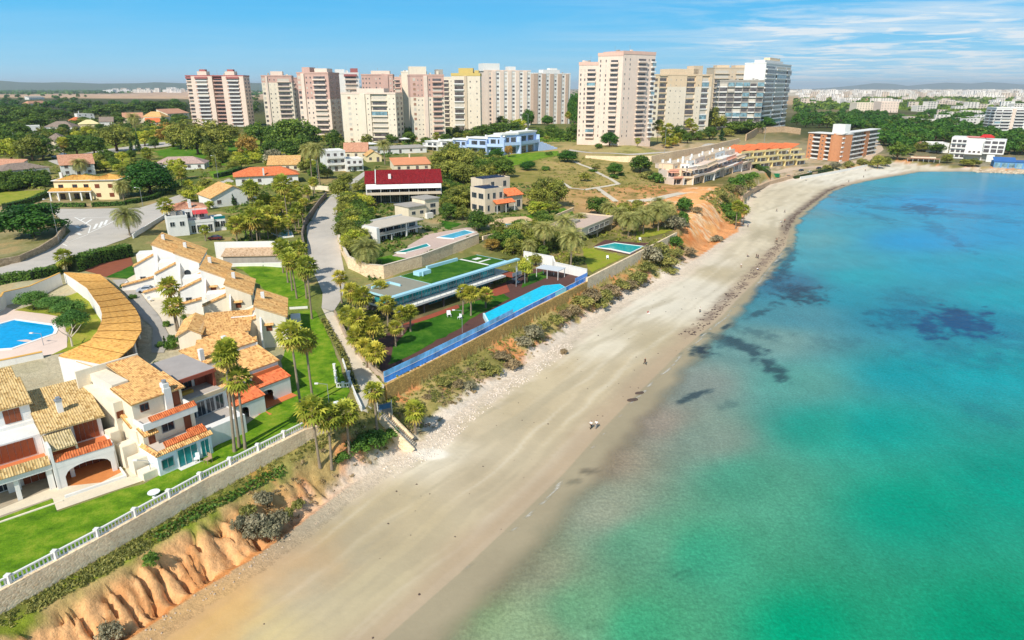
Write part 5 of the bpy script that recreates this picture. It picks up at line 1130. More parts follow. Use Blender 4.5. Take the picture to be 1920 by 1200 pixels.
villa('house', 'cream house with an orange roofed porch in front of the tan roofed pair', (276,238), (302,237), 229, 10, 'gable', TILE_ORG(), n=1, wins=2, ridge_v=221, wm=CREAM()); villa('house', 'salmon stepped house at the foot of the twin pink towers', (316,226), (356,224), 213, 18, 'mono', TILE_PINK(), n=2, wins=4, ridge_v=204, wm=CREAM())
villa('house', 'pinkish low house alone on the far wooded slope', (55,200), (92,199), 194, 16, 'hip', TILE_PINK(), n=1, wins=3, ridge_v=189, wm=CREAM()); villa('house', 'long pale shed roof beyond the far trees', (55,187), (84,186), 183, 16, 'mono', GREYP, n=1, wins=3, ridge_v=180)
villa('house', 'low house with a faded mauve tiled roof behind the round pine', (288,320), (384,317), 308, 14, 'hip', Mtile('mauve_tiles', (184,156,146), (200,170,156), (160,132,126)), n=1, wins=5, ridge_v=293)
h = villa('villa', 'white villa with a bright orange hipped roof and a tall chimney', (443,349), (560,343), 331, 15, 'hip', TILE_ORG(), n=1, wins=4, ridge_v=312, chim=[(.45,-.03,3.2)], wm=WH2, ov=.9)
villa('villa', 'white house with a pale gable and orange tiled slope below the orange hipped villa', (398,390), (482,380), 371, 16, 'gable', TILE_TAN(), n=1, wins=3, ridge_v=344, wm=WH2, axis='y', ov=.5)
villa('house', 'house with two stepped buff roof slopes behind the orange hipped villa', (503,322), (562,320), 309, 12, 'mono', TILE_TAN(), n=1, wins=4, ridge_v=293, wm=CREAM(), chim=[(.85,.5,2)])
villa('house', 'tall white house with dark balconies beside the grey green palms', (612,322), (650,320), 285, 14, None, WH2, n=3, wins=3, wm=WHITE(), balc=.8); villa('house', 'white two storey house with a pergola, right of the tall white house', (650,322), (682,320), 300, 12, None, WH2, n=2, wins=3, wm=WH2, balc=.8)
villa('house', 'buff tiled house below the stepped cream tower block', (646,298), (690,297), 284, 14, 'gable', TILE_PINK(), n=1, wins=3, ridge_v=267, wm=CREAM(), chim=[(.5,.5,2.5)]); villa('house', 'small apricot house, right of the buff tiled house', (688,304), (716,303), 292, 12, 'gable', TILE_TAN(), n=1, wins=2, ridge_v=281, wm=YC, axis='y')
villa('house', 'long low building with a flat orange roof behind the red roofed apartments', (740,322), (808,320), 309, 16, 'mono', M('terracotta_roof', (226,150,106), .12, .4), n=1, wins=4, ridge_v=297, wm=CREAM(), chim=[(.55,.95,4)]); villa('house', 'long white walled building with a pale roof under the big rose tower', (700,290), (800,286), 280, 14, 'mono', GREYP, n=1, wins=5, ridge_v=274, wm=WH2)
# white modern house with terraces, red awning and brown roof
h = House('terrace_house', 'white multi level house with roof terraces, a red awning and a brown tiled roof', 'house', (318,444), (428,434)); w = h.w; H = h.htop(412); d = 19
h.mb('wall', WH2).box(0, 0, -2, w*.34, 8, H*1.05).box(w*.34+.003, 1.5, -2, w*.78, d, H*.62).box(w*.3, 9, H*.62, w*.74, d, H*1.25).box(w*.78+.003, 3, -2, w, 12, H*.7)
h.mb('terrace_floor', M('terrace_grey', (196,190,184), .1, .7)).box(w*.36, 1.7, H*.62, w*.77, 8.9, H*.62+.06).box(.3, .3, H*1.05, w*.32, 7.7, H*1.05+.05); h.parapet('parapet', WH2, w*.34, 1.4, w*.79, 9, H*.62, .9, .2, 'fr'); h.parapet('parapet', WH2, -.05, -.05, w*.34, 8.05, H*1.05, .8)
h.mb('awning', M('red_awning', (206,74,74), .08, .8), True).slope((w*.48, 6, H*1.0), (w*.74, 6, H*1.0), (w*.74, 9, H*1.16), (w*.48, 9, H*1.16), th=.06)
h.hip('roof', TILE_PINK(), w*.1, 9.5, w*.74, d+2, H*1.25, 1.8, .5, .5); h.mb('chimney', WH2).box(w*.44, 10, H*1.25, w*.44+.9, 10.9, H*1.25+3)
for i in range(4): h.win('f', w*(.38+.38*(i+.5)/4), 1.5, .2, w*.08, H*.45, 'wg', True)
for i in range(3): h.win('f', w*(.34+.36*(i+.5)/3), 9, H*.7, w*.09, H*.4, 'wg', True)
for i in range(2): h.win('f', w*(.32*(i+.5)/2), 0, H*.55, 1.5, 1.6, 'wg', True); h.win('f', w*(.8+.2*(i+.5)/2), 3, H*.2, 1.5, 2, 'wg', True)
h.mb('air_conditioner', GREYP, True).box(w*.08, 2, H*1.1, w*.08+1.6, 4, H*1.1+1.6); h.mb('air_conditioner', GREYP, True).box(w*.2, 3, H*1.1, w*.2+1.6, 5, H*1.1+1.3); h.mb('glass_rail', TEALG()).box(w*.8, 2.9, H*.7, w, 2.98, H*.7+.9)
h.done()
# garage building: white back wall, tiled lean-to
h = House('garden_building', 'long low garden building with a buff tiled lean-to roof and white wall behind', 'outbuilding', (420,497), (545,497)); w = h.w
h.mb('wall', GREYP).box(0, 0, -1, w, 4.5, 2.6); h.mono('roof', Mtile('buff_tiles', (206,172,136), (220,190,156), (180,146,112)), 0, 0, w, 4.6, 2.7, 3.9, .4, .4); h.mb('back_wall', WH2).box(-3.5, 4.7, -1, w-1, 5.1, 5.6); h.mb('plinth', WH2).box(-1, -2.2, -1, w+5, -1.6, .9); h.done()
# white terraced row above the orange cliff
def lerp2(Ls, t):
    k = min(len(Ls)-2, int(t*(len(Ls)-1))); f = t*(len(Ls)-1)-k; return tuple(Ls[k][i]*(1-f)+Ls[k+1][i]*f for i in range(2))
LN = [(1262,347),(1300,347),(1340,338),(1374,325),(1408,319)]; NU = 8
TW = ['pink roofed terraced house at the low cliff end of the white row','white terraced house with dark glazed ground floor, second in the row from the cliff','white terraced house with a pink upper band, third in the row from the cliff','white terraced house with blue shaded frames, fourth in the row from the cliff','white terraced house, fourth in the row from the yellow terraces','white terraced house, third in the row from the yellow terraces','white terraced house with salmon parapet, second in the row from the yellow terraces','tall white terraced house touching the yellow terraces']
for i in range(NU):
    h = House('terraced_house', TW[i], 'terraced house', lerp2(LN, i/NU), lerp2(LN, (i+1)/NU), 'white terraced houses above the cliff'); w = h.w; wm = [PINK2, SANDP, SHELL, TANP, SANDP, SHELL, PINK2, SANDP][i]; wb = [SHELL, WH2, SANDP, WH2, SHELL, SANDP, WH2, SHELL][i]; f_ = 3.4+.15*i
    h.mb('wall', wb).box(0, 2, -3, w-.25, 14, f_).box(0, 0, -3, .4, 2, f_).box(w-.65, 0, -3, w-.25, 2, f_).box(.1, 7, f_, w-.3, 16, 2*f_).box(.15, 12, 2*f_, w-.35, 20, 2.7*f_)
    h.mb('terrace_parapet', wm).box(0, -.1, f_, w-.25, .15, f_+1).box(0, 4.6, 2*f_-.2, w-.25, 4.85, 2*f_+.8).box(0, .15, f_-.25, w-.25, 2, f_-.02); h.mb('awning', wm, True).slope((.2, 3.6, 2*f_-.9), (w-.5, 3.6, 2*f_-.9), (w-.5, 7, 2*f_-.1), (.2, 7, 2*f_-.1), th=.08)
    h.mb('chimney', WH2, True).box(w*.25, 15, 2.7*f_, w*.25+1, 16, 2.7*f_+2.4); h.mb('chimney', WH2, True).box(w*.65, 13, 2.7*f_, w*.65+.8, 14, 2.7*f_+1.8); h.mb('roof', TANP).box(0, 12.2, 2.7*f_+.002, w-.2, 20.2, 2.7*f_+.2)
    for x in (.28, .7): h.win('f', w*x, 2, .1, w*.34, f_*.7, 'gg' if i < 3 else 'wg', True); h.win('f', w*x, 7, f_+.1, w*.3, f_*.6, 'wg', True); h.win('f', w*x, 12, 2*f_+.2, w*.22, 1.3, 'wg', True)
    h.done()
LN2 = [(1403,318),(1440,314),(1480,311),(1514,308)]
for i in range(5):
    h = House('terraced_house', ['yellow terraced house with orange roof next to the white row','yellow terraced house with orange roof, second from the white row','yellow terraced house with orange roof, middle of the yellow terrace','yellow terraced house with orange roof, second from the brick flats','yellow terraced house with orange roof next to the brick flats'][i], 'terraced house', lerp2(LN2, i/5), lerp2(LN2, (i+1)/5), 'yellow terraced houses by the bay'); w = h.w; f_ = 3.5
    for k in range(3):
        y = 3.2*k; h.mb('wall', YEL2 if k else WH2).box(0, y+2.2, -3 if k == 0 else f_*k, w-.2, y+14, f_*(k+1)); h.mb('balcony', YEL2, True).box(0, y, f_*(k+1)-.3, w-.2, y+2.19, f_*(k+1)-.02).box(0, y, f_*(k+1), w-.2, y+.2, f_*(k+1)+1.1).box(0, y, -3 if k == 0 else f_*k+.02, .4, y+2.2, f_*(k+1)-.302)
        for x in (.3, .72): h.win('f', w*x, y+2.2, f_*k+.2, w*.32, f_*.66, 'gg', False)
    h.monox('roof', TILE_ORG(), .2, 9, w-.2, 22, f_*3+.1, f_*3+4.2, .3, .6); h.mb('wall', PINK2).box(.2, 9.3, f_*3, w-.4, 21, f_*3+.4); h.mb('roof', TILE_ORG()).slope((0, 7.4, f_*3-.1), (w-.2, 7.4, f_*3-.1), (w-.2, 9.6, f_*3+1.1), (0, 9.6, f_*3+1.1), corr=.6)
    h.done()
# brick and white flats
def flats(label, A, B, vt, d, n, pat, side=None):
    h = House('apartment_block', label, 'apartment block', A, B, 'brick flats by the bay'); w = h.w; H = h.htop(vt); fh = H/n; x = 0; tot = sum(q[1] for q in pat)
    for t, bw in pat:
        bw = bw*w/tot
        if t == 'k':
            h.mb('brick_panel', BRICKO, True).box(x, -.5, -3, x+bw, d, H+.4)
            for f in range(n): h.win('f', x+bw*.5, -.5, f*fh+1, 1.0, 1.0, 'wg', False)
        else:
            h.mb('wall', GREYP).box(x, 1.4, -3, x+bw, d, H)
            for f in range(n): inst('balcony', balcony_mesh(bw*.98, 2.2, WH2, False, .95), h.root, (x+bw/2, 1.4, f*fh+.1)); inst('window', far_win(bw*.88, fh*.68, 'g', False), h.root, (x+bw/2, 1.4, f*fh+.3))
        x += bw
    if not side: h.mb('brick_panel', BRICKO, True).box(-.4, .9, -3, -.01, d, H+.4)
    h.mb('roof', WH2).box(-.42, -1.2, H+.402, w+.4, d+.3, H+.9)
    if side: h.mb('stair_tower', WH2).box(w*.62, 3, H+.9, w*.98, 10, H+8)
    h.done(); return h
flats('brick flats, left wing with grey balconies between brick panels and a white roof tower', (1511,296), (1572,303), 250, 14, 6, [('k',.5),('b',.8),('k',.6),('b',.5),('k',1.1)], [(34,3,18,42,10,34)])
flats('brick flats, right wing facing the beach with long white balconies', (1573,303), (1641,288), 252, 7, 6, [('b',1.6),('b',1.3),('k',.5),('b',1.4)])
# white hotel at the end of the bay
h = House('hotel', 'white seafront building with a red roof cap at the far end of the beach', 'hotel', (1777,297), (1878,303)); w = h.w; H = h.htop(257); d = 24
h.mb('wall', WH2).box(0, 0, -3, w*.3, d, H).box(w*.3+.003, 2, -3, w*.62, d, H*.97).box(w*.62+.003, -1.5, H*.3, w, d, H*.93).box(w*.62+.003, 4, -3, w*.97, d, H*.3); h.mb('roof', M('rose_roof', (226,150,140), .1, .4)).box(w*.26, 3, H+.002, w*.6, d*.8, H+.35); h.mb('roof_cap', M('red_cap', (206,52,52), .08, .5)).slope((w*.5, 3, H+.4), (w*.78, 3, H+.4), (w*.7, 9, H+2.6), (w*.56, 9, H+2.6)).slope((w*.78, 15, H+.4), (w*.5, 15, H+.4), (w*.56, 9, H+2.6), (w*.7, 9, H+2.6))
for f in range(4):
    for x in (.06, .16, .25): inst('balcony', balcony_mesh(w*.09, 1.4, WH2, False, .9), h.root, (w*x, 0, H*.23*f+.6)); inst('window', far_win(w*.07, H*.15, 'g', False), h.root, (w*x, 0, H*.23*f+.8))
for f in range(3):
    for x in (.68, .81, .93): inst('window', far_win(w*.1, H*(.12 if f else .16), 'g', False), h.root, (w*x, -1.5, H*(.36+.2*f)))
for x in (.38, .46, .55): inst('window', far_win(w*.05, H*.1, 'g', False), h.root, (w*x, 2, H*.3))
h.mb('canopy', WH2).box(w*.3, -5, H*.26, w*.62, 2-.01, H*.29); h.mb('kiosk', WH2).box(w*.72, -9, -3, w*.86, -2, H*.27)
h.done()
villa('annex', 'long white flat annex left of the seafront building', (1736,285), (1777,287), 269, 20, None, WH2, n=1, wins=4, wm=WH2); villa('house', 'brown flat roofed house half hidden by bushes near the end of the bay', (1711,277), (1742,276), 270, 16, 'hip', TILE_PINK(), n=1, wins=3, ridge_v=263, wm=CREAM())
h = tower('apartment_block', 'white balconied apartment block at the right edge, above the trees', 'apartment block', 1869, 1960, 203, 250, 252, 24, 8, [('B',.6,{'bm':WH2,'glazed':3}),('B',.9,{'bm':WH2}),('P',.3,{'m':('pilaster',SHELL)}),('B',1,{'bm':WH2}),('W',.6,{}),('B',1,{'bm':WH2})], WH2, lside={'k':2,'b':1}, group='apartment blocks in the far wood')
villa('apartment_block', 'long cream block among the far trees, left of its pair', (1605,209), (1646,209), 193, 30, None, WH2, n=4, wins=8, wm=IVORY, rw=0, cat='apartment block'); villa('apartment_block', 'pale pink block among the far trees, right of its pair', (1650,211), (1683,211), 191, 30, None, WH2, n=4, wins=6, wm=SHELL, rw=2, cat='apartment block')
# seafront cafe and blue sports hall
h = House('cafe', 'beach cafe with a brown slatted canopy behind a blue fence', 'cafe', (1701,304), (1761,306)); w = h.w
h.mb('canopy', M('brown_canopy', (176,132,104), .15, .6)).box(-.3, 0, 3, w+.3, 7, 3.2).box(w*.2, 8, 4, w*.7, 13, 4.2); h.mb('wall', CREAM()).box(w*.1, 7, -1, w*.9, 13, 3.9)
for i in range(7): h.mb('post', WHITE(), True).box(w*i/6-.1, .1, -1, w*i/6+.1, .3, 3)
h.done()
h = House('sports_hall', 'blue and glass seafront building at the right edge behind rocks', 'building', (1862,314), (1945,318)); w = h.w
h.mb('wall', M('blue_panel', (96,150,196), .1, .3)).box(0, 0, -2, w, 14, 4.5); h.mb('roof', M('deep_blue_roof', (62,110,170), .1, .3)).slope((-.5,-.5,4.6),(w*.5,-.5,4.6),(w*.5,8,7.4),(-.5,8,7.4)).box(w*.5, -.6, 4.6, w+.5, 14.5, 5.1)
for i in range(6): h.win('f', w*(i+.5)/6, 0, .4, w*.13, 3.2, 'wt', False)
h.done()
# ---------------------------------------------------------------- near white houses with stepped terraces
def z4(x, y): return (x/4, 640+y/4)
OTILE = Mtile('orange_terrace_clay', (206,110,62), (222,128,76), (180,90,50), (190,130,90)); TAN = TILE_TAN(); OCH = Mtile('yellow_clay_tiles', (206,172,112), (224,192,136), (168,132,78), (150,132,98))
SHADEBLUE = M('shade_blue_wall', (232,236,240), .05, .4); WOODR = M('red_brown_shutter', (138,72,42), .15, 2, .55); CRM = M('warm_cream_plaster', (240,226,200), .07, .4, streak=.1); STONET = M('stone_terrace', (176,160,136), .2, 1.2)  # bluish shade of the stepped house front is put into its white
# house pair at the left edge
def shutters(h, x0, x1, y, z0, z1, n=4):
    b = h.mb('shutter', WOODR, True)
    for i in range(n): b.box(x0+(x1-x0)*i/n+.02, y-.06, z0, x0+(x1-x0)*(i+1)/n-.02, y+.0, z1)
h = House('white_house', 'white house with a big arched porch, orange floor and striped yellow tiled roof', 'house', z4(410,910), z4(830,780), 'near stepped white houses', zpx=14, zbase=10.0); w = 6.7
W = h.mb('wall', WH2); W.box(0, 4.2, -1.5, w, 15, 7.0).box(.0, .35, 3.0, w, 4.2, 3.7).box(-.15, 0, 3.05, w+.15, .35, 4.0)
# arch: front wall with a segmental opening
n = 14; ax0, ax1, zs, zr = .75, w-.55, 1.55, 1.2
def arch(b, x0, x1, y0, y1, a0, a1, zs, zr, zt, n=14, zb=-1.5):
    b.box(x0, y0, zb, a0, y1, zt); b.box(a1, y0, zb, x1, y1, zt)
    for i in range(n):
        xa, xb = a0+(a1-a0)*i/n, a0+(a1-a0)*(i+1)/n; f = lambda x: zs+zr*math.sqrt(max(0, 1-((x-(a0+a1)/2)/((a1-a0)/2))**2))
        za, zc = f(xa), f(xb); b.add([(xa,y0,za),(xb,y0,zc),(xb,y0,zt),(xa,y0,zt),(xa,y1,za),(xb,y1,zc),(xb,y1,zt),(xa,y1,zt)], [(0,1,2,3),(5,4,7,6),(0,4,5,1)])
arch(h.mb('arch', WH2), 0, w, .02, .4, ax0, ax1, zs, zr, 3.04)
h.mb('side_wall', WH2).box(-.32, -.02, -1.5, -.001, 6, 6.2).box(w+.001, .4, -1.5, w+.3, 4.2, 3.9)
h.mb('porch_floor', TERR).box(.05, -2.6, -.8, w+.2, 4.2, .06); h.mb('porch_wall', WH2).box(-.1, -2.95, -1.2, w+.4, -2.62, .42).box(w+.22, -2.6, -1.2, w+.42, 0, .42)
h.mb('column', WH2).box(1.6, 2.2, 0, 2.1, 2.6, 3.0); shutters(h, 2.2, w-.5, 4.18, .1, 2.6, 5); shutters(h, .3, 1.5, 4.18, .1, 2.4, 2)
h.mb('terrace_floor', OTILE).box(.1, .36, 3.7, w-.05, 4.19, 3.76); h.mb('terrace_parapet', OTILE, True).slope((.1, -.1, 4.0), (w, -.1, 4.0), (w, .55, 4.75), (.1, .55, 4.75), corr=.3).box(.1, .4, 3.77, w-.05, .55, 4.5)
shutters(h, w*.5, w-.5, 4.18, 4.0, 6.5, 5); h.win('f', w*.22, 4.2, 3.9, 1.4, 2.1, 'bg', name='door')
h.mono('roof', OCH, -.1, 3.6, w+.1, 15.2, 7.15, 8.9, .35, .3); h.mb('wall', WH2).add([(0,4.2,7),(0,15,7),(0,15,8.7),(w,4.2,7),(w,15,7),(w,15,8.7)], [(0,2,1),(3,4,5),(1,2,5,4)])
h.mb('porch_roof', Mtile('old_pale_tiles', (196,176,128), (210,190,146), (168,148,104))).slope((-.3, .2, 5.6), (2.9, .2, 5.6), (2.9, 3.6, 6.6), (-.3, 3.6, 6.6), corr=.3, amp=.06); h.mb('post', CREAM()).box(2.7, .6, 3.77, 2.95, .85, 5.6)
h.mb('chimney', WH2).box(2.4, 7, 7.4, 3.1, 7.7, 9.4); h.mb('chimney_cap', METAL()).box(2.3, 6.9, 9.402, 3.2, 7.8, 9.56).box(2.5, 7.1, 9.563, 3.0, 7.6, 9.9)
h.done()
h = House('white_house', 'white house with big brown shutters, a tan balcony and grey stone porch', 'house', z4(410,910), z4(830,780), 'near stepped white houses', zpx=14, zbase=10.0); X0, X1 = -9.5, -.36
W = h.mb('wall', WH2); W.box(X0, 9, -1.5, X1, 16, 9.6).box(X0, 4.4, -1.5, X1, 9, 6.6).box(X0, .6, 3.0, X1, 4.4, 3.7).box(X0, .3, 3.05, X1-.02, .6, 3.95).box(-1.1, .62, -1.5, X1-.1, 1.1, 3.0).box(-4.6, .62, -1.5, -4.1, 1.1, 3.0).box(X0, 8.4, 6.602, X1, 9, 7.1)
shutters(h, -5.6, -1.2, 4.38, 4.0, 6.4, 6); shutters(h, -3.4, -1.5, 8.98, 7.3, 9.2, 3); h.win('f', -6.8, 8.98, 7.5, 1.5, 1.4, 'bg')
h.mb('terrace_parapet', OCH, True).slope((X0, -.0, 3.95), (X1-.1, -.0, 3.95), (X1-.1, .9, 4.9), (X0, .9, 4.9), corr=.3).box(X0, .7, 3.71, X1-.1, .9, 4.7)
h.mb('terrace_floor', OTILE).box(X0+.1, .91, 3.7, X1-.1, 4.39, 3.75); h.mb('porch_floor', STONET).box(X0, -3.2, -.8, X1-.1, 4.4, .05); h.mb('porch_wall', CRM).box(X0, -3.5, -1, X1-.1, -3.22, .2)
shutters(h, -3.4, -.9, 4.38, .1, 2.5, 3); h.win('f', -6, 4.38, .1, 2.4, 2.2, 'wg'); h.mb('barbecue', WH2).box(-5.2, 3.4, .05, -3.8, 4.3, 1.6)
h.mono('roof', OCH, X0, 9, X1-.1, 16, 9.75, 11, .5, .3); h.mb('wall', WH2).add([(X1,9,9.6),(X1,16,9.6),(X1,16,10.9)], [(0,1,2)]); h.done()
for i, (x0, x1, lab) in enumerate(((-14, -6.9, 'striped ochre tiled roof house at the left edge, behind the brown shuttered house'), (-6.7, .2, 'striped ochre tiled roof house behind the big arched porch house'))):
    h = House('white_house', lab, 'house', z4(410,910), z4(830,780), 'near stepped white houses', zpx=14, zbase=10.5)
    h.mb('wall', WH2).box(x0, 21, -1, x1, 29.5, 6.0); h.mono('roof', OCH, x0+.15, 20.4, x1-.15, 29.3, 6.25, 7.9, .2, .3); h.mb('parapet', WH2).box(x0, 20.2, 5.8, x0+.2, 29.5, 7.2)
    for x in (.3, .7): h.win('f', x0+(x1-x0)*x, 21, 3.2, 1.3, 1.4, 'bg')
    h.win('r', x1, 25, 3, 1.2, 1.2, 'bg'); h.done()
# the stepped house with orange terraces, and its neighbours, in one frame
FA, FB = z4(1205,1015), z4(1600,840)
h = House('white_house', 'stepped white house with teal garden doors and two orange tiled terraces', 'house', FA, FB, 'near stepped white houses', zpx=10, zbase=10.0); w = 7.7
h.mb('wall', SHADEBLUE).box(0, 0, -1, w, 5, 3.25); h.mb('upper_wall', CRM).box(.2, 3.6, 3.255, w-.05, 9, 6.2).box(.6, 6.2, 6.205, w-.1, 18, 9.0).box(-.6, 9.005, -1, .59, 19, 8.6).box(.0, 5.005, -1, .19, 9, 5.2)
h.mb('wall', SHADEBLUE).box(0, 5, -1, w-.2, 18, 3.2)
h.win('f', 1.25, 0, .8, 1.7, 1.5, 'gt'); h.win('f', 4.1, 0, .05, 2.9, 2.75, 'wt', name='garden_door'); h.win('f', 6.65, 0, .05, 1.3, 2.7, 'wt', name='garden_door'); h.mb('garden_step', WHITE()).box(2.4, -.9, -.5, w, -.01, .08)
h.mb('terrace_coping', TAN, True).slope((-.25, -.35, 3.2), (w+.25, -.35, 3.2), (w+.25, .3, 3.62), (-.25, .3, 3.62), corr=.28, th=.1); h.mb('terrace_coping', TAN, True).slope((-.3, 4.2, 3.25), (-.3, -.3, 3.25), (.25, -.3, 3.66), (.25, 4.2, 3.66), corr=.28, th=.1)
h.mb('terrace_floor', M('terrace_plaster', (214,200,184), .1, .6)).box(.1, .3, 3.252, w-.1, 3.59, 3.31).box(.5, 2.9, 6.202, w-.2, 6.19, 6.26)
h.mb('terrace_parapet', OTILE, True).slope((1.6, .35, 3.7), (w-.1, .35, 3.7), (w-.1, 1.0, 4.3), (1.6, 1.0, 4.3), corr=.28, th=.3); h.mb('terrace_parapet', OTILE, True).slope((5.3, 1.0, 3.8), (w-.1, 1.0, 3.8), (w-.1, 1.7, 4.4), (5.3, 1.7, 4.4), corr=.28, th=.3)
h.mb('balcony_wall', WH2).box(.1, 2.5, 6.0, w, 2.9, 7.0).box(w-.3, 2.905, 6.21, w-.05, 6.2, 7.0).box(.1, 2.905, 6.21, .35, 5.5, 6.9); h.mb('terrace_parapet', OTILE, True).slope((1.2, 2.45, 7.0), (w, 2.45, 7.0), (w, 3.2, 7.55), (1.2, 3.2, 7.55), corr=.28, th=.25)
h.win('f', 1.3, 3.6, 3.35, .9, 2.2, 'bs', name='door'); h.win('f', 3.7, 3.6, 4.2, 1.8, 1.4, 'gg'); h.win('f', 6.5, 3.6, 3.35, 1.0, 2.3, 'bs', name='door'); h.win('f', 2.2, 6.2, 7.2, 1.2, 1.1, 'bg'); h.win('f', 6.7, 6.2, 6.3, 1.0, 2.2, 'bs', name='door')
h.mb('small_roof', TAN, True).slope((-.1, 2.4, 5.3), (1.9, 2.4, 5.3), (1.9, 4.4, 6.0), (-.1, 4.4, 6.0), corr=.28); h.mb('small_roof', TAN, True).slope((-.1, 6.4, 5.4), (1.2, 6.4, 5.4), (1.2, 9, 6.6), (-.1, 9, 6.6), corr=.28); h.mb('chimney', WH2).box(4.9, 5.6, 6.3, 5.9, 6.19, 9.6).box(5.0, 5.7, 9.603, 5.8, 6.8, 10.3); h.mb('chimney_cap', METAL()).tube((5.4, 6.2, 10.3), (5.4, 6.2, 10.75), .28, .34, 8)
h.mono('roof', TAN, .7, 6.0, w-.1, 11.5, 9.05, 9.9, .4, .28); h.mono('roof', TAN, 3.0, 11.52, w-.1, 18.4, 9.92, 10.9, .0, .28); h.mb('stair_wall', CRM).box(.6, 11.53, 9.0, 2.9, 18.4, 10.2).box(-1.2, 18.41, -1, w, 18.7, 11.1); h.win('f', .0, 9.0, 6.2, .9, 1.0, 'bs')
for i, (y, z) in enumerate(((9.5, 4.6), (6.5, 3.4), (3.8, 2.2), (1.4, 1.1))): h.mb('planter', CRM, True).box(-1.9, y-.9, -1, -.001-(.62 if y > 9 else 0), y+.9, z).box(-1.8, y-.8, z+.002, -.1-(.62 if y > 9 else 0), y+.8, z+.05)
h.done()
h = House('white_house', 'grey flat roofed house with a red brick terrace and dark glass front', 'house', FA, FB, 'near stepped white houses', zpx=10, zbase=10.0)
h.mb('wall', WH2).box(7.75, 1.6, -1, 14.2, 3.0, 3.1).box(7.75, 6.4, -1, 14.4, 9.4, 5.7).box(7.75, 11.8, -1, 14.6, 19, 8.5).box(7.75, 3, -1, 7.95, 6.4, 3.1).box(14.0, 3.0, -1, 14.2, 6.4, 3.1).box(7.75, 9.4, -1, 7.9, 11.8, 8.5)
h.mb('terrace_floor', M('grey_terrace', (190,178,166), .12, .8)).box(7.95, 3, 2.9, 14, 6.39, 3.0).box(7.9, 8.0, 5.702, 14.4, 11.79, 5.76); h.mb('roof', M('grey_roof_felt', (176,166,158), .12, .5)).box(7.6, 9.2, 8.51, 14.7, 18.8, 8.7); h.mb('fascia', M('brick_fascia', (164,84,64), .15, 2)).box(7.7, 9.0, 8.1, 14.7, 9.19, 8.68)
h.mb('parapet', M('coping_stone', (206,184,152), .15, 1)).box(7.95, 6.3, 5.71, 14.4, 6.6, 6.3); h.mb('brick_wall', M('red_brick', (160,84,62), .2, 2), True).box(14.1, 9.2, 5.77, 14.5, 11.7, 8.0).box(12.4, 11.6, 5.77, 14.1, 11.78, 8.4)
for i in range(4): h.win('f', 8.6+i*1.5, 6.38, 3.1, 1.4, 2.4, 'gg')
for i in range(3): h.win('f', 8.7+i*1.3, 11.78, 5.8, 1.2, 2.2, 'bg')
h.mb('bench', M('ochre_bench', (206,160,70), .1, 1)).box(8.2, 9.6, 5.77, 11, 10.4, 6.2); h.done()
for (x0, x1, y0, lab, hh) in ((14.9, 20.2, 5.6, 'white house with arched porch and orange roofs beside the grey flat roof', 3.0), (20.6, 27.0, 8.2, 'white house with round arches, last of the stepped row by the lawn', 3.2)):
    h = House('white_house', lab, 'house', FA, FB, 'near stepped white houses', zpx=10, zbase=9.9)
    arch(h.mb('arch', WH2), x0, x1, y0, y0+.35, x0+.5, (x0+x1)/2-.2, 1.5, .8, hh); arch(h.mb('arch', WH2), (x0+x1)/2-.2, x1, y0+.001, y0+.351, (x0+x1)/2+.2, x1-.5, 1.5, .8, hh, zb=-1.49)
    h.mb('porch_floor', OTILE).box(x0, y0-1.6, -.8, x1, y0+3, .06); h.mb('wall', WH2).box(x0, y0+3, -1, x1, y0+9, 5.4).box(x0+.3, y0+9.002, -1, x1, y0+15, 7.6).box(x0, y0+.36, -1, x0+.25, y0+3, hh).box(x1-.25, y0+.36, -1, x1, y0+3, hh)
    h.mono('roof', TILE_ORG(), x0+.1, y0+.1, x1-.1, y0+3.0, hh+.15, hh+1.0, .25, .28); h.mono('roof', TAN, x0, y0+3.2, x1, y0+9, 5.5, 6.9, .35, .28); h.mono('roof', TAN, x0+.3, y0+9.2, x1, y0+15, 7.7, 8.9, .3, .28)
    h.mb('terrace_parapet', OTILE, True).box(x0+.2, y0+2.6, 4.1, x1-.2, y0+2.8, 4.7)
    for x in (.25, .7): h.win('f', x0+(x1-x0)*x, y0+3, .1, 1.5, 2.3, 'bg', name='door'); h.win('f', x0+(x1-x0)*x, y0+9, 5.9, 1.2, 1.0, 'bg')
    h.win('r', x1, y0+6, 3.2, 1.2, 1.2, 'bg'); h.mb('chimney', WH2).box(x0+1, y0+10, 7.8, x0+1.7, y0+10.7, 9.8); h.done()
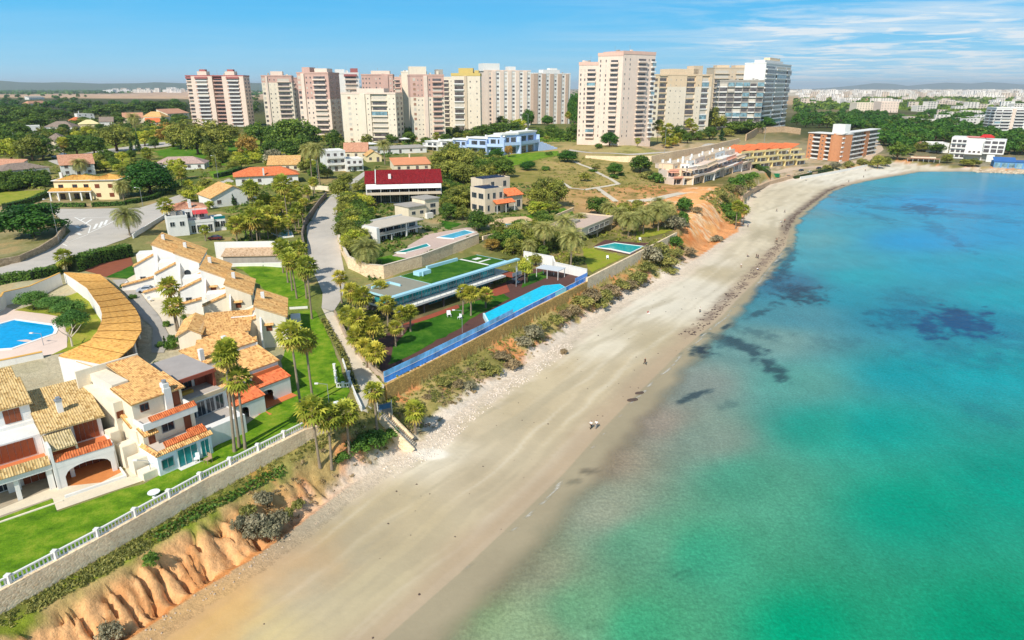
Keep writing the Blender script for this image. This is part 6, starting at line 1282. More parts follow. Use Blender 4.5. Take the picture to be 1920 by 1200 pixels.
# long row of white houses stepping down from the road, end walls towards the viewer
for i, (px, w, dp, H, lab) in enumerate((((256,536), 10, 15, 8.2, 'tall white house at the road end of the long tiled row'), ((296,548), 10, 15, 7.4, 'white house with a round window, second from the road in the long tiled row'), ((341,577), 10, 14, 6.8, 'white house behind the twin palms in the middle of the long tiled row'),
      ((385,606), 10, 13, 6.4, 'white house with a square window, just past the twin palms in the tiled row'), ((432,652), 11, 13, 6.2, 'white house at the lawn end of the long tiled row'))):
    h = House('gabled_house', lab, 'house', px, (px[0]+60, px[1]), 'long row of tiled white houses', zbase=PT(*px)[2]-.3, w=w, rz=R(17)); xm = w*.5; m_ = WH2 if i < 3 else CRM
    wl = h.mb('wall', m_); wl.prism([(xm,0),(w,0),(w,dp),(xm,dp)], -2, 0, zt=[H+2.2,H-.3,H-.3,H+2.2]); h.mb('side_wing', m_).prism([(0,.8),(xm-.002,.8),(xm-.002,dp-2),(0,dp-2)], -2, 0, zt=[H*.62,H*.95,H*.95,H*.62])
    h.mb('roof', TAN, True).slope((w+.4, -.1, H-.45), (w+.4, dp+.2, H-.45), (xm-.2, dp+.2, H+2.35), (xm-.2, -.1, H+2.35), corr=.32)
    h.mb('wing_coping', TAN, True).slope((-.2, .5, H*.62), (xm, .5, H*.95), (xm, 1.6, H*.95+.3), (-.2, 1.6, H*.62+.3), corr=.32, th=.1); h.mb('wing_coping', TAN, True).slope((-.2, dp*.5, H*.62+.05), (xm, dp*.5, H*.95+.05), (xm, dp*.5+1.2, H*.95+.4), (-.2, dp*.5+1.2, H*.62+.4), corr=.32, th=.5)
    h.mb('terrace', WH2, True).box(.6, 2.4, H*.6, xm-.5, dp*.45, H*.93+.02)
    h.mb('garden_wall', WH2, True).prism([(-2.2,-4),(w*.5,-4),(w*.5,-3.7),(-2.2,-3.7)], -2, 0, zt=[1.6,3.2,3.2,1.6]); h.mb('wall_coping', TAN, True).slope((-2.3, -4.4, 1.6), (w*.5, -4.4, 3.2), (w*.5, -3.5, 3.5), (-2.3, -3.5, 1.9), corr=.3, th=.08); h.mb('garden_wall', WH2, True).box(-2.2, -3.69, -2, -1.9, .79, 1.5)
    h.mb('wing_wall', WH2, True).prism([(w*.56,-2.4),(w*.56+.3,-2.4),(w*.56+.3,-.001),(w*.56,-.001)], -2, 0, zt=[H*.6,H*.6,H*.98,H*.98])
    if i == 1: h.mb('round_window', GLASS()).tube((xm+2.2, .02, H*.62), (xm+2.2, -.06, H*.62), .75, .75, 16)
    else: h.win('f', xm+2.2, 0, H*.5, 1.1, 1.1, 'bs'); h.mb('window_hood', TAN, True).slope((xm+1.3, -.6, H*.5+1.3), (xm+3.1, -.6, H*.5+1.3), (xm+3.1, 0, H*.5+1.6), (xm+1.3, 0, H*.5+1.6), corr=.3, th=.06)
    h.win('f', 1.6, .8, .3, 1.3, 2.1, 'gg', name='door'); h.win('r', w, dp*.3, H*.35, 1.6, 1.4, 'bg'); h.win('r', w, dp*.7, H*.35, 1.6, 2, 'bg')
    h.mb('roof_terrace', WH2, True).box(w+.002, dp*.2, H*.34, w+2.6, dp*.5, H*.38).box(w+2.4, dp*.2+.01, -2, w+2.6, dp*.5-.01, H*.34-.002); h.mb('pergola', WH2, True).box(w+.6, dp*.6, -1, w+2.6, dp*.85, 2.7); h.mb('chimney', WH2, True).box(xm+.8, dp*.55, H+.8, xm+1.5, dp*.55+.7, H+2.9); h.done()
# near white house with tiled L roof behind the palms
h = House('white_house', 'white house with an L shaped tan roof beside the drive, behind the front palms', 'house', (340,668), (384,664), None, zbase=10.9); w = 8.5; h.root.rotation_euler = (0, 0, R(16)); h.rz = R(16)
h.mb('wall', CRM).box(0, 0, -2, 4, 9, 5.4).box(4.003, 1.5, -2, 12, 9.5, 4.6); h.gable('roof', TAN, 0, 0, 4, 9, 5.4, 1.1, 'y', .4, .3, wallmat=CRM); h.mono('roof', TAN, 4.2, 1.5, 12.2, 9.5, 4.7, 6.2, .5, .3); h.mono('roof', TAN, 3.4, -3.6, 12, 1.0, 3.0, 4.2, .3, .3); h.mb('wall', CRM).box(3.6, -3.3, -2, 11.8, 1.49, 2.9)
h.win('f', 5.3, 1.5, 2.9, 1.1, 1.2, 'bs'); h.win('f', 7, -3.3, .8, 1.4, 1.3, 'bg'); h.win('f', 10, -3.3, .1, 1.4, 2.1, 'bg', name='door'); h.win('r', 12, 5, 2, 1.4, 1.3, 'bg'); h.win('l', 0, 4, 2.4, 1.2, 1.2, 'bg'); h.done()
# curved carport with an ochre tiled roof
ino = [(-104.7,155.3),(-98,147.5),(-92.2,140.2),(-87,133.8),(-83.4,128.5),(-80.6,123.5),(-78.2,118),(-76.6,113),(-77.6,105.8)]; out = [(-103.6,162.2),(-95.3,152.9),(-89.6,146.4),(-84.5,140.2),(-79.6,134),(-75.8,128.5),(-71.6,121),(-68.8,112.6),(-67.8,102)]
ino[0] = (-111.5,160.6)
ctr = (-80, 130); zb = 13.0; r = empty('carport', (ctr[0], ctr[1], zb), 0, 'long curved carport with a wavy ochre tiled roof and white back wall', 'carport')
b = MB(); n = len(ino); OC2 = Mtile('carport_tiles', (220,164,84), (234,182,102), (190,134,66), (186,140,88))
for i in range(n-1):
    for k in range(3):
        t0, t1 = k/3, (k+1)/3; P0 = [ino[i][j]+(ino[i+1][j]-ino[i][j])*t0 for j in (0,1)]; P1 = [ino[i][j]+(ino[i+1][j]-ino[i][j])*t1 for j in (0,1)]; Q0 = [out[i][j]+(out[i+1][j]-out[i][j])*t0 for j in (0,1)]; Q1 = [out[i][j]+(out[i+1][j]-out[i][j])*t1 for j in (0,1)]
        dz = .07*((i*3+k) % 2); f = lambda p, z: (p[0]-ctr[0], p[1]-ctr[1], z+dz)
        b.slope(f(Q1, 2.7), f(Q0, 2.7), f(P0, 3.7), f(P1, 3.7), corr=.35, th=.14)
b.build('roof', OC2, r); b = MB(); b.wall([(p[0]-ctr[0], p[1]-ctr[1], -1.5, 3.45) for p in ino], .25); b.wall([(out[-1][0]-ctr[0]-.3, out[-1][1]-ctr[1]+.5, -1.5, 3.3), (ino[-1][0]-ctr[0], ino[-1][1]-ctr[1], -1.5, 3.5)], .3); b.build('back_wall', WH2, r)
b = MB(); b.wall([(p[0]-ctr[0]-.7*(1 if i < n else 0), p[1]-ctr[1]-.3, 2.35, 2.62) for i, p in enumerate(out)], .3); b.build('beam', M('brown_beam', (120,78,52), .2, 1), r)
for i in range(n-1):
    p = [(out[i][j]+out[i+1][j])/2 for j in (0,1)]; b = MB(); b.box(p[0]-ctr[0]-1.0, p[1]-ctr[1]-.5, -1.5, p[0]-ctr[0]-.5, p[1]-ctr[1], 2.35); b.build('column', WH2, r)
    q = [(ino[i][j]*.8+out[i][j]*.2) for j in (0,1)]; q2 = [(out[i][j]*.95+ino[i][j]*.05) for j in (0,1)]; b = MB(); b.wall([(q[0]-ctr[0]+.2, q[1]-ctr[1]-.2, -1.4, 2.6), (q2[0]-ctr[0]-.8, q2[1]-ctr[1], -1.4, 2.4)], .12); b.build('partition', M('bay_wall', (150,140,128), .1, .6), r)
# ---------------------------------------------------------------- glass villa with its blue pool fence
h = House('glass_villa', 'long glass villa with a grass roof, turquoise glazing and a pale blue roof edge', 'villa', (745,604), (957,532), zbase=9.0); w = h.w; d = 12.5
TEAL = TEALG(); SKYE = M('pale_blue_edge', (176,220,230), .05, .4, .4); FELT = M('roof_membrane', (150,146,128), .1, .4); SHADE = M('porch_shade_wall', (92,86,82), .15, .8)  # shade under the porch slab is put into a dark wall colour
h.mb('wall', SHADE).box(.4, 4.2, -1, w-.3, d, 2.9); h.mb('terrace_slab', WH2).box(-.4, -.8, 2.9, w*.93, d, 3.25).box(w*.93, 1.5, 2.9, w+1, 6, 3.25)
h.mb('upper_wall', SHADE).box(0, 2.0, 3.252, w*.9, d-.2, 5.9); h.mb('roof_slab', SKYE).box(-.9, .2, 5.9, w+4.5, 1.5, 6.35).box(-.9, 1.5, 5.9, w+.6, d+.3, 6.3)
h.mb('roof_membrane', FELT).box(-.6, 1.55, 6.3, w*.3, d, 6.36); h.mb('roof_grass', DARKG).box(w*.31, 1.6, 6.3, w*.83, d-.1, 6.42).box(w*.85, 2.2, 6.3, w*1.0, d, 6.41)
h.mb('roof_upstand', SKYE).box(w*.02, d-3.4, 6.362, w*.16, d-3.0, 6.9).box(w*.16-.3, d-7, 6.365, w*.16, d-3.41, 6.9).box(w*.52, d-.8, 6.43, w*.8, d-.2, 7.2); h.mb('roof_plant_box', SKYE).box(w*.37, d-4.2, 6.43, w*.47, d-2.0, 7.4).tube((w*.39, d-4.6, 6.43), (w*.39, d-4.6, 7.6), .25, .25, 8)
h.mb('roof_path', WH2).box(w*.86, 5.8, 6.415, w*.97, 6.6, 6.44).box(w*.89, 8.4, 6.415, w*.95, 10, 6.44).box(w*.832, 2.2, 6.4, w*.848, d-.3, 6.5)
for i in range(12): h.win('f', .8+(w*.9-1)*(i+.5)/12, 2.0, 3.35, (w*.9-1)/12*.97, 2.4, 'gt')
h.win('l', 0, 5, 3.4, 5, 2.3, 'gt')
for i in range(8): h.win('f', w*.34+(w*.64)*(i+.5)/8, 4.2, .1, w*.075, 2.6, 'gt')
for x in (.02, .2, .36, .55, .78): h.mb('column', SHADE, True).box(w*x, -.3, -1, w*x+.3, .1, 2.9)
h.mb('balustrade', METAL(), True).box(-.4, -.8, 3.26, w*.93, -.74, 3.32)
for i in range(20): h.mb('balustrade', METAL()).box(w*.93*i/20, -.78, 3.25, w*.93*i/20+.05, -.73, 4.2)
h.mb('balustrade', METAL()).box(-.4, -.79, 4.2, w*.93, -.72, 4.26)
# white spiral stair and bridge
SX, SY = w+1.5, -1.0
h.mb('spiral_stair', M('white_steel', (214,222,226), .05, 1, .4)).tube((SX, SY, -.5), (SX, SY, 4.4), .12, .12, 8)
for i in range(14):
    a = i*.45; x, y = math.cos(a), math.sin(a); h.mb('spiral_stair', METAL()).bar((SX, SY, .2+i*.22), (SX+x*1.4, SY+y*1.4, .2+i*.22), .5, .07); h.mb('spiral_stair', METAL()).tube((SX+x*1.4, SY+y*1.4, .2+i*.22), (SX+x*1.4, SY+y*1.4, 1.2+i*.22), .025, .025, 4)
for x, y in ((w-1.5, -3.2), (w+2.6, -3.0), (w+3.4, .2)): h.mb('stair_post', METAL(), True).tube((x, y, -1), (x, y, 6.0), .1, .1, 8)
h.mb('bridge', REDW).box(w*.93, -3, 3.0, w+1, 1.45, 3.2); h.mb('bridge_rail', METAL()).box(w*.93, -3.05, 3.2, w+1, -3.0, 4.2); h.done()
# white screen wall and canopy beyond the villa
def wallthing(name, label, px, zt, t, mat, cat='wall', base=-1.0, cap=None, zpxs=None, rel=True, close_=False):
    """free-standing wall along photo pixels (foot line); zt height above its foot"""
    P = [PT(*q) for q in px]; o = P[0]; r = MB(); r.wall([(p[0]-o[0], p[1]-o[1], p[2]-o[2]+base, p[2]-o[2]+(zt if not isinstance(zt, (list, tuple)) else zt[i])) for i, p in enumerate(P)], t)
    e = tag(empty(name, o, 0, label, cat), kind='thing'); r.build('wall_body', mat, e)
    if cap:
        c = MB(); c.wall([(p[0]-o[0], p[1]-o[1], p[2]-o[2]+(zt if not isinstance(zt, (list, tuple)) else zt[i])+.002, p[2]-o[2]+(zt if not isinstance(zt, (list, tuple)) else zt[i])+.14) for i, p in enumerate(P)], t+.14); c.build('coping', cap, e)
    return e
wallthing('screen_wall', 'tall white screen wall behind the pool canopy of the glass villa', [(982,492),(1036,502),(1040,508),(1100,522)], [3.4,3.4,2.6,2.6], .35, WH2, cap=WH2)
h = House('pergola', 'pale grey flat canopy on thin posts beside the white screen wall', 'pergola', (1006,520), (1046,526), zbase=9.0); w = h.w
h.mb('canopy', M('grey_canopy', (206,210,212), .05, .6)).box(-.2, -.2, 2.7, w+.2, 4.4, 2.85)
for x in (0, .5, 1):
    for y in (0, 4): h.mb('post', WH2, True).box(w*x-.07, y-.07, -1, w*x+.07, y+.07, 2.7)
h.done()
BF1 = Mglass('pale_blue_glass_panel', (110,190,244), .1); BF2 = Mglass('deep_blue_glass_panel', (44,142,232), .1)
P = [PT(*q) for q in ((721,719),(812,673),(905,627),(1000,577),(1101,526))]; o = P[0]; r = empty('glass_fence', o, 0, 'long blue glass fence along the beach side of the glass villa garden', 'fence')
NP_ = 34; seg = []
tot = sum(math.dist(P[i][:2], P[i+1][:2]) for i in range(4))
def along(s):
    for i in range(4):
        l = math.dist(P[i][:2], P[i+1][:2])
        if s <= l or i == 3: f = s/l; return [P[i][k]+(P[i+1][k]-P[i][k])*f-o[k] for k in range(2)]
        s -= l
for i in range(NP_):
    a, b_ = along(tot*i/NP_), along(tot*(i+.97)/NP_)
    for z0, z1, mt, nm in ((.1, 1.25, BF2, 'lower_panel'), (1.29, 2.35, BF1 if i < NP_*.55 else BF2, 'upper_panel')):
        if nm == 'upper_panel' and NP_*.5 < i < NP_*.9: continue
        m = MB(); m.wall([(a[0], a[1], z0, z1), (b_[0], b_[1], z0, z1)], .05); m.build(nm, mt, r)
    m = MB(); m.tube((a[0]-.05, a[1]+.05, -.3), (a[0]-.05, a[1]+.05, 1.3 if NP_*.5 < i < NP_*.9 else 2.4), .05, .05, 6); m.build('post', METAL(), r)
m = MB(); m.wall([(p[0]-o[0], p[1]-o[1], 1.22, 1.3) for p in P], .09); m.wall([(p[0]-o[0], p[1]-o[1], -.1, .09) for p in P], .3); m.build('rail', WH2, r)
# raised overflow pool
px = [PZ(907,588,10.1),PZ(1018,535,10.1),PZ(1050,532,10.1),PZ(1062,539,10.1),PZ(917,607,10.1)]; ctr = (sum(p[0] for p in px)/5, sum(p[1] for p in px)/5)
r = empty('lap_pool', (ctr[0], ctr[1], 9.0), 0, 'long raised turquoise pool with a pale end wall beside the blue glass fence', 'pool'); m = MB(); m.prism([(p[0]-ctr[0], p[1]-ctr[1]) for p in px][::-1], -.6, 1.06); m.build('basin', M('pool_basin', (150,226,240), .05, .6), r)
m = MB(); m.add([(p[0]-ctr[0]+(ctr[0]-p[0])*.02, p[1]-ctr[1]+(ctr[1]-p[1])*.02, 1.1) for p in px], [tuple(range(5))[::-1]]); m.build('water', Mpool('overflow_water', (30,196,226)), r)
m = MB(); q = [(p[0]-ctr[0], p[1]-ctr[1]) for p in px]; m.wall([(*q[4], .0, 1.25), (*q[0], .0, 1.25)], .4); m.build('end_wall', M('pool_end_wall', (206,236,240), .05, .8), r)
# ---------------------------------------------------------------- walls and fences
RUB = Mstone('rubble_stone', (252,226,186), (224,192,152), (236,212,180), .42); DRYW = Mstone('vine_covered_stone', (232,186,108), (190,146,84), (160,128,74), .5); STN = Mstone('cut_stone', (190,168,140), (150,130,106), (120,104,84), .6)
def edge_wall(name, label, i0, i1, mat, up=.0, t=.6, cap=None):
    """retaining wall on the plateau edge between EDGE_PX entries i0..i1"""
    pts = [E[k] for k in range(i0+1, i1+2)]; o = pts[0]; m = MB(); q = []
    for a, b_ in zip(pts[:-1], pts[1:]):
        for k in range(12): f = k/12; q.append(a+(b_-a)*f)
    q.append(pts[-1]); zz = [p[2]-o[2] for p in q]
    m.wall([(p[0]-o[0], p[1]-o[1], z-p[3]-1.8, z+up+.06) for p, z in zip(q, zz)], t); e = tag(empty(name, (o[0], o[1], o[2]), 0, label, 'wall'), kind='thing'); m.build('wall_body', mat, e)
    if cap: c = MB(); c.wall([(p[0]-o[0], p[1]-o[1], z+up+.062, z+up+.2) for p, z in zip(q, zz)], t+.1); c.build('coping', cap, e)
edge_wall('retaining_wall', 'pale rubble stone retaining wall under the white balustrade', 0, 5, RUB)
edge_wall('retaining_wall', 'brown vine covered stone wall under the blue glass fence', 7, 10, DRYW)
edge_wall('garden_wall', 'pinkish stone wall between the stepped pool garden and the beach scrub', 10, 12, RUB, up=1.0)
# white balustrade on the lawn edge
def balustrade(label, px, hgt=1.0, step=.42, pier=4.6, name='balustrade'):
    P = [Vector(PT(*q)) for q in px]; o = P[0]; r = empty(name, o, 0, label, 'fence'); top = MB(); bal = MB(); piers = []
    L_ = [0]
    for a, b_ in zip(P[:-1], P[1:]): L_.append(L_[-1]+(b_-a).length)
    def at(s):
        for i in range(len(P)-1):
            if s <= L_[i+1] or i == len(P)-2: return P[i].lerp(P[i+1], (s-L_[i])/(L_[i+1]-L_[i]))-o
    top.wall([(p.x-o.x, p.y-o.y, p.z-o.z+hgt-.16, p.z-o.z+hgt) for p in P], .26); top.build('handrail', WH2, r); top = MB(); top.wall([(p.x-o.x, p.y-o.y, p.z-o.z-.3, p.z-o.z+.16) for p in P], .24); top.build('plinth', WH2, r)
    n = int(L_[-1]/step); one = MB(); one.tube((0, 0, .16), (0, 0, .45), .07, .09, 6, cap=False); one.tube((0, 0, .45), (0, 0, hgt-.16), .09, .05, 6, cap=False); om = one.mesh('baluster', WH2); k0 = max(0, min(n-100, int(n*.22)))
    for i in range(n):
        p = at(i*step)
        if k0 <= i < k0+100: inst('baluster', om, r, tuple(p)); continue
        bal.tube((p.x, p.y, p.z+.16), (p.x, p.y, p.z+.45), .07, .09, 6, cap=False); bal.tube((p.x, p.y, p.z+.45), (p.x, p.y, p.z+hgt-.16), .09, .05, 6, cap=False)
    if bal.v: o2 = bal.build('balusters', WH2, r); o2['kind'] = 'stuff'
    for i in range(int(L_[-1]/pier)+1):
        p = at(i*pier); m = MB(); m.box(-.2, -.2, -.3, .2, .2, hgt+.1).box(-.26, -.26, hgt+.102, .26, .26, hgt+.2); m.build('pier', WH2, r, loc=(p.x, p.y, p.z))
balustrade('long white balustrade along the lawn edge above the rubble wall', [(-190,1196),(0,1104),(200,998),(380,898),(568,803)])
balustrade('white picket enclosure around the planting bed beside the path', [(627,692),(632,727),(656,726),(655,705)], .9, .4, 3)
wallthing('path_wall', 'low white wall between the lawn and the path down to the beach', [(643,680),(652,708),(668,748),(678,770)], .9, .25, WH2)
wallthing('path_wall', 'long beige wall with railing on the villa side of the beach path', [(628,592),(652,640),(676,672),(702,700),(721,716)], 1.3, .25, M('beige_wall', (196,174,150), .12, .6), cap=STN)
wallthing('garden_wall', 'long pinkish stone wall below the white modern house and its pools', [(634,446),(640,470),(655,503),(688,519),(720,522),(790,500),(848,476),(897,456)], [2.2,2.8,3.4,3.6,3.6,3.4,3.2,3.0], .6, RUB, cap=M('wall_coping', (222,206,184), .1, .8))
wallthing('garden_wall', 'stone terrace wall below the pool of the solar panel villa', [(905,452),(960,438),(1010,424),(1075,396)], 1.6, .5, RUB)
wallthing('road_wall', 'curved stone wall beside the junction, under the big round pine', [(-30,505),(38,492),(75,476),(108,456),(121,438),(122,424)], [1.9,1.9,2,2.2,2.4,2.2], .5, Mstone('buff_stone', (196,172,140), (160,138,108), (140,122,98), .7))
wallthing('road_wall', 'dark stone wall along the left side of the climbing lane', [(573,480),(567,448),(572,424),(588,400),(600,384),(612,370)], 2.2, .5, Mstone('dark_stone', (150,136,120), (120,106,94), (100,90,80), .7))  # darker, greyer stone than the junction wall
wallthing('compound_wall', 'white wall with tiled coping around the large bright pool', [(-60,600),(-20,598),(8,580),(12,572),(60,560),(117,534)], 3.0, .3, WH2, cap=TILE_OCH())
wallthing('promenade_wall', 'long stone retaining wall below the tall towers', [(1098,296),(1150,302),(1220,306),(1260,300),(1330,286),(1385,268)], [1.5,3,4.5,5.5,5.5,4], 1.0, RUB)
wallthing('promenade_wall', 'sandstone retaining wall behind the orange roofed terraces', [(1398,264),(1420,250),(1470,248),(1500,252)], 6, 1.0, Mstone('sandstone', (216,184,146), (186,154,118), (170,140,110), .9))
wallthing('sea_wall', 'low stepped stone sea wall at the back of the far beach', [(1388,372),(1410,357),(1440,344),(1480,333),(1530,325)], 1.4, 2.2, Mstone('pale_sandstone', (220,190,156), (190,158,124), (176,146,116), .8))
wallthing('sea_wall', 'white beach wall below the road at the far beach', [(1500,336),(1560,326),(1600,318),(1640,309)], 1.6, .5, WH2)
wallthing('garden_wall', 'white garden wall along the road bend below the date palm', [(250,447),(285,424),(318,404)], 1.4, .3, WH2)
wallthing('garden_wall', 'cream garden wall across the head of the climbing lane', [(574,355),(600,356),(618,358)], 2.0, .35, CREAM())
wallthing('garden_wall', 'low tiled wall below the pink pool paving', [(-30,694),(30,682),(82,671)], 1.2, .4, WH2, cap=TILE_OCH())
wallthing('garden_wall', 'white street wall in front of the grey hipped roof house', [(-20,343),(40,340),(92,331)], 1.3, .3, WH2)
wallthing('lawn_wall', 'white kerb wall at the top of the lawn by the garden building', [(430,499),(500,499),(563,498)], .7, .4, WH2)
wallthing('lawn_wall', 'short white wall between the two lawns near the palms', [(543,580),(577,578)], .5, .3, WH2)
# stairs from the path to the beach, with gate
A0, A1 = PT(716,778), PT(776,838); n = 22; r = empty('beach_stairs', A0, math.atan2(A1[1]-A0[1], A1[0]-A0[0]), 'stone stairs leading from the path down to the sand', 'stairs'); l = math.dist(A0[:2], A1[:2]); m = MB()
for i in range(n): z = (A1[2]-A0[2])*i/n; m.box(l*i/n, -1.0, z-2.5, l*(i+1)/n, 1.0, z)
m.build('steps', M('stair_stone', (208,192,168), .2, 1.5), r); m = MB(); m.bar((0, -1.25, -.4), (l, -1.25, A1[2]-A0[2]-.4), .3, 2.2); m.bar((0, 1.25, -.6), (l*.8, 1.25, (A1[2]-A0[2])*.8-.6), .3, 2.0); m.build('side_wall', RUB, r); m = MB()
for i in range(8): z = (A1[2]-A0[2])*i/7; m.tube((l*i/7, -1.2, z), (l*i/7, -1.2, z+1.6), .03, .03, 5)
m.tube((0, -1.2, 1.6), (l, -1.2, A1[2]-A0[2]+1.6), .04, .04, 6); m.build('handrail', METAL(), r)
g0 = PT(722,778); r = empty('gate_kiosk', g0, .5, 'small grey gate screen with a blue panel at the head of the beach stairs', 'gate'); m = MB(); m.box(-1.2, -.1, -.5, 1.2, .1, 2.2); m.build('panel', M('grey_mesh', (120,118,114), .2, 3), r); m = MB(); m.box(-1.0, -.14, 1.2, 1.0, -.101, 2.1); m.build('sign_panel', M('blue_sign', (52,96,130), .1, 1), r)
for x in (-1.25, 1.25): m = MB(); m.tube((x, 0, -.6), (x, 0, 2.6), .07, .07, 8); m.build('post', WH2, r)
# ---------------------------------------------------------------- every tree, palm, bush where it stands: foot pixel, top row, crown width in pixels
for k, u, v, vt, wd_, lab in (('fan',440,847,648,56,'tall leaning fan palm nearest the stepped white house'),('fan',449,838,632,54,'tallest fan palm of the three in front of the grey flat roofed house'),('fan',460,842,690,58,'shorter fan palm with full crown, right of the three before the grey flat roofed house'),
  ('fan',565,770,602,64,'tall fan palm alone on the open lawn behind the balustrade'),('fan',586,747,616,54,'dark trunked fan palm on the lawn, left of the picket enclosure'),('fan',600,876,741,66,'fan palm on the bank below the balustrade end, left trunk of three'),('fan',622,879,758,62,'lowest fan palm on the bank, middle trunk of three'),('fan',656,862,750,58,'fan palm on the bank with shrubs in its shade, right trunk of three'),
  ('fan',707,805,716,46,'fan palm at the head of the beach stairs'),('fan',779,812,750,50,'short bushy fan palm right of the beach stairs'),('fan',332,622,519,44,'taller of the twin palms beside the curved drive'),('fan',337,625,556,46,'lower of the twin palms beside the curved drive'),
  ('fan',125,510,466,40,'young fan palm between the hedge and the road left of the carport'),('date',244,442,383,64,'big spreading date palm at the road bend beside the white terrace house'),('fan',320,440,370,36,'fan palm in front of the brown tiled roof of the terrace house'),('date',690,512,447,66,'large date palm inside the corner of the long pinkish garden wall'),
  ('date',152,328,296,36,'date palm in front of the white villa with the pink gable'),('date',233,378,337,38,'date palm at the right end of the cream villa'),('date',585,340,268,46,'grey green date palm left of the tall white balcony house'),('date',600,346,266,42,'grey green date palm on a bare pole trunk, beside the tall white balcony house'),('date',722,308,261,32,'dark date palm in front of the stepped cream tower block'),
  ('fan',277,300,276,26,'fan palm on the dry lawn beside the two cypresses'),('fan',342,352,312,28,'fan palm beside the hedge, right of the big round pine'),('date',258,262,211,30,'tall thin palm behind the two cypresses'),('fan',122,296,256,24,'palm beside the brown balcony house')): plant(k, u, v, vt, wd_, lab)
row('fan', [(531,512,446,40),(540,530,452,42),(548,545,464,38),(557,560,472,42),(585,598,478,46),(567,524,450,38),(575,560,490,40)], 'slender fan palm', 'of seven on the long lawn beside the lane', 'fan palms on the long lawn by the lane')
row('gold', [(641,568,505,34),(664,600,528,44),(684,610,535,46),(715,580,525,42),(655,640,572,44),(676,655,578,48),(700,655,590,46),(705,700,640,48),(688,690,632,44),(668,665,612,44),(755,628,572,38),(770,622,570,34),(728,612,552,42),(742,650,600,34)], 'golden green fan palm', 'in the grove beside the glass villa', 'golden palms beside the glass villa')
row('gold', [(868,590,532,34),(883,592,534,38),(911,578,538,34)], 'yellow leaved palm', 'of the three before the glass villa', 'yellow palms on the villa lawn')
plant('lime', 988, 530, 479, 30, 'yellow leaved tree between the spiral stair and the white screen wall')
row('date', [(1020,480,414,52),(1070,502,428,62),(1058,458,402,50),(1086,432,398,34),(1000,462,425,42),(968,458,432,34)], 'grey green date palm', 'of the clump behind the white screen wall', 'date palms behind the glass villa')
row('date', [(1178,443,396,52),(1234,433,381,48),(1206,438,392,44),(1160,424,388,42),(1252,425,386,36),(1140,412,378,38),(1225,412,380,34)], 'date palm', 'in the row behind the stepped pool garden', 'date palms behind the stepped pool')
row('fan', [(478,410,337,38),(532,402,330,36),(542,426,326,42),(445,454,404,40),(483,454,388,48),(521,442,406,38),(386,452,421,22),(500,404,362,46),(462,446,400,34),(505,430,385,36),(470,380,345,30)], 'fan palm', 'in the palm garden behind the garden building', 'palms of the garden between the terrace house and the lane')
plant('cypress', 438, 385, 362, 10, 'small dark cypress beside the pale gabled house'); plant('cypress', 522, 405, 372, 12, 'dark cypress among the garden palms by the lane'); plant('cypress', 248, 291, 256, 11, 'leaning cypress, left of the two by the street'); plant('cypress', 261, 285, 247, 12, 'upright cypress, right of the two by the street'); plant('cypress', 311, 655, 628, 9, 'slim cypress at the lower end of the curved drive'); plant('darkshrub', 322, 655, 634, 22, 'rounded bush beside the slim cypress at the drive end')
row('olive', [(640,374,336,44),(656,398,358,44),(648,412,378,42),(662,432,390,46),(648,450,408,42),(668,464,424,44),(657,478,440,38),(690,410,386,32,'lime'),(646,350,322,30),(672,360,338,30)], 'yellow green tree', 'along the right side of the climbing lane', 'trees along the climbing lane')
plant('pine', 62, 444, 379, 112, 'big dome shaped pine inside the curved road wall'); plant('pine', 283, 364, 301, 86, 'broad round pine at the bend of the clipped hedge'); plant('lime', 335, 337, 296, 38, 'bright green tree right of the broad round pine')
row('olive', [(350,278,222,62),(393,277,221,62),(372,290,236,58),(412,286,240,54),(340,280,236,44),(430,268,228,44),(418,306,268,32),(395,300,262,30)], 'olive green park tree', 'of the clump below the twin towers', 'park trees below the twin pink towers')
plant('russet', 466, 301, 247, 38, 'russet leaved tree standing alone on the park lawn')
row('broad', [(490,274,227,46),(550,284,221,72),(582,276,228,46),(520,280,232,48),(508,300,262,40),(540,300,258,44),(566,296,250,42),(476,262,232,30)], 'dense dark park tree', 'in the clump below the cream towers', 'dark park trees below the pink and cream towers')
plant('grey', 515, 312, 276, 44, 'silvery grey bush behind the buff stepped roofs'); plant('broad', 626, 277, 241, 26, 'small dark tree at the foot of the pink topped tower')
row('olive', [(220,284,228,60,'olive'),(145,292,252,62,'broad'),(178,292,254,48,'broad'),(325,276,227,52,'russet'),(272,274,244,34,'lime'),(291,279,254,18,'broad'),(62,302,254,48,'olive'),(82,300,250,44,'broad'),(22,302,258,44,'lime'),(42,296,246,46,'broad'),(5,290,240,50,'broad'),(100,262,242,30,'broad'),(-20,285,240,50,'broad')], 'tree', 'in the villa gardens at the far left', 'garden trees at the far left')
row('broad', [(30,258,226,44),(70,244,212,40),(10,248,214,44),(110,228,204,44),(45,232,204,40),(85,226,200,36),(150,214,194,40),(188,222,196,44),(215,216,194,40),(250,212,192,40),(285,216,188,44),(310,208,188,34),(335,214,190,34),(60,216,196,36),(20,222,196,40),(130,205,190,36),(340,240,212,30),(312,240,222,22),(222,226,208,22),(160,232,218,24)], 'dark bushy tree', 'on the hillside left of the twin towers', 'hillside trees left of the twin pink towers')
row('broad', [(842,412,379,36),(868,413,382,28,'olive'),(899,432,391,46),(862,390,350,52,'olive'),(885,385,352,34,'olive'),(836,395,366,28,'olive')], 'leafy tree', 'of those beside the solar villa', 'trees beside the solar villa')
row('olive', [(1022,387,330,46),(1042,388,334,44),(1005,388,342,36),(1008,406,376,46,'lime'),(1030,402,370,34)], 'feathery olive green tree', 'of the clump right of the solar villa', 'trees right of the solar villa')
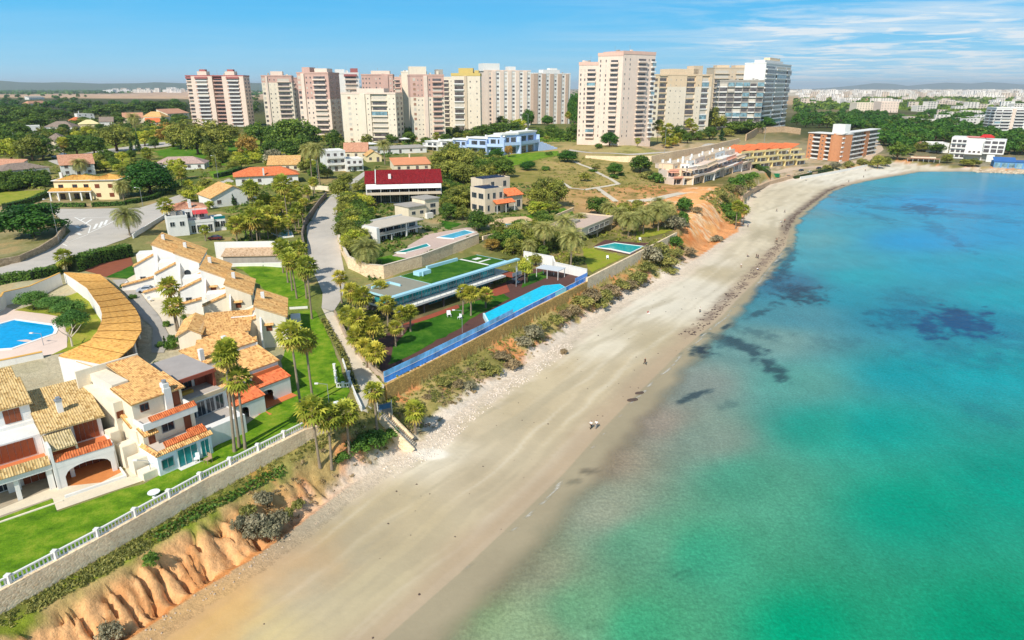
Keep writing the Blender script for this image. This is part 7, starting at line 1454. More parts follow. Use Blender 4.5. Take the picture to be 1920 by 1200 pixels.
row('olive', [(830,322,274,42),(860,320,268,60),(838,346,298,58),(880,332,282,42),(868,348,304,46),(910,346,306,34),(895,318,282,36),(848,300,262,30),(822,352,320,26),(900,352,326,28)], 'grey green tree', 'of the grove behind the red roof', 'grove behind the red roofed apartments')
for k, u, v, vt, wd_, lab in (('pine',932,301,277,30,'dark pine on the lawn edge in front of the blue row'),('pine',910,314,289,24,'small dark pine left of the one on the blue row lawn'),('russet',954,295,271,15,'thin russet tree on the lawn in front of the blue row'),('pine',990,319,301,28,'round dark bush tree where the lawn meets the dry slope'),('pine',1064,304,279,36,'flat topped pine beside the pale road on the dry slope'),('darkshrub',1022,320,310,18,'low dark bush between the two dry slope pines'),('darkshrub',1029,291,283,14,'small dark bush at the top edge of the green lawn'),
  ('pine',1152,329,302,28,'leaning dark pine in the middle of the dry slope'),('shrub',1116,316,306,20,'pale green bush beside the dry slope path'),('olive',1097,340,320,20,'small olive tree at the fork of the dry slope paths'),('darkshrub',1112,322,316,18,'dark low bush below the pale green bush'),('darkshrub',1150,334,326,20,'dark low bush under the leaning pine'),('darkshrub',1165,330,322,12,'tiny dark bush right of the leaning pine'),('broad',1200,323,290,42,'dense green tree at the end of the promenade wall'),('darkshrub',1230,342,322,40,'dense dark bush below the promenade wall'),('shrub',1215,335,318,34,'olive bush between the two dense dark bushes'),
  ('darkshrub',1280,395,367,38,'big round bush on top of the orange earth bluff'),('darkshrub',1278,420,394,32,'round bush below the one on the orange bluff'),('grey',1265,432,402,40,'grey twiggy bush left of the orange bluff'),('brown',1306,400,386,22,'thin dry bush on the orange bluff face'),('darkshrub',1262,462,440,32,'dark green bush at the end of the garden wall'),
  ('fan',1379,429,375,26,'tallest palm of the beach trio under the orange bluff'),('fan',1393,421,383,24,'right palm of the beach trio under the orange bluff'),('fan',1386,414,378,20,'back palm of the beach trio under the orange bluff'),('lime',1150,412,384,34,'yellow green bush tree behind the square windowed house'),('broad',1120,402,368,40,'dark tree left of the square windowed house garden'),('russet',922,470,446,28,'yellow brown tree by the dark gate behind the glass villa'),('broad',930,462,430,28,'small round tree behind the glass villa roof'),
  ('shrub',812,745,733,30,'round olive shrub at the orange earth below the vine covered wall'),('brown',1057,664,652,14,'dry tangled bush lying on the sand'),('darkshrub',285,1056,1036,32,'single round green bush at the top of the earth cliff'),('grey',207,1196,1166,52,'spreading grey green bush low on the earth cliff'),('darkshrub',25,555,545,24,'low clipped bush against the white compound wall')): plant(k, u, v, vt, wd_, lab)
row('shrub', [(1090,572,552,44),(1108,562,540,50,'brown'),(1126,575,554,40),(1143,552,532,40,'brown'),(1163,542,522,38),(1196,530,508,42),(1220,488,458,46,'grey'),(1246,498,474,42),(1233,478,452,46),(1266,480,464,30),(1180,540,524,30,'brown'),(1212,508,490,34),(1255,512,500,30),(1290,478,462,30,'brown'),(1135,560,540,34),(1075,588,570,34,'brown')], 'scrub bush', 'on the beach bank below the stone garden wall', 'bank scrub below the garden wall')
row('shrub', [(1000,632,606,44,'grey'),(980,648,628,36,'grey'),(1040,606,588,34),(1020,615,600,30,'shrub'),(962,690,672,32,'brown'),(858,726,712,28,'brown'),(880,730,712,28,'grey'),(925,700,684,36),(905,690,676,30),(940,672,658,34,'brown'),(830,722,708,26),(1058,596,580,28,'brown'),(780,765,750,30,'shrub'),(800,748,738,20,'brown')], 'low scrub bush', 'on the bank below the vine covered wall', 'bank scrub below the vine covered wall')
row('grey', [(480,992,958,52),(512,1004,968,54),(446,988,966,34),(540,975,950,28,'shrub'),(492,945,918,34),(520,985,955,40),(470,1008,990,30),(465,965,945,30,'shrub'),(560,950,935,24,'shrub'),(505,940,922,24)], 'grey leaved bush', 'in the patch of scrub on the earth cliff', 'grey scrub on the earth cliff')
row('darkshrub', [(690,840,806,52),(668,850,822,44),(712,828,806,40),(640,862,846,30),(735,815,800,28)], 'dark evergreen bush', 'in the shade of the bank palms', 'bushes beside the beach stairs')
row('shrub', [(1352,372,352,30),(1362,402,378,32,'darkshrub'),(1344,454,440,22,'grey'),(1373,414,392,28,'darkshrub'),(1366,384,366,26),(1380,350,330,30,'darkshrub'),(1396,340,324,30,'darkshrub'),(1404,352,336,26),(1384,362,346,26,'brown'),(1410,336,320,24,'darkshrub'),(1366,356,342,24)], 'slope bush', 'between the orange bluff and the sea wall', 'bushes beside the orange bluff')
row('broad', [(1380,250,226,42),(1405,248,223,46),(1436,242,217,30,'pine'),(1340,248,197,36,'olive'),(1352,264,240,16,'cypress'),(1330,262,236,30),(1362,256,240,28,'olive'),(1272,267,233,28),(1310,262,246,24,'olive')], 'tree', 'in front of the glazed terrace block', 'trees in front of the right hand towers')
row('fan', [(1232,270,224,24),(1252,274,231,24),(1290,264,221,22),(1243,276,238,20),(1300,262,232,18),(1195,276,258,14)], 'fan palm', 'by the foot of the tallest sand pink tower', 'palms by the tallest towers')
plant('pine', 1143, 275, 246, 30, 'pine in front of the tallest sand pink towers'); plant('darkshrub', 1122, 278, 268, 16, 'small bush at the foot of the middle sand pink tower')
row('broad', [(905,257,232,42),(935,254,229,42),(962,252,224,32),(941,240,216,22),(972,246,222,28,'lime'),(990,240,203,22,'pine'),(1026,236,214,20,'pine'),(1036,258,232,30),(1075,262,228,24),(1062,252,209,14,'fan'),(890,258,240,24),(1008,256,238,26),(880,262,244,28),(1050,262,244,24),(1078,240,170,22,'pine'),(1071,236,176,16,'pine')], 'tree', 'along the garden hedge below the ribbed towers', 'trees below the ribbed towers')
row('broad', [(752,264,228,36),(768,268,246,26),(735,268,250,24),(819,272,248,18,'fan'),(800,270,256,24),(835,268,250,22)], 'tree', 'between the stepped cream block and the big rose tower', 'trees between the cream and rose towers')
row('olive', [(1645,316,290,24),(1660,312,292,22),(1682,299,264,38,'broad'),(1727,284,264,30),(1702,290,272,26,'broad'),(1775,306,288,22),(1810,310,297,22),(1822,312,296,28),(1590,314,300,18,'shrub'),(1566,316,302,22,'grey'),(1616,310,296,22,'shrub'),(1550,318,308,18,'shrub'),(1755,288,266,28,'broad'),(1632,312,298,16,'shrub')], 'bush', 'of the greenery behind the far end of the beach', 'bushes behind the far beach')
hedge([(138,510),(180,493),(243,479)], 3.4, 3.2, 'tall dense hedge between the road and the red earth bed'); hedge([(-60,543),(0,532),(60,523),(112,510)], 2.0, 2.2, 'long ragged hedge above the white compound wall')
hedge([(76,388),(118,388),(161,388)], 1.5, 1.3, 'clipped hedge in front of the cream villa, left of its gate'); hedge([(173,388),(235,385),(285,374),(318,360),(334,350)], 1.6, 1.4, 'long clipped hedge curving from the cream villa gate along the road')
hedge([(-30,366),(45,352),(92,342)], 3.2, 3, 'dark overgrown hedge above the dry lawn at the left edge', dens=12); hedge([(10,392),(60,380),(92,366)], 2, 2.5, 'dark hedge below the dry lawn at the left edge', dens=12)
hedge([(607,602),(622,630),(642,665),(655,700),(669,738)], .7, 1.0, 'low brownish hedge between the lawn and the beach path', mat=SHRUBL)
hedge([(700,513),(760,496),(840,469),(900,449),(930,437)], 1.1, 1.2, 'low hedge on top of the long pinkish garden wall', mat=SHRUBL)
hedge([(405,334),(430,328),(450,319)], 2.2, 2.5, 'clipped hedge at the corner of the park lawn', dens=10); hedge([(1405,312),(1424,318),(1441,331)], 3, 3, 'dark curving hedge at the end of the white row', dens=10); hedge([(1488,335),(1522,326),(1560,319)], 1.6, 2.5, 'low green hedge on the far beach wall', dens=8)
hedge([(290,1010),(340,982),(400,949),(470,913),(535,882)], .4, 1.0, 'ragged green strip of creepers at the foot of the rubble wall', mat=HEDGEL, inner=False)
hedge([(880,262),(940,258),(1000,258)], 2.5, 4, 'long garden hedge below the ribbed towers', dens=5)
row('clip', [(64,580,544,54),(106,586,554,48),(133,594,562,50),(139,622,579,56)], 'flat topped clipped tree', 'of the four by the bright pool', 'clipped umbrella trees by the pool')
row('darkshrub', [(312,612,600,14),(322,640,626,16),(338,640,626,14),(296,690,676,20),(204,700,686,18),(182,704,690,20),(345,600,588,14),(250,560,550,14),(232,540,530,12),(404,690,676,18),(455,745,730,20),(300,650,638,14)], 'garden bush', 'around the curved drive and the near houses', 'garden bushes around the near houses')
# bare pruned tree
x, y, z = PT(136, 650); r = empty('bare_tree', (x, y, z), 0, 'leafless pale pruned tree beside the pool terrace', 'tree'); b = MB(); PALEBK = M('pale_bark', (206,192,170), .15, 3); b.tube((0,0,-.1), (.05,0,2.0), .2, .15, 8); b.build('trunk', PALEBK, r); b = MB()
for a, l, s in ((.3,2.4,2.0),(1.6,1.8,2.2),(2.7,2.6,1.9),(4.0,1.9,2.1),(5.2,2.2,2.0)): e = (.05+math.cos(a)*l*.6, math.sin(a)*l*.6, s+l*.55); b.tube((.05,0,s-.15), e, .12, .07, 6); b.tube(e, (e[0]+math.cos(a+.6)*.8, e[1]+math.sin(a+.6)*.8, e[2]+.9), .07, .03, 5); b.tube(e, (e[0]+math.cos(a-.7)*.7, e[1]+math.sin(a-.7)*.7, e[2]+.7), .06, .03, 5)
b.build('branches', PALEBK, r)
# woods: each tree its own, the far-off ones as one mass
def wood(poly, du, dv, hr, wr, label, grp, kinds, vmin=None, skip=()):
    P = np.array(poly, float); rg = random.Random(len(label)); v = P[:,1].min(); k = 0
    while v < P[:,1].max():
        u = P[:,0].min()+rg.uniform(0, du)
        while u < P[:,0].max():
            uu, vv = u+rg.uniform(-.3, .3)*du, v+rg.uniform(-.4, .4)*dv
            if inside(P, np.array([uu]), np.array([vv]))[0] and not any(a <= uu <= c and b_ <= vv <= d for a, b_, c, d in skip):
                x, y, z = PT(uu, vv); h = rg.uniform(*hr); plant_at(rg.choice(kinds), x, y, z, h, h*rg.uniform(*wr), label, grp); k += 1
            u += du
        v += dv
    return k
nw = wood([(1488,214),(1600,214),(1690,222),(1760,216),(1865,226),(1868,262),(1880,296),(1880,262),(1930,262),(1930,290),(1890,296),(1760,264),(1690,288),(1645,272),(1640,250),(1492,240)], 17, 6.5, (11, 16), (.9, 1.4), 'green pine crowded among others in the wood behind the bay', 'pines in the wood behind the bay', ['wood','wood','wood2'], skip=[(1862,196,1930,252)])
nw2 = wood([(-40,176),(120,176),(200,180),(330,186),(345,205),(200,206),(60,210),(-40,232)], 22, 6.5, (12, 18), (.9, 1.5), 'dark pine crowded among others in the wood beyond the left hand villas', 'pines in the wood at the left', ['wood','wood2'], skip=[(165,176,350,196),(50,182,95,203)])
nw3 = wood([(470,178),(490,180),(490,215),(470,222)], 12, 7, (12, 16), (.9, 1.3), 'dark tree in the gap right of the twin pink towers', 'trees in the tower gap', ['wood2'])
wood([(-20,236),(340,226),(345,262),(200,268),(120,274),(-20,292)], 24, 8, (6, 10), (.9, 1.4), 'leafy garden tree among others between the villas at the far left', 'garden trees between the far left villas', ['olive','broad','wood2'], skip=[(70,270,130,290)])
wood([(385,306),(500,284),(640,286),(690,306),(640,330),(600,340),(565,326),(440,334)], 22, 8, (4.5, 7.5), (.9, 1.4), 'leafy garden tree among others around the orange roofed villa', 'garden trees around the orange roofed villa', ['olive','broad','lime'], skip=[(440,318,565,352),(610,270,690,330)])
wood([(455,410),(540,385),(592,352),(600,372),(566,430),(530,452),(460,452)], 17, 9, (5, 9), (.5, .7), 'garden palm crowded among others in the palm garden by the lane', 'crowded palms by the lane', ['fan','fan','gold'])
wood([(330,350),(440,345),(400,395),(320,380)], 24, 9, (3, 6), (.9, 1.3), 'small garden tree among others beside the upper road', 'garden trees beside the upper road', ['olive','lime'], skip=[(300,355,345,400)])
wood([(648,378),(688,390),(696,440),(676,482),(652,470)], 13, 9, (4, 7), (.9, 1.3), 'bushy tree crowded among others on the bank above the climbing lane', 'bushy trees above the climbing lane', ['olive','broad','lime'])
wood([(815,300),(900,300),(960,330),(870,345),(830,350)], 18, 8, (6, 10), (.9, 1.3), 'bushy tree crowded among others behind the dark red roof', 'bushy trees behind the dark red roof', ['olive','broad'])
wood([(830,352),(900,362),(870,400),(830,400)], 14, 8, (4, 7), (.9, 1.3), 'bushy tree crowded among others left of the solar villa', 'bushy trees left of the solar villa', ['olive','broad'])
wood([(925,440),(1085,405),(1100,440),(1010,505),(960,480)], 20, 9, (4, 8), (.8, 1.1), 'garden palm or bush crowded among the clump behind the glass villa', 'crowded greenery behind the glass villa', ['date','olive','broad','date'], skip=[(1040,395,1095,460),(930,410,1000,440)])
wood([(1150,395),(1265,392),(1270,425),(1155,436)], 20, 8, (3.5, 7), (.8, 1.1), 'garden palm or bush crowded behind the stepped pool', 'crowded greenery behind the stepped pool', ['date','olive','date'])
wood([(560,258),(900,252),(1080,254),(1080,266),(900,266),(560,276)], 20, 6, (5, 9), (.9, 1.4), 'leafy tree crowded among others at the feet of the towers', 'trees at the feet of the towers', ['broad','olive','wood2'], skip=[(636,200,745,272),(768,200,835,268)])
wood([(1240,262),(1345,246),(1345,262),(1250,280)], 14, 6, (5, 9), (.8, 1.2), 'leafy tree crowded among others below the cream tower with rooftop block', 'trees below the cream tower', ['broad','olive','fan'])
wood([(-20,338),(95,331),(92,350),(-20,364)], 17, 7, (4, 6.5), (.9, 1.3), 'dark leafy tree crowded in the thicket below the grey hipped roof', 'thicket below the grey hipped roof', ['broad','wood2'])
wood([(180,298),(284,298),(280,322),(255,338),(190,330)], 22, 9, (4, 7), (.9, 1.3), 'leafy tree among others between the pink gabled villa and the round pine', 'trees between the villa and the round pine', ['broad','olive','lime'])
wood([(130,252),(345,240),(345,258),(130,272)], 20, 8, (6, 9), (.9, 1.3), 'leafy tree among others along the far street', 'trees along the far street', ['broad','olive','lime'])
print('wood trees', nw, nw2, nw3)
def mass(name, label, poly, n, size, mat, seed):
    """far-off wood that reads as one mass: clumped leaf faces over the ground"""
    rng = np.random.default_rng(seed); P = np.array(poly, float); pts = []
    while len(pts) < n:
        u, v = rng.uniform(P[:,0].min(), P[:,0].max()), rng.uniform(P[:,1].min(), P[:,1].max())
        if inside(P, np.array([u]), np.array([v]))[0]: pts.append(PZ(u, v, 12 if u > 1400 else 20))
    pts = np.array(pts); z = terrain(pts[:,0], pts[:,1], rough=False); V = []; Fs = []; tone = []
    for (x, y), zz_ in zip(pts, z):
        m = 26; d = rng.normal(size=(m, 3)); d /= np.linalg.norm(d, axis=1)[:,None]; d[:,2] = np.abs(d[:,2]); sc_ = size*(.7+.7*rng.random()); p = np.array([x, y, zz_])+d*np.array([sc_, sc_, sc_*.8])*(.6+.5*rng.random(m))[:,None]
        N = d+rng.normal(size=(m, 3))*.4; N /= np.linalg.norm(N, axis=1)[:,None]; v_, f_ = leaf_quads(p, N, sc_*.8, rng); Fs.append(f_+len(V)*4*m); V.append(v_); tone.append(np.full(m, rng.random()))
    me = np_mesh(name, np.concatenate(V), np.concatenate(Fs), [mat], tone=np.concatenate(tone)); o = inst(name, me); tag(o, label, 'wood', kind='stuff')
mass('far_wood', 'dark band of distant wood below the left horizon', [(-60,160),(345,162),(345,172),(200,176),(-60,178)], 1300, 11, PINEL, 4); mass('far_wood', 'distant wood behind the pink towers', [(466,168),(500,168),(500,176),(466,180)], 60, 10, PINEL, 5)
mass('far_wood', 'distant trees scattered through the far town at the right', [(1488,186),(1930,178),(1930,216),(1870,214),(1690,206),(1490,206)], 1900, 6.5, BROADL, 6); mass('far_wood', 'distant trees between the ribbed tower and the sand pink tower', [(1066,170),(1090,170),(1090,215),(1066,222)], 70, 9, PINEL, 7)
# ---------------------------------------------------------------- street lamps, cars, parasols, garden furniture
def lamp(u, v, vt, label, arm=1.6, rz=0):
    x, y, z = PT(u, v); h = max(2.5, height_at(x, y, vt)-z); r = empty('street_lamp', (x, y, z), rz, label, 'street lamp'); s = max(.06, mpp(x, y, z)*.35); b = MB(); b.tube((0,0,-.2), (0,0,h), s*1.1, s*.7, 8); b.build('pole', METAL(), r); b = MB(); b.bar((0,0,h-.05), (-arm,0,h+.12), s, s); b.build('arm', METAL(), r); b = MB(); b.box(-arm-.5, -.15, h+.0, -arm+.1, .15, h+.2); b.build('lamp_head', WH2, r)
for a in ((112,457,374,'tall pale street lamp at the end of the curved road wall'),(268,387,352,'pale street lamp beside the clipped hedge of the cream villa'),(617,757,720,'grey garden lamp on the lawn beside the picket enclosure'),(1245,299,238,'tall lamp post at the promenade wall under the tallest tower'),(409,335,292,'lamp post at the corner of the park hedge'),(285,894,866,'small black garden lamp at the corner of the stepped white house'),(597,347,300,'lamp pole in front of the tall white balcony house'),(1432,272,240,'lamp post by the sandstone wall of the terraces'),(990,247,214,'lamp post between the two ribbed towers'),(867,624,582,'thin lamp post on the villa deck by the lap pool'),(372,436,380,'lamp post in front of the white terrace house'),(82,648,631,'low lamp on the pink pool paving')): lamp(*a)
CARM = {}
def car_meshes(c):
    if c in CARM: return CARM[c]
    pm = M('car_paint_%d_%d_%d' % c, c, .04, .5, .3, .6)
    prof = [(-2.1,.35),(-2.15,.75),(-1.95,.95),(-1.2,1.02),(-.65,1.45),(.75,1.48),(1.45,1.02),(2.0,.92),(2.15,.6),(2.1,.35)]
    b = MB(); n = len(prof); ins = lambda z: .85-.14*max(0, z-1.0)/.48
    b.add([(x, -ins(z), z) for x, z in prof]+[(x, ins(z), z) for x, z in prof], [tuple(range(n)), tuple(range(n, 2*n))[::-1]]+[(i, n+i, n+(i+1) % n, (i+1) % n) for i in range(n)])
    body = b.mesh('body', pm); g = MB(); q = [(-1.02,1.06),(-.62,1.4),(.7,1.42),(1.25,1.06)]
    for sg in (-1, 1): g.add([(x, sg*(ins(z)+.012), z) for x, z in q], [(0,1,2,3) if sg > 0 else (3,2,1,0)])
    g.add([(-1.2,-.7,1.05),(-1.2,.7,1.05),(-.68,.66,1.43),(-.68,-.66,1.43)], [(0,3,2,1)]); g.add([(1.44,-.7,1.05),(1.44,.7,1.05),(.8,.66,1.46),(.8,-.66,1.46)], [(0,1,2,3)])
    wins = g.mesh('windows', GLASS()); w_ = MB(); w_.tube((0,-.11,0), (0,.11,0), .33, .33, 12); wheel = w_.mesh('wheel', M('tyre_rubber', (30,30,32), .1, 2)); hl = MB(); hl.box(-.03, -.18, -.07, .03, .18, .07); head = hl.mesh('headlight', M('lamp_glass', (220,224,226), .05, 1, .2))
    CARM[c] = (body, wins, wheel, head); return CARM[c]
def car(u, v, rz, c, label, group=None, s=1.0):
    x, y, z = PT(u, v); r = empty('parked_car', (x, y, z+.1), rz, label, 'car', group); r.scale = (s, s, s); bm_, wi, wh, hd = car_meshes(c); inst('body', bm_, r); inst('windows', wi, r)
    for a in (-1.3, 1.3):
        for b_ in (-.8, .8): inst('wheel', wh, r, (a, b_, .33))
    for b_ in (-.58, .58): inst('headlight', hd, r, (-2.13, b_, .72))
car(276, 548, R(12), (176,184,194), 'silver car parked on the drive by the gabled house'); car(94, 294, R(70), (30,32,36), 'dark car parked left of the grey car by the brown balcony house'); car(118, 291, R(10), (132,146,164), 'blue grey car in front of the brown balcony house'); car(104, 296, R(20), (206,210,214), 'light car in front of the brown balcony house')
for a in ((1478,333,(34,36,40),'black car nearest the curving dark hedge on the beach road'),(1502,321,(52,56,62),'dark grey car in the middle of the beach road'),(1535,317,(30,32,36),'black car near the brick flats on the beach road'),(1517,325,(222,222,220),'white car on the beach road'),(1588,309,(196,200,204),'silver car at the bend of the beach road')): car(a[0], a[1], R(35), a[2], a[3])
car(404, 450, R(5), (96,36,40), 'dark red car under the white terrace house'); car(1350, 256, R(20), (50,54,60), 'dark car parked below the cream tower'); car(676, 352, R(60), (210,212,214), 'white car at the top of the climbing lane')
x, y, z = PT(1506, 323); x, y, z = PT(1456, 331); r = empty('waste_container', (x, y, z), .4, 'green container beside the curving dark hedge', 'container'); b = MB(); b.box(-1.6,-1,-.2,1.6,1,1.7).box(-1.75,-1.15,1.702,1.75,1.15,1.9); b.build('body', M('green_paint', (40,140,90), .1, 1), r); b = MB(); b.box(-1.2,-1.06,.4,1.2,-1.002,1.2); b.build('panel', M('green_panel', (30,110,70), .1, 1), r)
for u, v, wd_, lab in ((759,270,4.5,'white mushroom shaped sunshade right of the stepped cream block'),(694,280,6,'wide white sunshade below the stepped cream block')):
    x, y, z = PT(u, v); r = empty('sunshade', (x, y, z), 0, lab, 'sunshade'); b = MB(); b.tube((0,0,-.3), (0,0,4.2), .15, .12, 8); b.build('pole', METAL(), r); b = MB(); n = 12; V = [(0,0,5.0)]+[(wd_*math.cos(i*6.2832/n), wd_*math.sin(i*6.2832/n), 3.9) for i in range(n)]+[(0,0,4.3)]; b.add(V, [(0, 1+i, 1+(i+1) % n) for i in range(n)]+[(n+1, 1+(i+1) % n, 1+i) for i in range(n)]); b.build('canopy', WH2, r)
def chair(u, v, c, label, rz=0, s=1.0):
    x, y, z = PT(u, v); r = empty('garden_chair', (x, y, z+.05), rz, label, 'chair'); r.scale = (s, s, s); m = M('chair_%d' % c[0], c, .06, 2, .6); b = MB(); b.box(-.3,-.3,.4,.3,.3,.46); b.build('seat', m, r); b = MB(); b.box(-.3,.26,.462,.3,.32,.95); b.build('backrest', m, r)
    for a in (-.26, .26):
        for q in (-.26, .26): b = MB(); b.box(a-.025, q-.025, -.05, a+.025, q+.025, .4); b.build('leg', m, r)
chair(370, 866, (240,240,238), 'white garden chair outside the teal garden doors', .4, 1.3); chair(391, 868, (176,148,120), 'brown wooden garden chair on the lawn edge', -.5, 1.4); chair(842, 594, (244,244,244), 'white lounge chair alone on the villa lawn', .3, 1.5); chair(862, 599, (222,224,226), 'pale lounge chair beside the lamp post on the villa lawn', -.6, 1.3); chair(1139, 486, (240,240,238), 'white chair on the lawn below the stepped pool', 0, 1.2); chair(1200, 452, (236,232,220), 'white chair on the decking above the stepped pool', 0, 1.3); chair(282, 566, (240,238,232), 'white chair on the paving below the silver car', 1, 1.3)
def table(u, v, label, c=(242,242,240)):
    x, y, z = PT(u, v); r = empty('garden_table', (x, y, z+.03), 0, label, 'table'); m = M('chair_%d' % c[0], c, .06, 2, .6); b = MB(); b.tube((0,0,.7), (0,0,.76), .75, .75, 16); b.build('table_top', m, r); b = MB(); b.tube((0,0,-.1), (0,0,.698), .06, .06, 8); b.tube((0,0,-.05), (0,0,.05), .35, .3, 10); b.build('leg', m, r)
table(632, 763, 'round white table on the lawn behind the bank palms'); table(290, 932, 'small white table on the lawn by the balustrade'); chair(625, 768, (238,238,237), 'white chair left of the round white lawn table', .8, 1.2); chair(642, 762, (239,239,237), 'white chair right of the round white lawn table', -.8, 1.2)
# ---------------------------------------------------------------- people on the beach
def skin_mesh(name, joints, bones, mat):
    me = bpy.data.meshes.new(name); me.from_pydata([j[:3] for j in joints], bones, []); o = bpy.data.objects.new(name, me); C.objects.link(o)
    mo = o.modifiers.new('s', 'SKIN'); mo.use_smooth_shade = True
    for i, j in enumerate(joints): me.skin_vertices[0].data[i].radius = (j[3], j[4] if len(j) > 4 else j[3])
    me.skin_vertices[0].data[0].use_root = True
    o.modifiers.new('d', 'SUBSURF').levels = 1
    dg = bpy.context.evaluated_depsgraph_get(); m2 = bpy.data.meshes.new_from_object(o.evaluated_get(dg)); bpy.data.objects.remove(o); m2.materials.clear(); m2.materials.append(mat); m2.name = name; return m2
SKINM = M('skin_tone', (206,150,118), .06, 3, .6)
def figure(pose, grow=0.0, part='body', mat=None):
    s = {'walk': .22, 'stand': .04, 'sit': 0}[pose]
    if pose == 'sit': pel = (0,0,.13); hip = .0; kneeL, kneeR = (.1,-.38,.42), (-.1,-.34,.44); ftL, ftR = (.1,-.72,.06), (-.1,-.68,.06); toeL, toeR = (.1,-.86,.05), (-.1,-.82,.05); ch = (0,.06,.5); nk = (0,.05,.68); hd = (0,.02,.86); elL, elR = (.27,-.05,.36), (-.27,-.02,.36); haL, haR = (.2,-.3,.38), (-.2,-.28,.38)
    else: pel = (0,0,.95); kneeL, kneeR = (.1,-s-.02,.52), (-.1,s*.6,.52); ftL, ftR = (.1,-s*1.2,.08), (-.1,s*1.7,.1); toeL, toeR = (.1,-s*1.2-.15,.04), (-.1,s*1.7-.13,.04); ch = (0,-.02,1.32); nk = (0,-.02,1.5); hd = (0,-.04,1.68); elL, elR = (.27,s*.7,1.14), (-.27,-s*.5,1.14); haL, haR = (.27,s*.4-.06,.9), (-.27,-s*1.2-.06,.92)
    g = grow; top = (0, pel[1]*.6+ch[1]*.4, pel[2]*.6+ch[2]*.4)
    if part == 'shirt': J = [(*pel,.15+g,.1+g),(*top,.14+g,.1+g),(*ch,.16+g,.1+g),(ch[0]+.17,ch[1],ch[2]+.08,.07+g),(*elL,.05+g),(ch[0]-.17,ch[1],ch[2]+.08,.07+g),(*elR,.05+g)]; return skin_mesh('shirt', J, [(0,1),(1,2),(2,3),(3,4),(2,5),(5,6)], mat)
    if part == 'trousers': J = [(*pel,.15+g,.11+g),(.1,pel[1],pel[2]-.07,.09+g),(*kneeL,.07+g),(*ftL,.055+g),(-.1,pel[1],pel[2]-.07,.09+g),(*kneeR,.07+g),(*ftR,.055+g)]; return skin_mesh('trousers', J, [(0,1),(1,2),(2,3),(0,4),(4,5),(5,6)], mat)
    if part == 'hair': J = [(hd[0],hd[1]+.03,hd[2]+.05,.105),(hd[0],hd[1]+.05,hd[2]-.04,.09)]; return skin_mesh('hair', J, [(0,1)], mat)
    J = [(*pel,.14,.1),(*top,.13,.09),(*ch,.15,.1),(*nk,.055),(hd[0],hd[1],hd[2]-.04,.075,.08),(hd[0],hd[1],hd[2]+.06,.085,.095),(ch[0]+.17,ch[1],ch[2]+.08,.06),(*elL,.042),(*haL,.032),(haL[0],haL[1]-.03,haL[2]-.1,.028,.014),(ch[0]-.17,ch[1],ch[2]+.08,.06),(*elR,.042),(*haR,.032),(haR[0],haR[1]-.03,haR[2]-.1,.028,.014),
      (.1,pel[1],pel[2]-.07,.085),(*kneeL,.06),(*ftL,.042),(*toeL,.035,.03),(-.1,pel[1],pel[2]-.07,.085),(*kneeR,.06),(*ftR,.042),(*toeR,.035,.03),(hd[0],hd[1]-.1,hd[2]+.0,.018)]
    return skin_mesh('body', J, [(0,1),(1,2),(2,3),(3,4),(4,5),(2,6),(6,7),(7,8),(8,9),(2,10),(10,11),(11,12),(12,13),(0,14),(14,15),(15,16),(16,17),(0,18),(18,19),(19,20),(20,21),(4,22)], SKINM)
FIG = {}
def fig(pose, part, c=None):
    k = (pose, part, c)
    if k not in FIG: FIG[k] = figure(pose, .018, part, M('cloth_%d_%d_%d' % c, c, .08, 4) if c else SKINM)
    return FIG[k]
BLK, WHT, NAVY, RED, GRY, BLU, TAN_ = (30,30,34), (236,234,230), (36,44,70), (176,60,56), (120,122,126), (70,110,160), (170,140,110)
def person(u, v, pose, top, bot, rz, label, hair=(50,36,28)):
    x, y, z = PT(u, v); r = empty('person', (x, y, z-.02), rz, label, 'person'); inst('body', fig(pose, 'body'), r); inst('shirt', fig(pose, 'shirt', top), r); inst('trousers', fig(pose, 'trousers', bot), r); inst('hair', fig(pose, 'hair', hair), r)
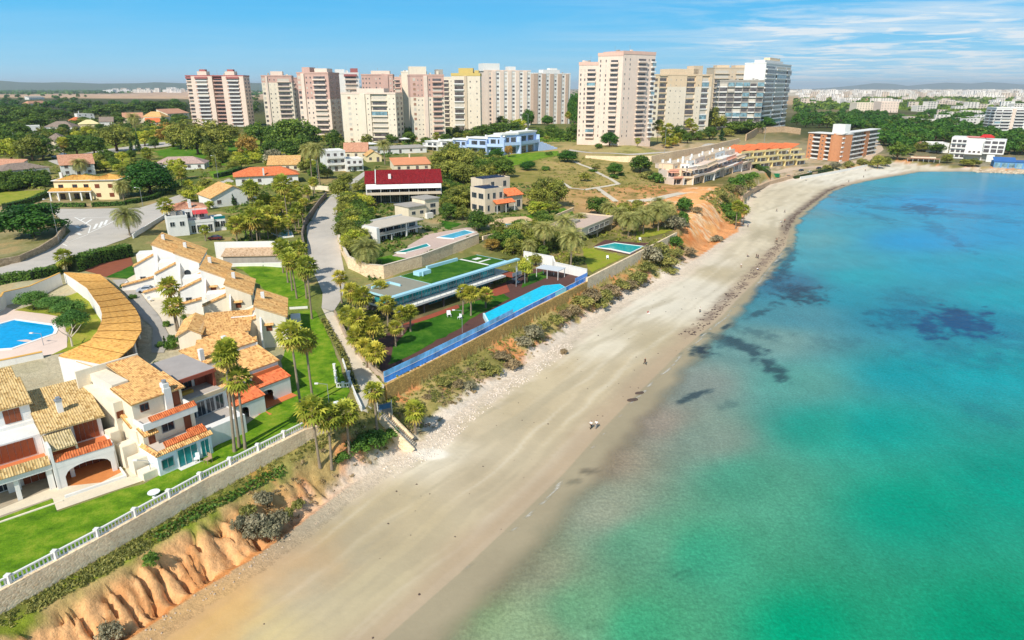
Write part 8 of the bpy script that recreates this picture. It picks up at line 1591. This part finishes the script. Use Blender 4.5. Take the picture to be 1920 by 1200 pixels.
for a in ((1108,804,'walk',WHT,BLK,2.4,'person in white top and black trousers, left of the pair walking nearest on the sand'),(1118,803,'walk',WHT,GRY,2.4,'person in white top and grey trousers, right of the pair walking nearest on the sand'),(1209,684,'walk',BLK,BLK,.5,'person all in black walking alone halfway down the beach'),(1312,586,'stand',WHT,BLK,1.2,'person in white top standing near the brown weed bank'),(1215,588,'sit',RED,WHT,.4,'person in red sitting alone on the bright dry sand'),
  (1418,484,'walk',BLK,BLK,.3,'person in black, left of the close pair beyond the weed bank'),(1421,485,'walk',NAVY,BLK,.3,'person in navy, right of the close pair beyond the weed bank'),(1401,481,'sit',GRY,NAVY,1,'person in grey sitting left of the close pair'),(1389,502,'stand',WHT,TAN_,2,'person in pale clothes near the end of the cove path'),(1420,506,'sit',WHT,NAVY,.2,'person in white crouching by the dark weed line'),(1456,397,'walk',BLK,NAVY,.6,'dark clothed person left of the far strolling pair'),(1471,399,'walk',NAVY,BLK,.6,'dark clothed person right of the far strolling pair'),
  (1471,417,'stand',RED,BLK,.5,'person in a red top near the waterline by the bend'),(1464,417,'sit',WHT,GRY,.5,'person in white sitting beside the one in red'),(1466,426,'walk',GRY,BLK,1,'person in grey walking at the bend of the waterline'),(1456,454,'walk',TAN_,BLK,.1,'person in tan walking along the narrow part of the beach'),(1402,426,'stand',BLU,NAVY,0,'person in blue standing near the beach palms'),(1393,425,'stand',BLK,GRY,0,'person in black standing under the beach palms'),
  (1619,333,'walk',BLK,BLK,.2,'tiny dark person near the water at the far end of the beach'),(1591,342,'walk',NAVY,NAVY,.2,'tiny navy clothed person where the far beach narrows'),(1511,339,'sit',GRY,GRY,.2,'person in grey sitting below the white beach wall'),(1622,321,'stand',RED,BLK,.2,'tiny person in red by the end of the white beach wall'),(1206,383,'walk',BLK,NAVY,.8,'person walking on the pale path of the orange bluff')): person(*a)
# ---------------------------------------------------------------- rocks, weed, scrub
STONE = M('shore_rock', (206,186,158), .25, 1.2, .95, bumpd=.05)
def rock_mesh(seed):
    bm = bmesh.new(); bmesh.ops.create_icosphere(bm, subdivisions=2, radius=1); rg = random.Random(seed); o = [rg.uniform(0, 50) for _ in range(3)]
    for v in bm.verts:
        k = 1+.35*float(fbm(np.array([v.co.x*1.3+o[0]]), np.array([v.co.y*1.3+v.co.z*1.7+o[1]]), seed)[0]); v.co = v.co*k; v.co.z *= .62
    me = bpy.data.meshes.new('rock'); bm.to_mesh(me); bm.free(); me.materials.append(STONE); return me
RK = [rock_mesh(s) for s in range(5)]
rg = random.Random(5)
for i in range(34):
    u = 1826+i*3.1; x, y, z = PT(u, 318.5+rg.uniform(0, 6)+(i/34)*3); s = rg.uniform(.7, 1.6); o = inst('rock', RK[i % 5], None, (x, y, max(z, .1)+.2), rg.uniform(0, 6), (s, s*rg.uniform(.8, 1.2), s)); tag(o, 'pale boulder of the breakwater below the blue seafront building', 'rock', 'breakwater boulders')
def scatter(name, label, cat, n, region, size, mat, seed, flat=.5, kind='leaf'):
    """countless small tufts, weed scraps or stones: one mesh"""
    rng = np.random.default_rng(seed); xs, ys_ = region(rng, n); z = terrain(xs, ys_); V = []; F = []; T_ = []; k = 0
    for x, y, zz_ in zip(xs, ys_, z):
        s = size*(.5+1.1*rng.random())
        if kind == 'leaf':
            m = 16; d = rng.normal(size=(m, 3)); d /= np.linalg.norm(d, axis=1)[:,None]; d[:,2] = np.abs(d[:,2])*flat; p = np.array([x, y, zz_])+d*s*(.5+.5*rng.random(m))[:,None]; N = d+rng.normal(size=(m, 3))*.5; N /= np.linalg.norm(N, axis=1)[:,None]; v_, f_ = leaf_quads(p, N, s*.5, rng); T_.append(np.clip(np.full(m, rng.random())+.1*rng.normal(size=m), 0, 1))
        else:
            a = rng.random(6)*.6+np.arange(6)*1.047; rr = s*(.6+.5*rng.random(6)); ring = np.stack([x+np.cos(a)*rr, y+np.sin(a)*rr, np.full(6, zz_-.05*s)], 1); top = np.stack([x+np.cos(a)*rr*.6, y+np.sin(a)*rr*.6, zz_+s*flat*(.6+.6*rng.random(6))], 1); c = np.array([[x, y, zz_+s*flat*1.1]]); v_ = np.concatenate([ring, top, c, c]); f_ = np.array([[i, (i+1) % 6, 6+(i+1) % 6, 6+i] for i in range(6)]+[[6+i, 6+(i+1) % 6, 12, 13] for i in range(6)]); T_.append(np.full(12, rng.random()))
        V.append(v_); F.append(f_+k); k += len(v_)
    me = np_mesh(name, np.concatenate(V), np.concatenate(F), [mat], tone=np.concatenate(T_)); o = inst(name, me); tag(o, label, cat, kind='stuff'); return o
def on_slope(y0, y1, f0, f1):
    def reg(rng, n):
        X = []; Y = []
        while len(X) < n:
            x = rng.uniform(-75, 130, 4000); y = rng.uniform(y0, y1, 4000); _, I_ = terrain(x, y, full=True, rough=False); keep = (~I_['inE']) & I_['inT'] & (I_['f'] > f0) & (I_['f'] < f1) & (fbm(x/4, y/4, 77)+.35*rng.normal(size=4000) > .02); X += list(x[keep]); Y += list(y[keep])
        return np.array(X[:n]), np.array(Y[:n])
    return reg
scatter('scrub_undergrowth', 'low scrub and dry grass tufts over the beach bank', 'scrub', 1500, on_slope(96, 240, .03, .7), .38, SHRUBL, 1); scatter('cliff_grass', 'green and dry grass tufts along the top of the earth cliff', 'grass', 1500, on_slope(44, 98, .03, .26), .3, SHRUBL, 2, .7); scatter('dry_scrub', 'grey brown dry scrub on the bank and cliff', 'scrub', 650, on_slope(80, 240, .3, .85), .4, BROWNL, 3)
scatter('bluff_scrub', 'scattered scrub around the orange bluff', 'scrub', 420, on_slope(300, 380, .0, .9), .8, SHRUBL, 9)
def gardens(poly):
    P = np.array(poly, float)
    def reg(rng, n):
        X = []; Y = []
        while len(X) < n:
            for u, v in zip(rng.uniform(P[:,0].min(), P[:,0].max(), 400), rng.uniform(P[:,1].min(), P[:,1].max(), 400)):
                if inside(P, np.array([u]), np.array([v]))[0]: x, y = PZ(u, v, 15); X.append(x); Y.append(y)
        X = np.array(X); Y = np.array(Y); keep = fbm(X/6, Y/6, 55)+.25*rng.normal(size=len(X)) > -.12
        for q in SHEETS: keep &= ~inside(q, X, Y)
        return X[keep], Y[keep]
    return reg
for px, n, s, mt, lab in (([(560,340),(620,352),(600,390),(565,430),(560,500),(430,480),(430,400),(300,345),(380,330)], 1500, .9, BROADL, 'low garden greenery around the orange roofed villa and the palm garden'), ([(640,330),(700,320),(850,330),(1000,350),(1080,395),(1040,440),(930,430),(690,500),(650,470)], 2200, .9, BROADL, 'low garden greenery around the red roofed and modern houses'), ([(-60,300),(200,290),(470,310),(440,325),(280,380),(90,380),(-60,400)], 1500, 1.1, OLIVEL, 'low garden greenery around the cream villa'),
    ([(960,430),(1100,410),(1260,400),(1270,428),(1120,450),(1000,500),(900,490)], 1100, .8, OLIVEL, 'low greenery around the date palms of the beach gardens'), ([(560,270),(800,262),(1080,262),(1080,275),(800,285),(720,305),(600,290),(470,300)], 1300, 1.5, BROADL, 'low greenery between the towers and the blue row'), ([(1010,300),(1090,300),(1230,330),(1260,360),(1150,380),(1010,370)], 700, .7, SHRUBL, 'dry grass tufts on the open slope'), ([(622,590),(655,620),(716,690),(740,650),(700,520),(640,580)], 900, .7, OLIVEL, 'undergrowth below the golden palms'), ([(-60,250),(330,226),(340,270),(-60,300)], 1500, 1.8, BROADL, 'low greenery between the hillside villas')):
    scatter('garden_greenery', lab, 'greenery', n, gardens(px), s, mt, n, .7)
def strip(L_, y0, y1, d0, d1, dens=1.0):
    def reg(rng, n):
        X = []; Y = []
        while len(X) < n:
            x = rng.uniform(-60, 230, 6000); y = rng.uniform(y0, y1, 6000); _, I_ = terrain(x, y, full=True, rough=False); d = I_[L_]; keep = (~I_['inT']) & I_['inS'] & (d > d0) & (d < d1) & (fbm(x/3, y/3, 78)+.3*rng.normal(size=6000) > 0); X += list(x[keep]); Y += list(y[keep])
        return np.array(X[:n]), np.array(Y[:n])
    return reg
WEED = M('dry_seaweed', (96,80,70), .3, 2, .95)
scatter('seaweed', 'brown bank of washed up seaweed along the waterline', 'seaweed', 520, strip('dS', 160, 280, .8, 4.5), .3, WEED, 4, .2, 'stone'); scatter('seaweed', 'thin dark weed line along the far waterline', 'seaweed', 220, strip('dS', 285, 440, .2, 2.0), .45, WEED, 5, .3, 'stone'); scatter('rubble', 'pale rubble stones at the foot of the beach bank', 'rubble', 600, strip('dT', 92, 150, .0, 4.0), .16, M('pale_rubble', (224,208,190), .2, 2), 6, .6, 'stone'); scatter('rubble', 'grey pebbles and clods below the earth cliff', 'rubble', 130, strip('dT', 50, 88, .0, 2.0), .12, M('grey_rubble', (196,172,146), .25, 2), 7, .6, 'stone')
scatter('seaweed_scraps', 'scraps of dark weed dotted over the open sand', 'seaweed', 90, strip('dT', 60, 220, 6, 30), .16, WEED, 8, .25, 'stone')
# two dark weed clumps by the waterline
for u, v, s, lab in ((1187,750,1.3,'dark lump of weed at the waterline, nearer of two'),(1200,737,1.1,'dark lump of weed at the waterline, farther of two')):
    x, y, z = PT(u, v); o = inst('weed_clump', RK[1], None, (x, y, max(z, 0)+.03), .4, (s, s*.55, .3)); o.data = o.data.copy(); o.data.materials.clear(); o.data.materials.append(WEED); tag(o, lab, 'seaweed')
# ---------------------------------------------------------------- far town, hills, air
def townbox(seed, cols):
    rg = random.Random(seed); b = MB(); x = 0; k = rg.randint(2, 3)
    for i in range(k):
        w_ = rg.uniform(9, 18); h = rg.choice([6, 9, 9, 12, 15]); b.box(x, 0, -4, x+w_-.1*i, rg.uniform(10, 16), h)
        for f in range(int(h/3)):
            for j in range(int(w_/4)): b.box(x+1.2+j*4, -.1, f*3+1, x+3+j*4, -.02, f*3+2.3, 1)
        x += w_
    return b.mesh('town_house', [M('town_white_%d' % (seed % 3), cols[seed % 3], .06, .2), GLASS()])
TB = [townbox(s, [(220,212,200), (206,190,172), (228,222,214)]) for s in range(6)]; rg = random.Random(21)
TWN = ('white house of the far town along the right horizon', 'white houses of the far town')
def town(n, u0, u1, v0, v1, label, grp, sc_=(1, 1.6)):
    for i in range(n):
        u, v = rg.uniform(u0, u1), v0+(v1-v0)*rg.random()**1.2; x, y, z = PT(u, v); s = rg.uniform(*sc_); o = inst('town_house', TB[rg.randrange(6)], None, (x, y, z), rg.uniform(-.5, .5), (s*1.3, s, s)); tag(o, label, 'house', grp)
town(150, 1488, 1935, 172.5, 184, *TWN, (1.3, 2.4)); town(20, 1700, 1920, 190, 210, 'white villa among trees in the suburb above the bay', 'white villas of the suburb above the bay', (.9, 1.4)); town(12, 1690, 1865, 214, 246, 'white villa half hidden in the wood behind the bay', 'white villas in the wood behind the bay', (.7, 1)); town(8, 1490, 1700, 186, 200, 'white building standing in the fields before the far town', 'white buildings in the far fields', (1, 1.6)); town(26, 190, 345, 170.5, 174, 'white block of the distant village on the left horizon', 'white blocks of the left horizon village', (1.6, 3))
b = MB()
for i in range(190):
    u, v = rg.uniform(1470, 1960), rg.uniform(169.8, 174); x, y = PZ(u, v, 18); z = TZ(x, y); w_, h = rg.uniform(20, 60), rg.uniform(8, 22); b.box(x, y, z-3, x+w_, y+20, z+h)
o = b.build('far_town', M('far_town_white', (222,214,202), .1, .02)); tag(o, 'dense white mass of the far town on the right horizon', 'town', kind='stuff')
def hills(name, prof, dist, mat):
    V = []; F = []; n = len(prof)
    for k, (dy, s) in enumerate(((0, 0), (1500, .75), (2600, 1), (5000, .2))):
        for u, v in prof:
            D = dist*1.0; x = (u-960)/FPX*D; hgt = 60+(HZ-v)/FPX*D; V.append((x*(1+dy/dist), dist+dy, 10+max(0, hgt-10)*s*(1 if k != 1 else .95+.1*math.sin(u*.13))))
    for k in range(3): F += [(k*n+i, k*n+i+1, (k+1)*n+i+1, (k+1)*n+i) for i in range(n-1)]
    me = bpy.data.meshes.new(name); me.from_pydata(V, [], F); me.materials.append(mat); me.polygons.foreach_set('use_smooth', [True]*len(F)); o = bpy.data.objects.new(name, me); C.objects.link(o); o['kind'] = 'structure'
HILLM = M('hill_scrub', (84,98,70), .3, .002)
hills('hills', [(-200,160),(-80,150),(-20,146),(30,147),(60,150),(90,153),(130,154),(170,153),(230,156),(300,155),(330,153),(400,156),(470,154),(520,155),(640,160),(760,164)], 11000, HILLM)
hills('mountains', [(1480,168),(1530,164),(1570,160),(1600,156),(1630,157),(1660,161),(1690,158),(1730,155),(1770,157),(1800,154),(1830,156),(1870,159),(1900,157),(1950,153),(2050,150),(2150,158),(2250,166)], 27000, HILLM)
HAZE = True
if HAZE:
    b = MB(); b.box(-30000, -400, -12, 32000, 47000, 360); o = b.build('haze', base_mat('unused')[0]); m = bpy.data.materials.new('haze_air'); m.use_nodes = True; nt = m.node_tree; nt.nodes.clear(); out = nt.nodes.new('ShaderNodeOutputMaterial'); pv = nt.nodes.new('ShaderNodeVolumePrincipled'); pv.inputs['Color'].default_value = (.88, .95, 1, 1); pv.inputs['Density'].default_value = 4.2e-5; pv.inputs['Anisotropy'].default_value = .1; nt.links.new(pv.outputs[0], out.inputs['Volume']); o.data.materials.clear(); o.data.materials.append(m); o['kind'] = 'stuff'; o['label'] = 'pale distant haze over land and sea'
sc.cycles.volume_bounces = 0; sc.cycles.max_bounces = 6; sc.cycles.diffuse_bounces = 3; sc.cycles.glossy_bounces = 3; sc.cycles.transparent_max_bounces = 8; sc.cycles.use_denoising = True
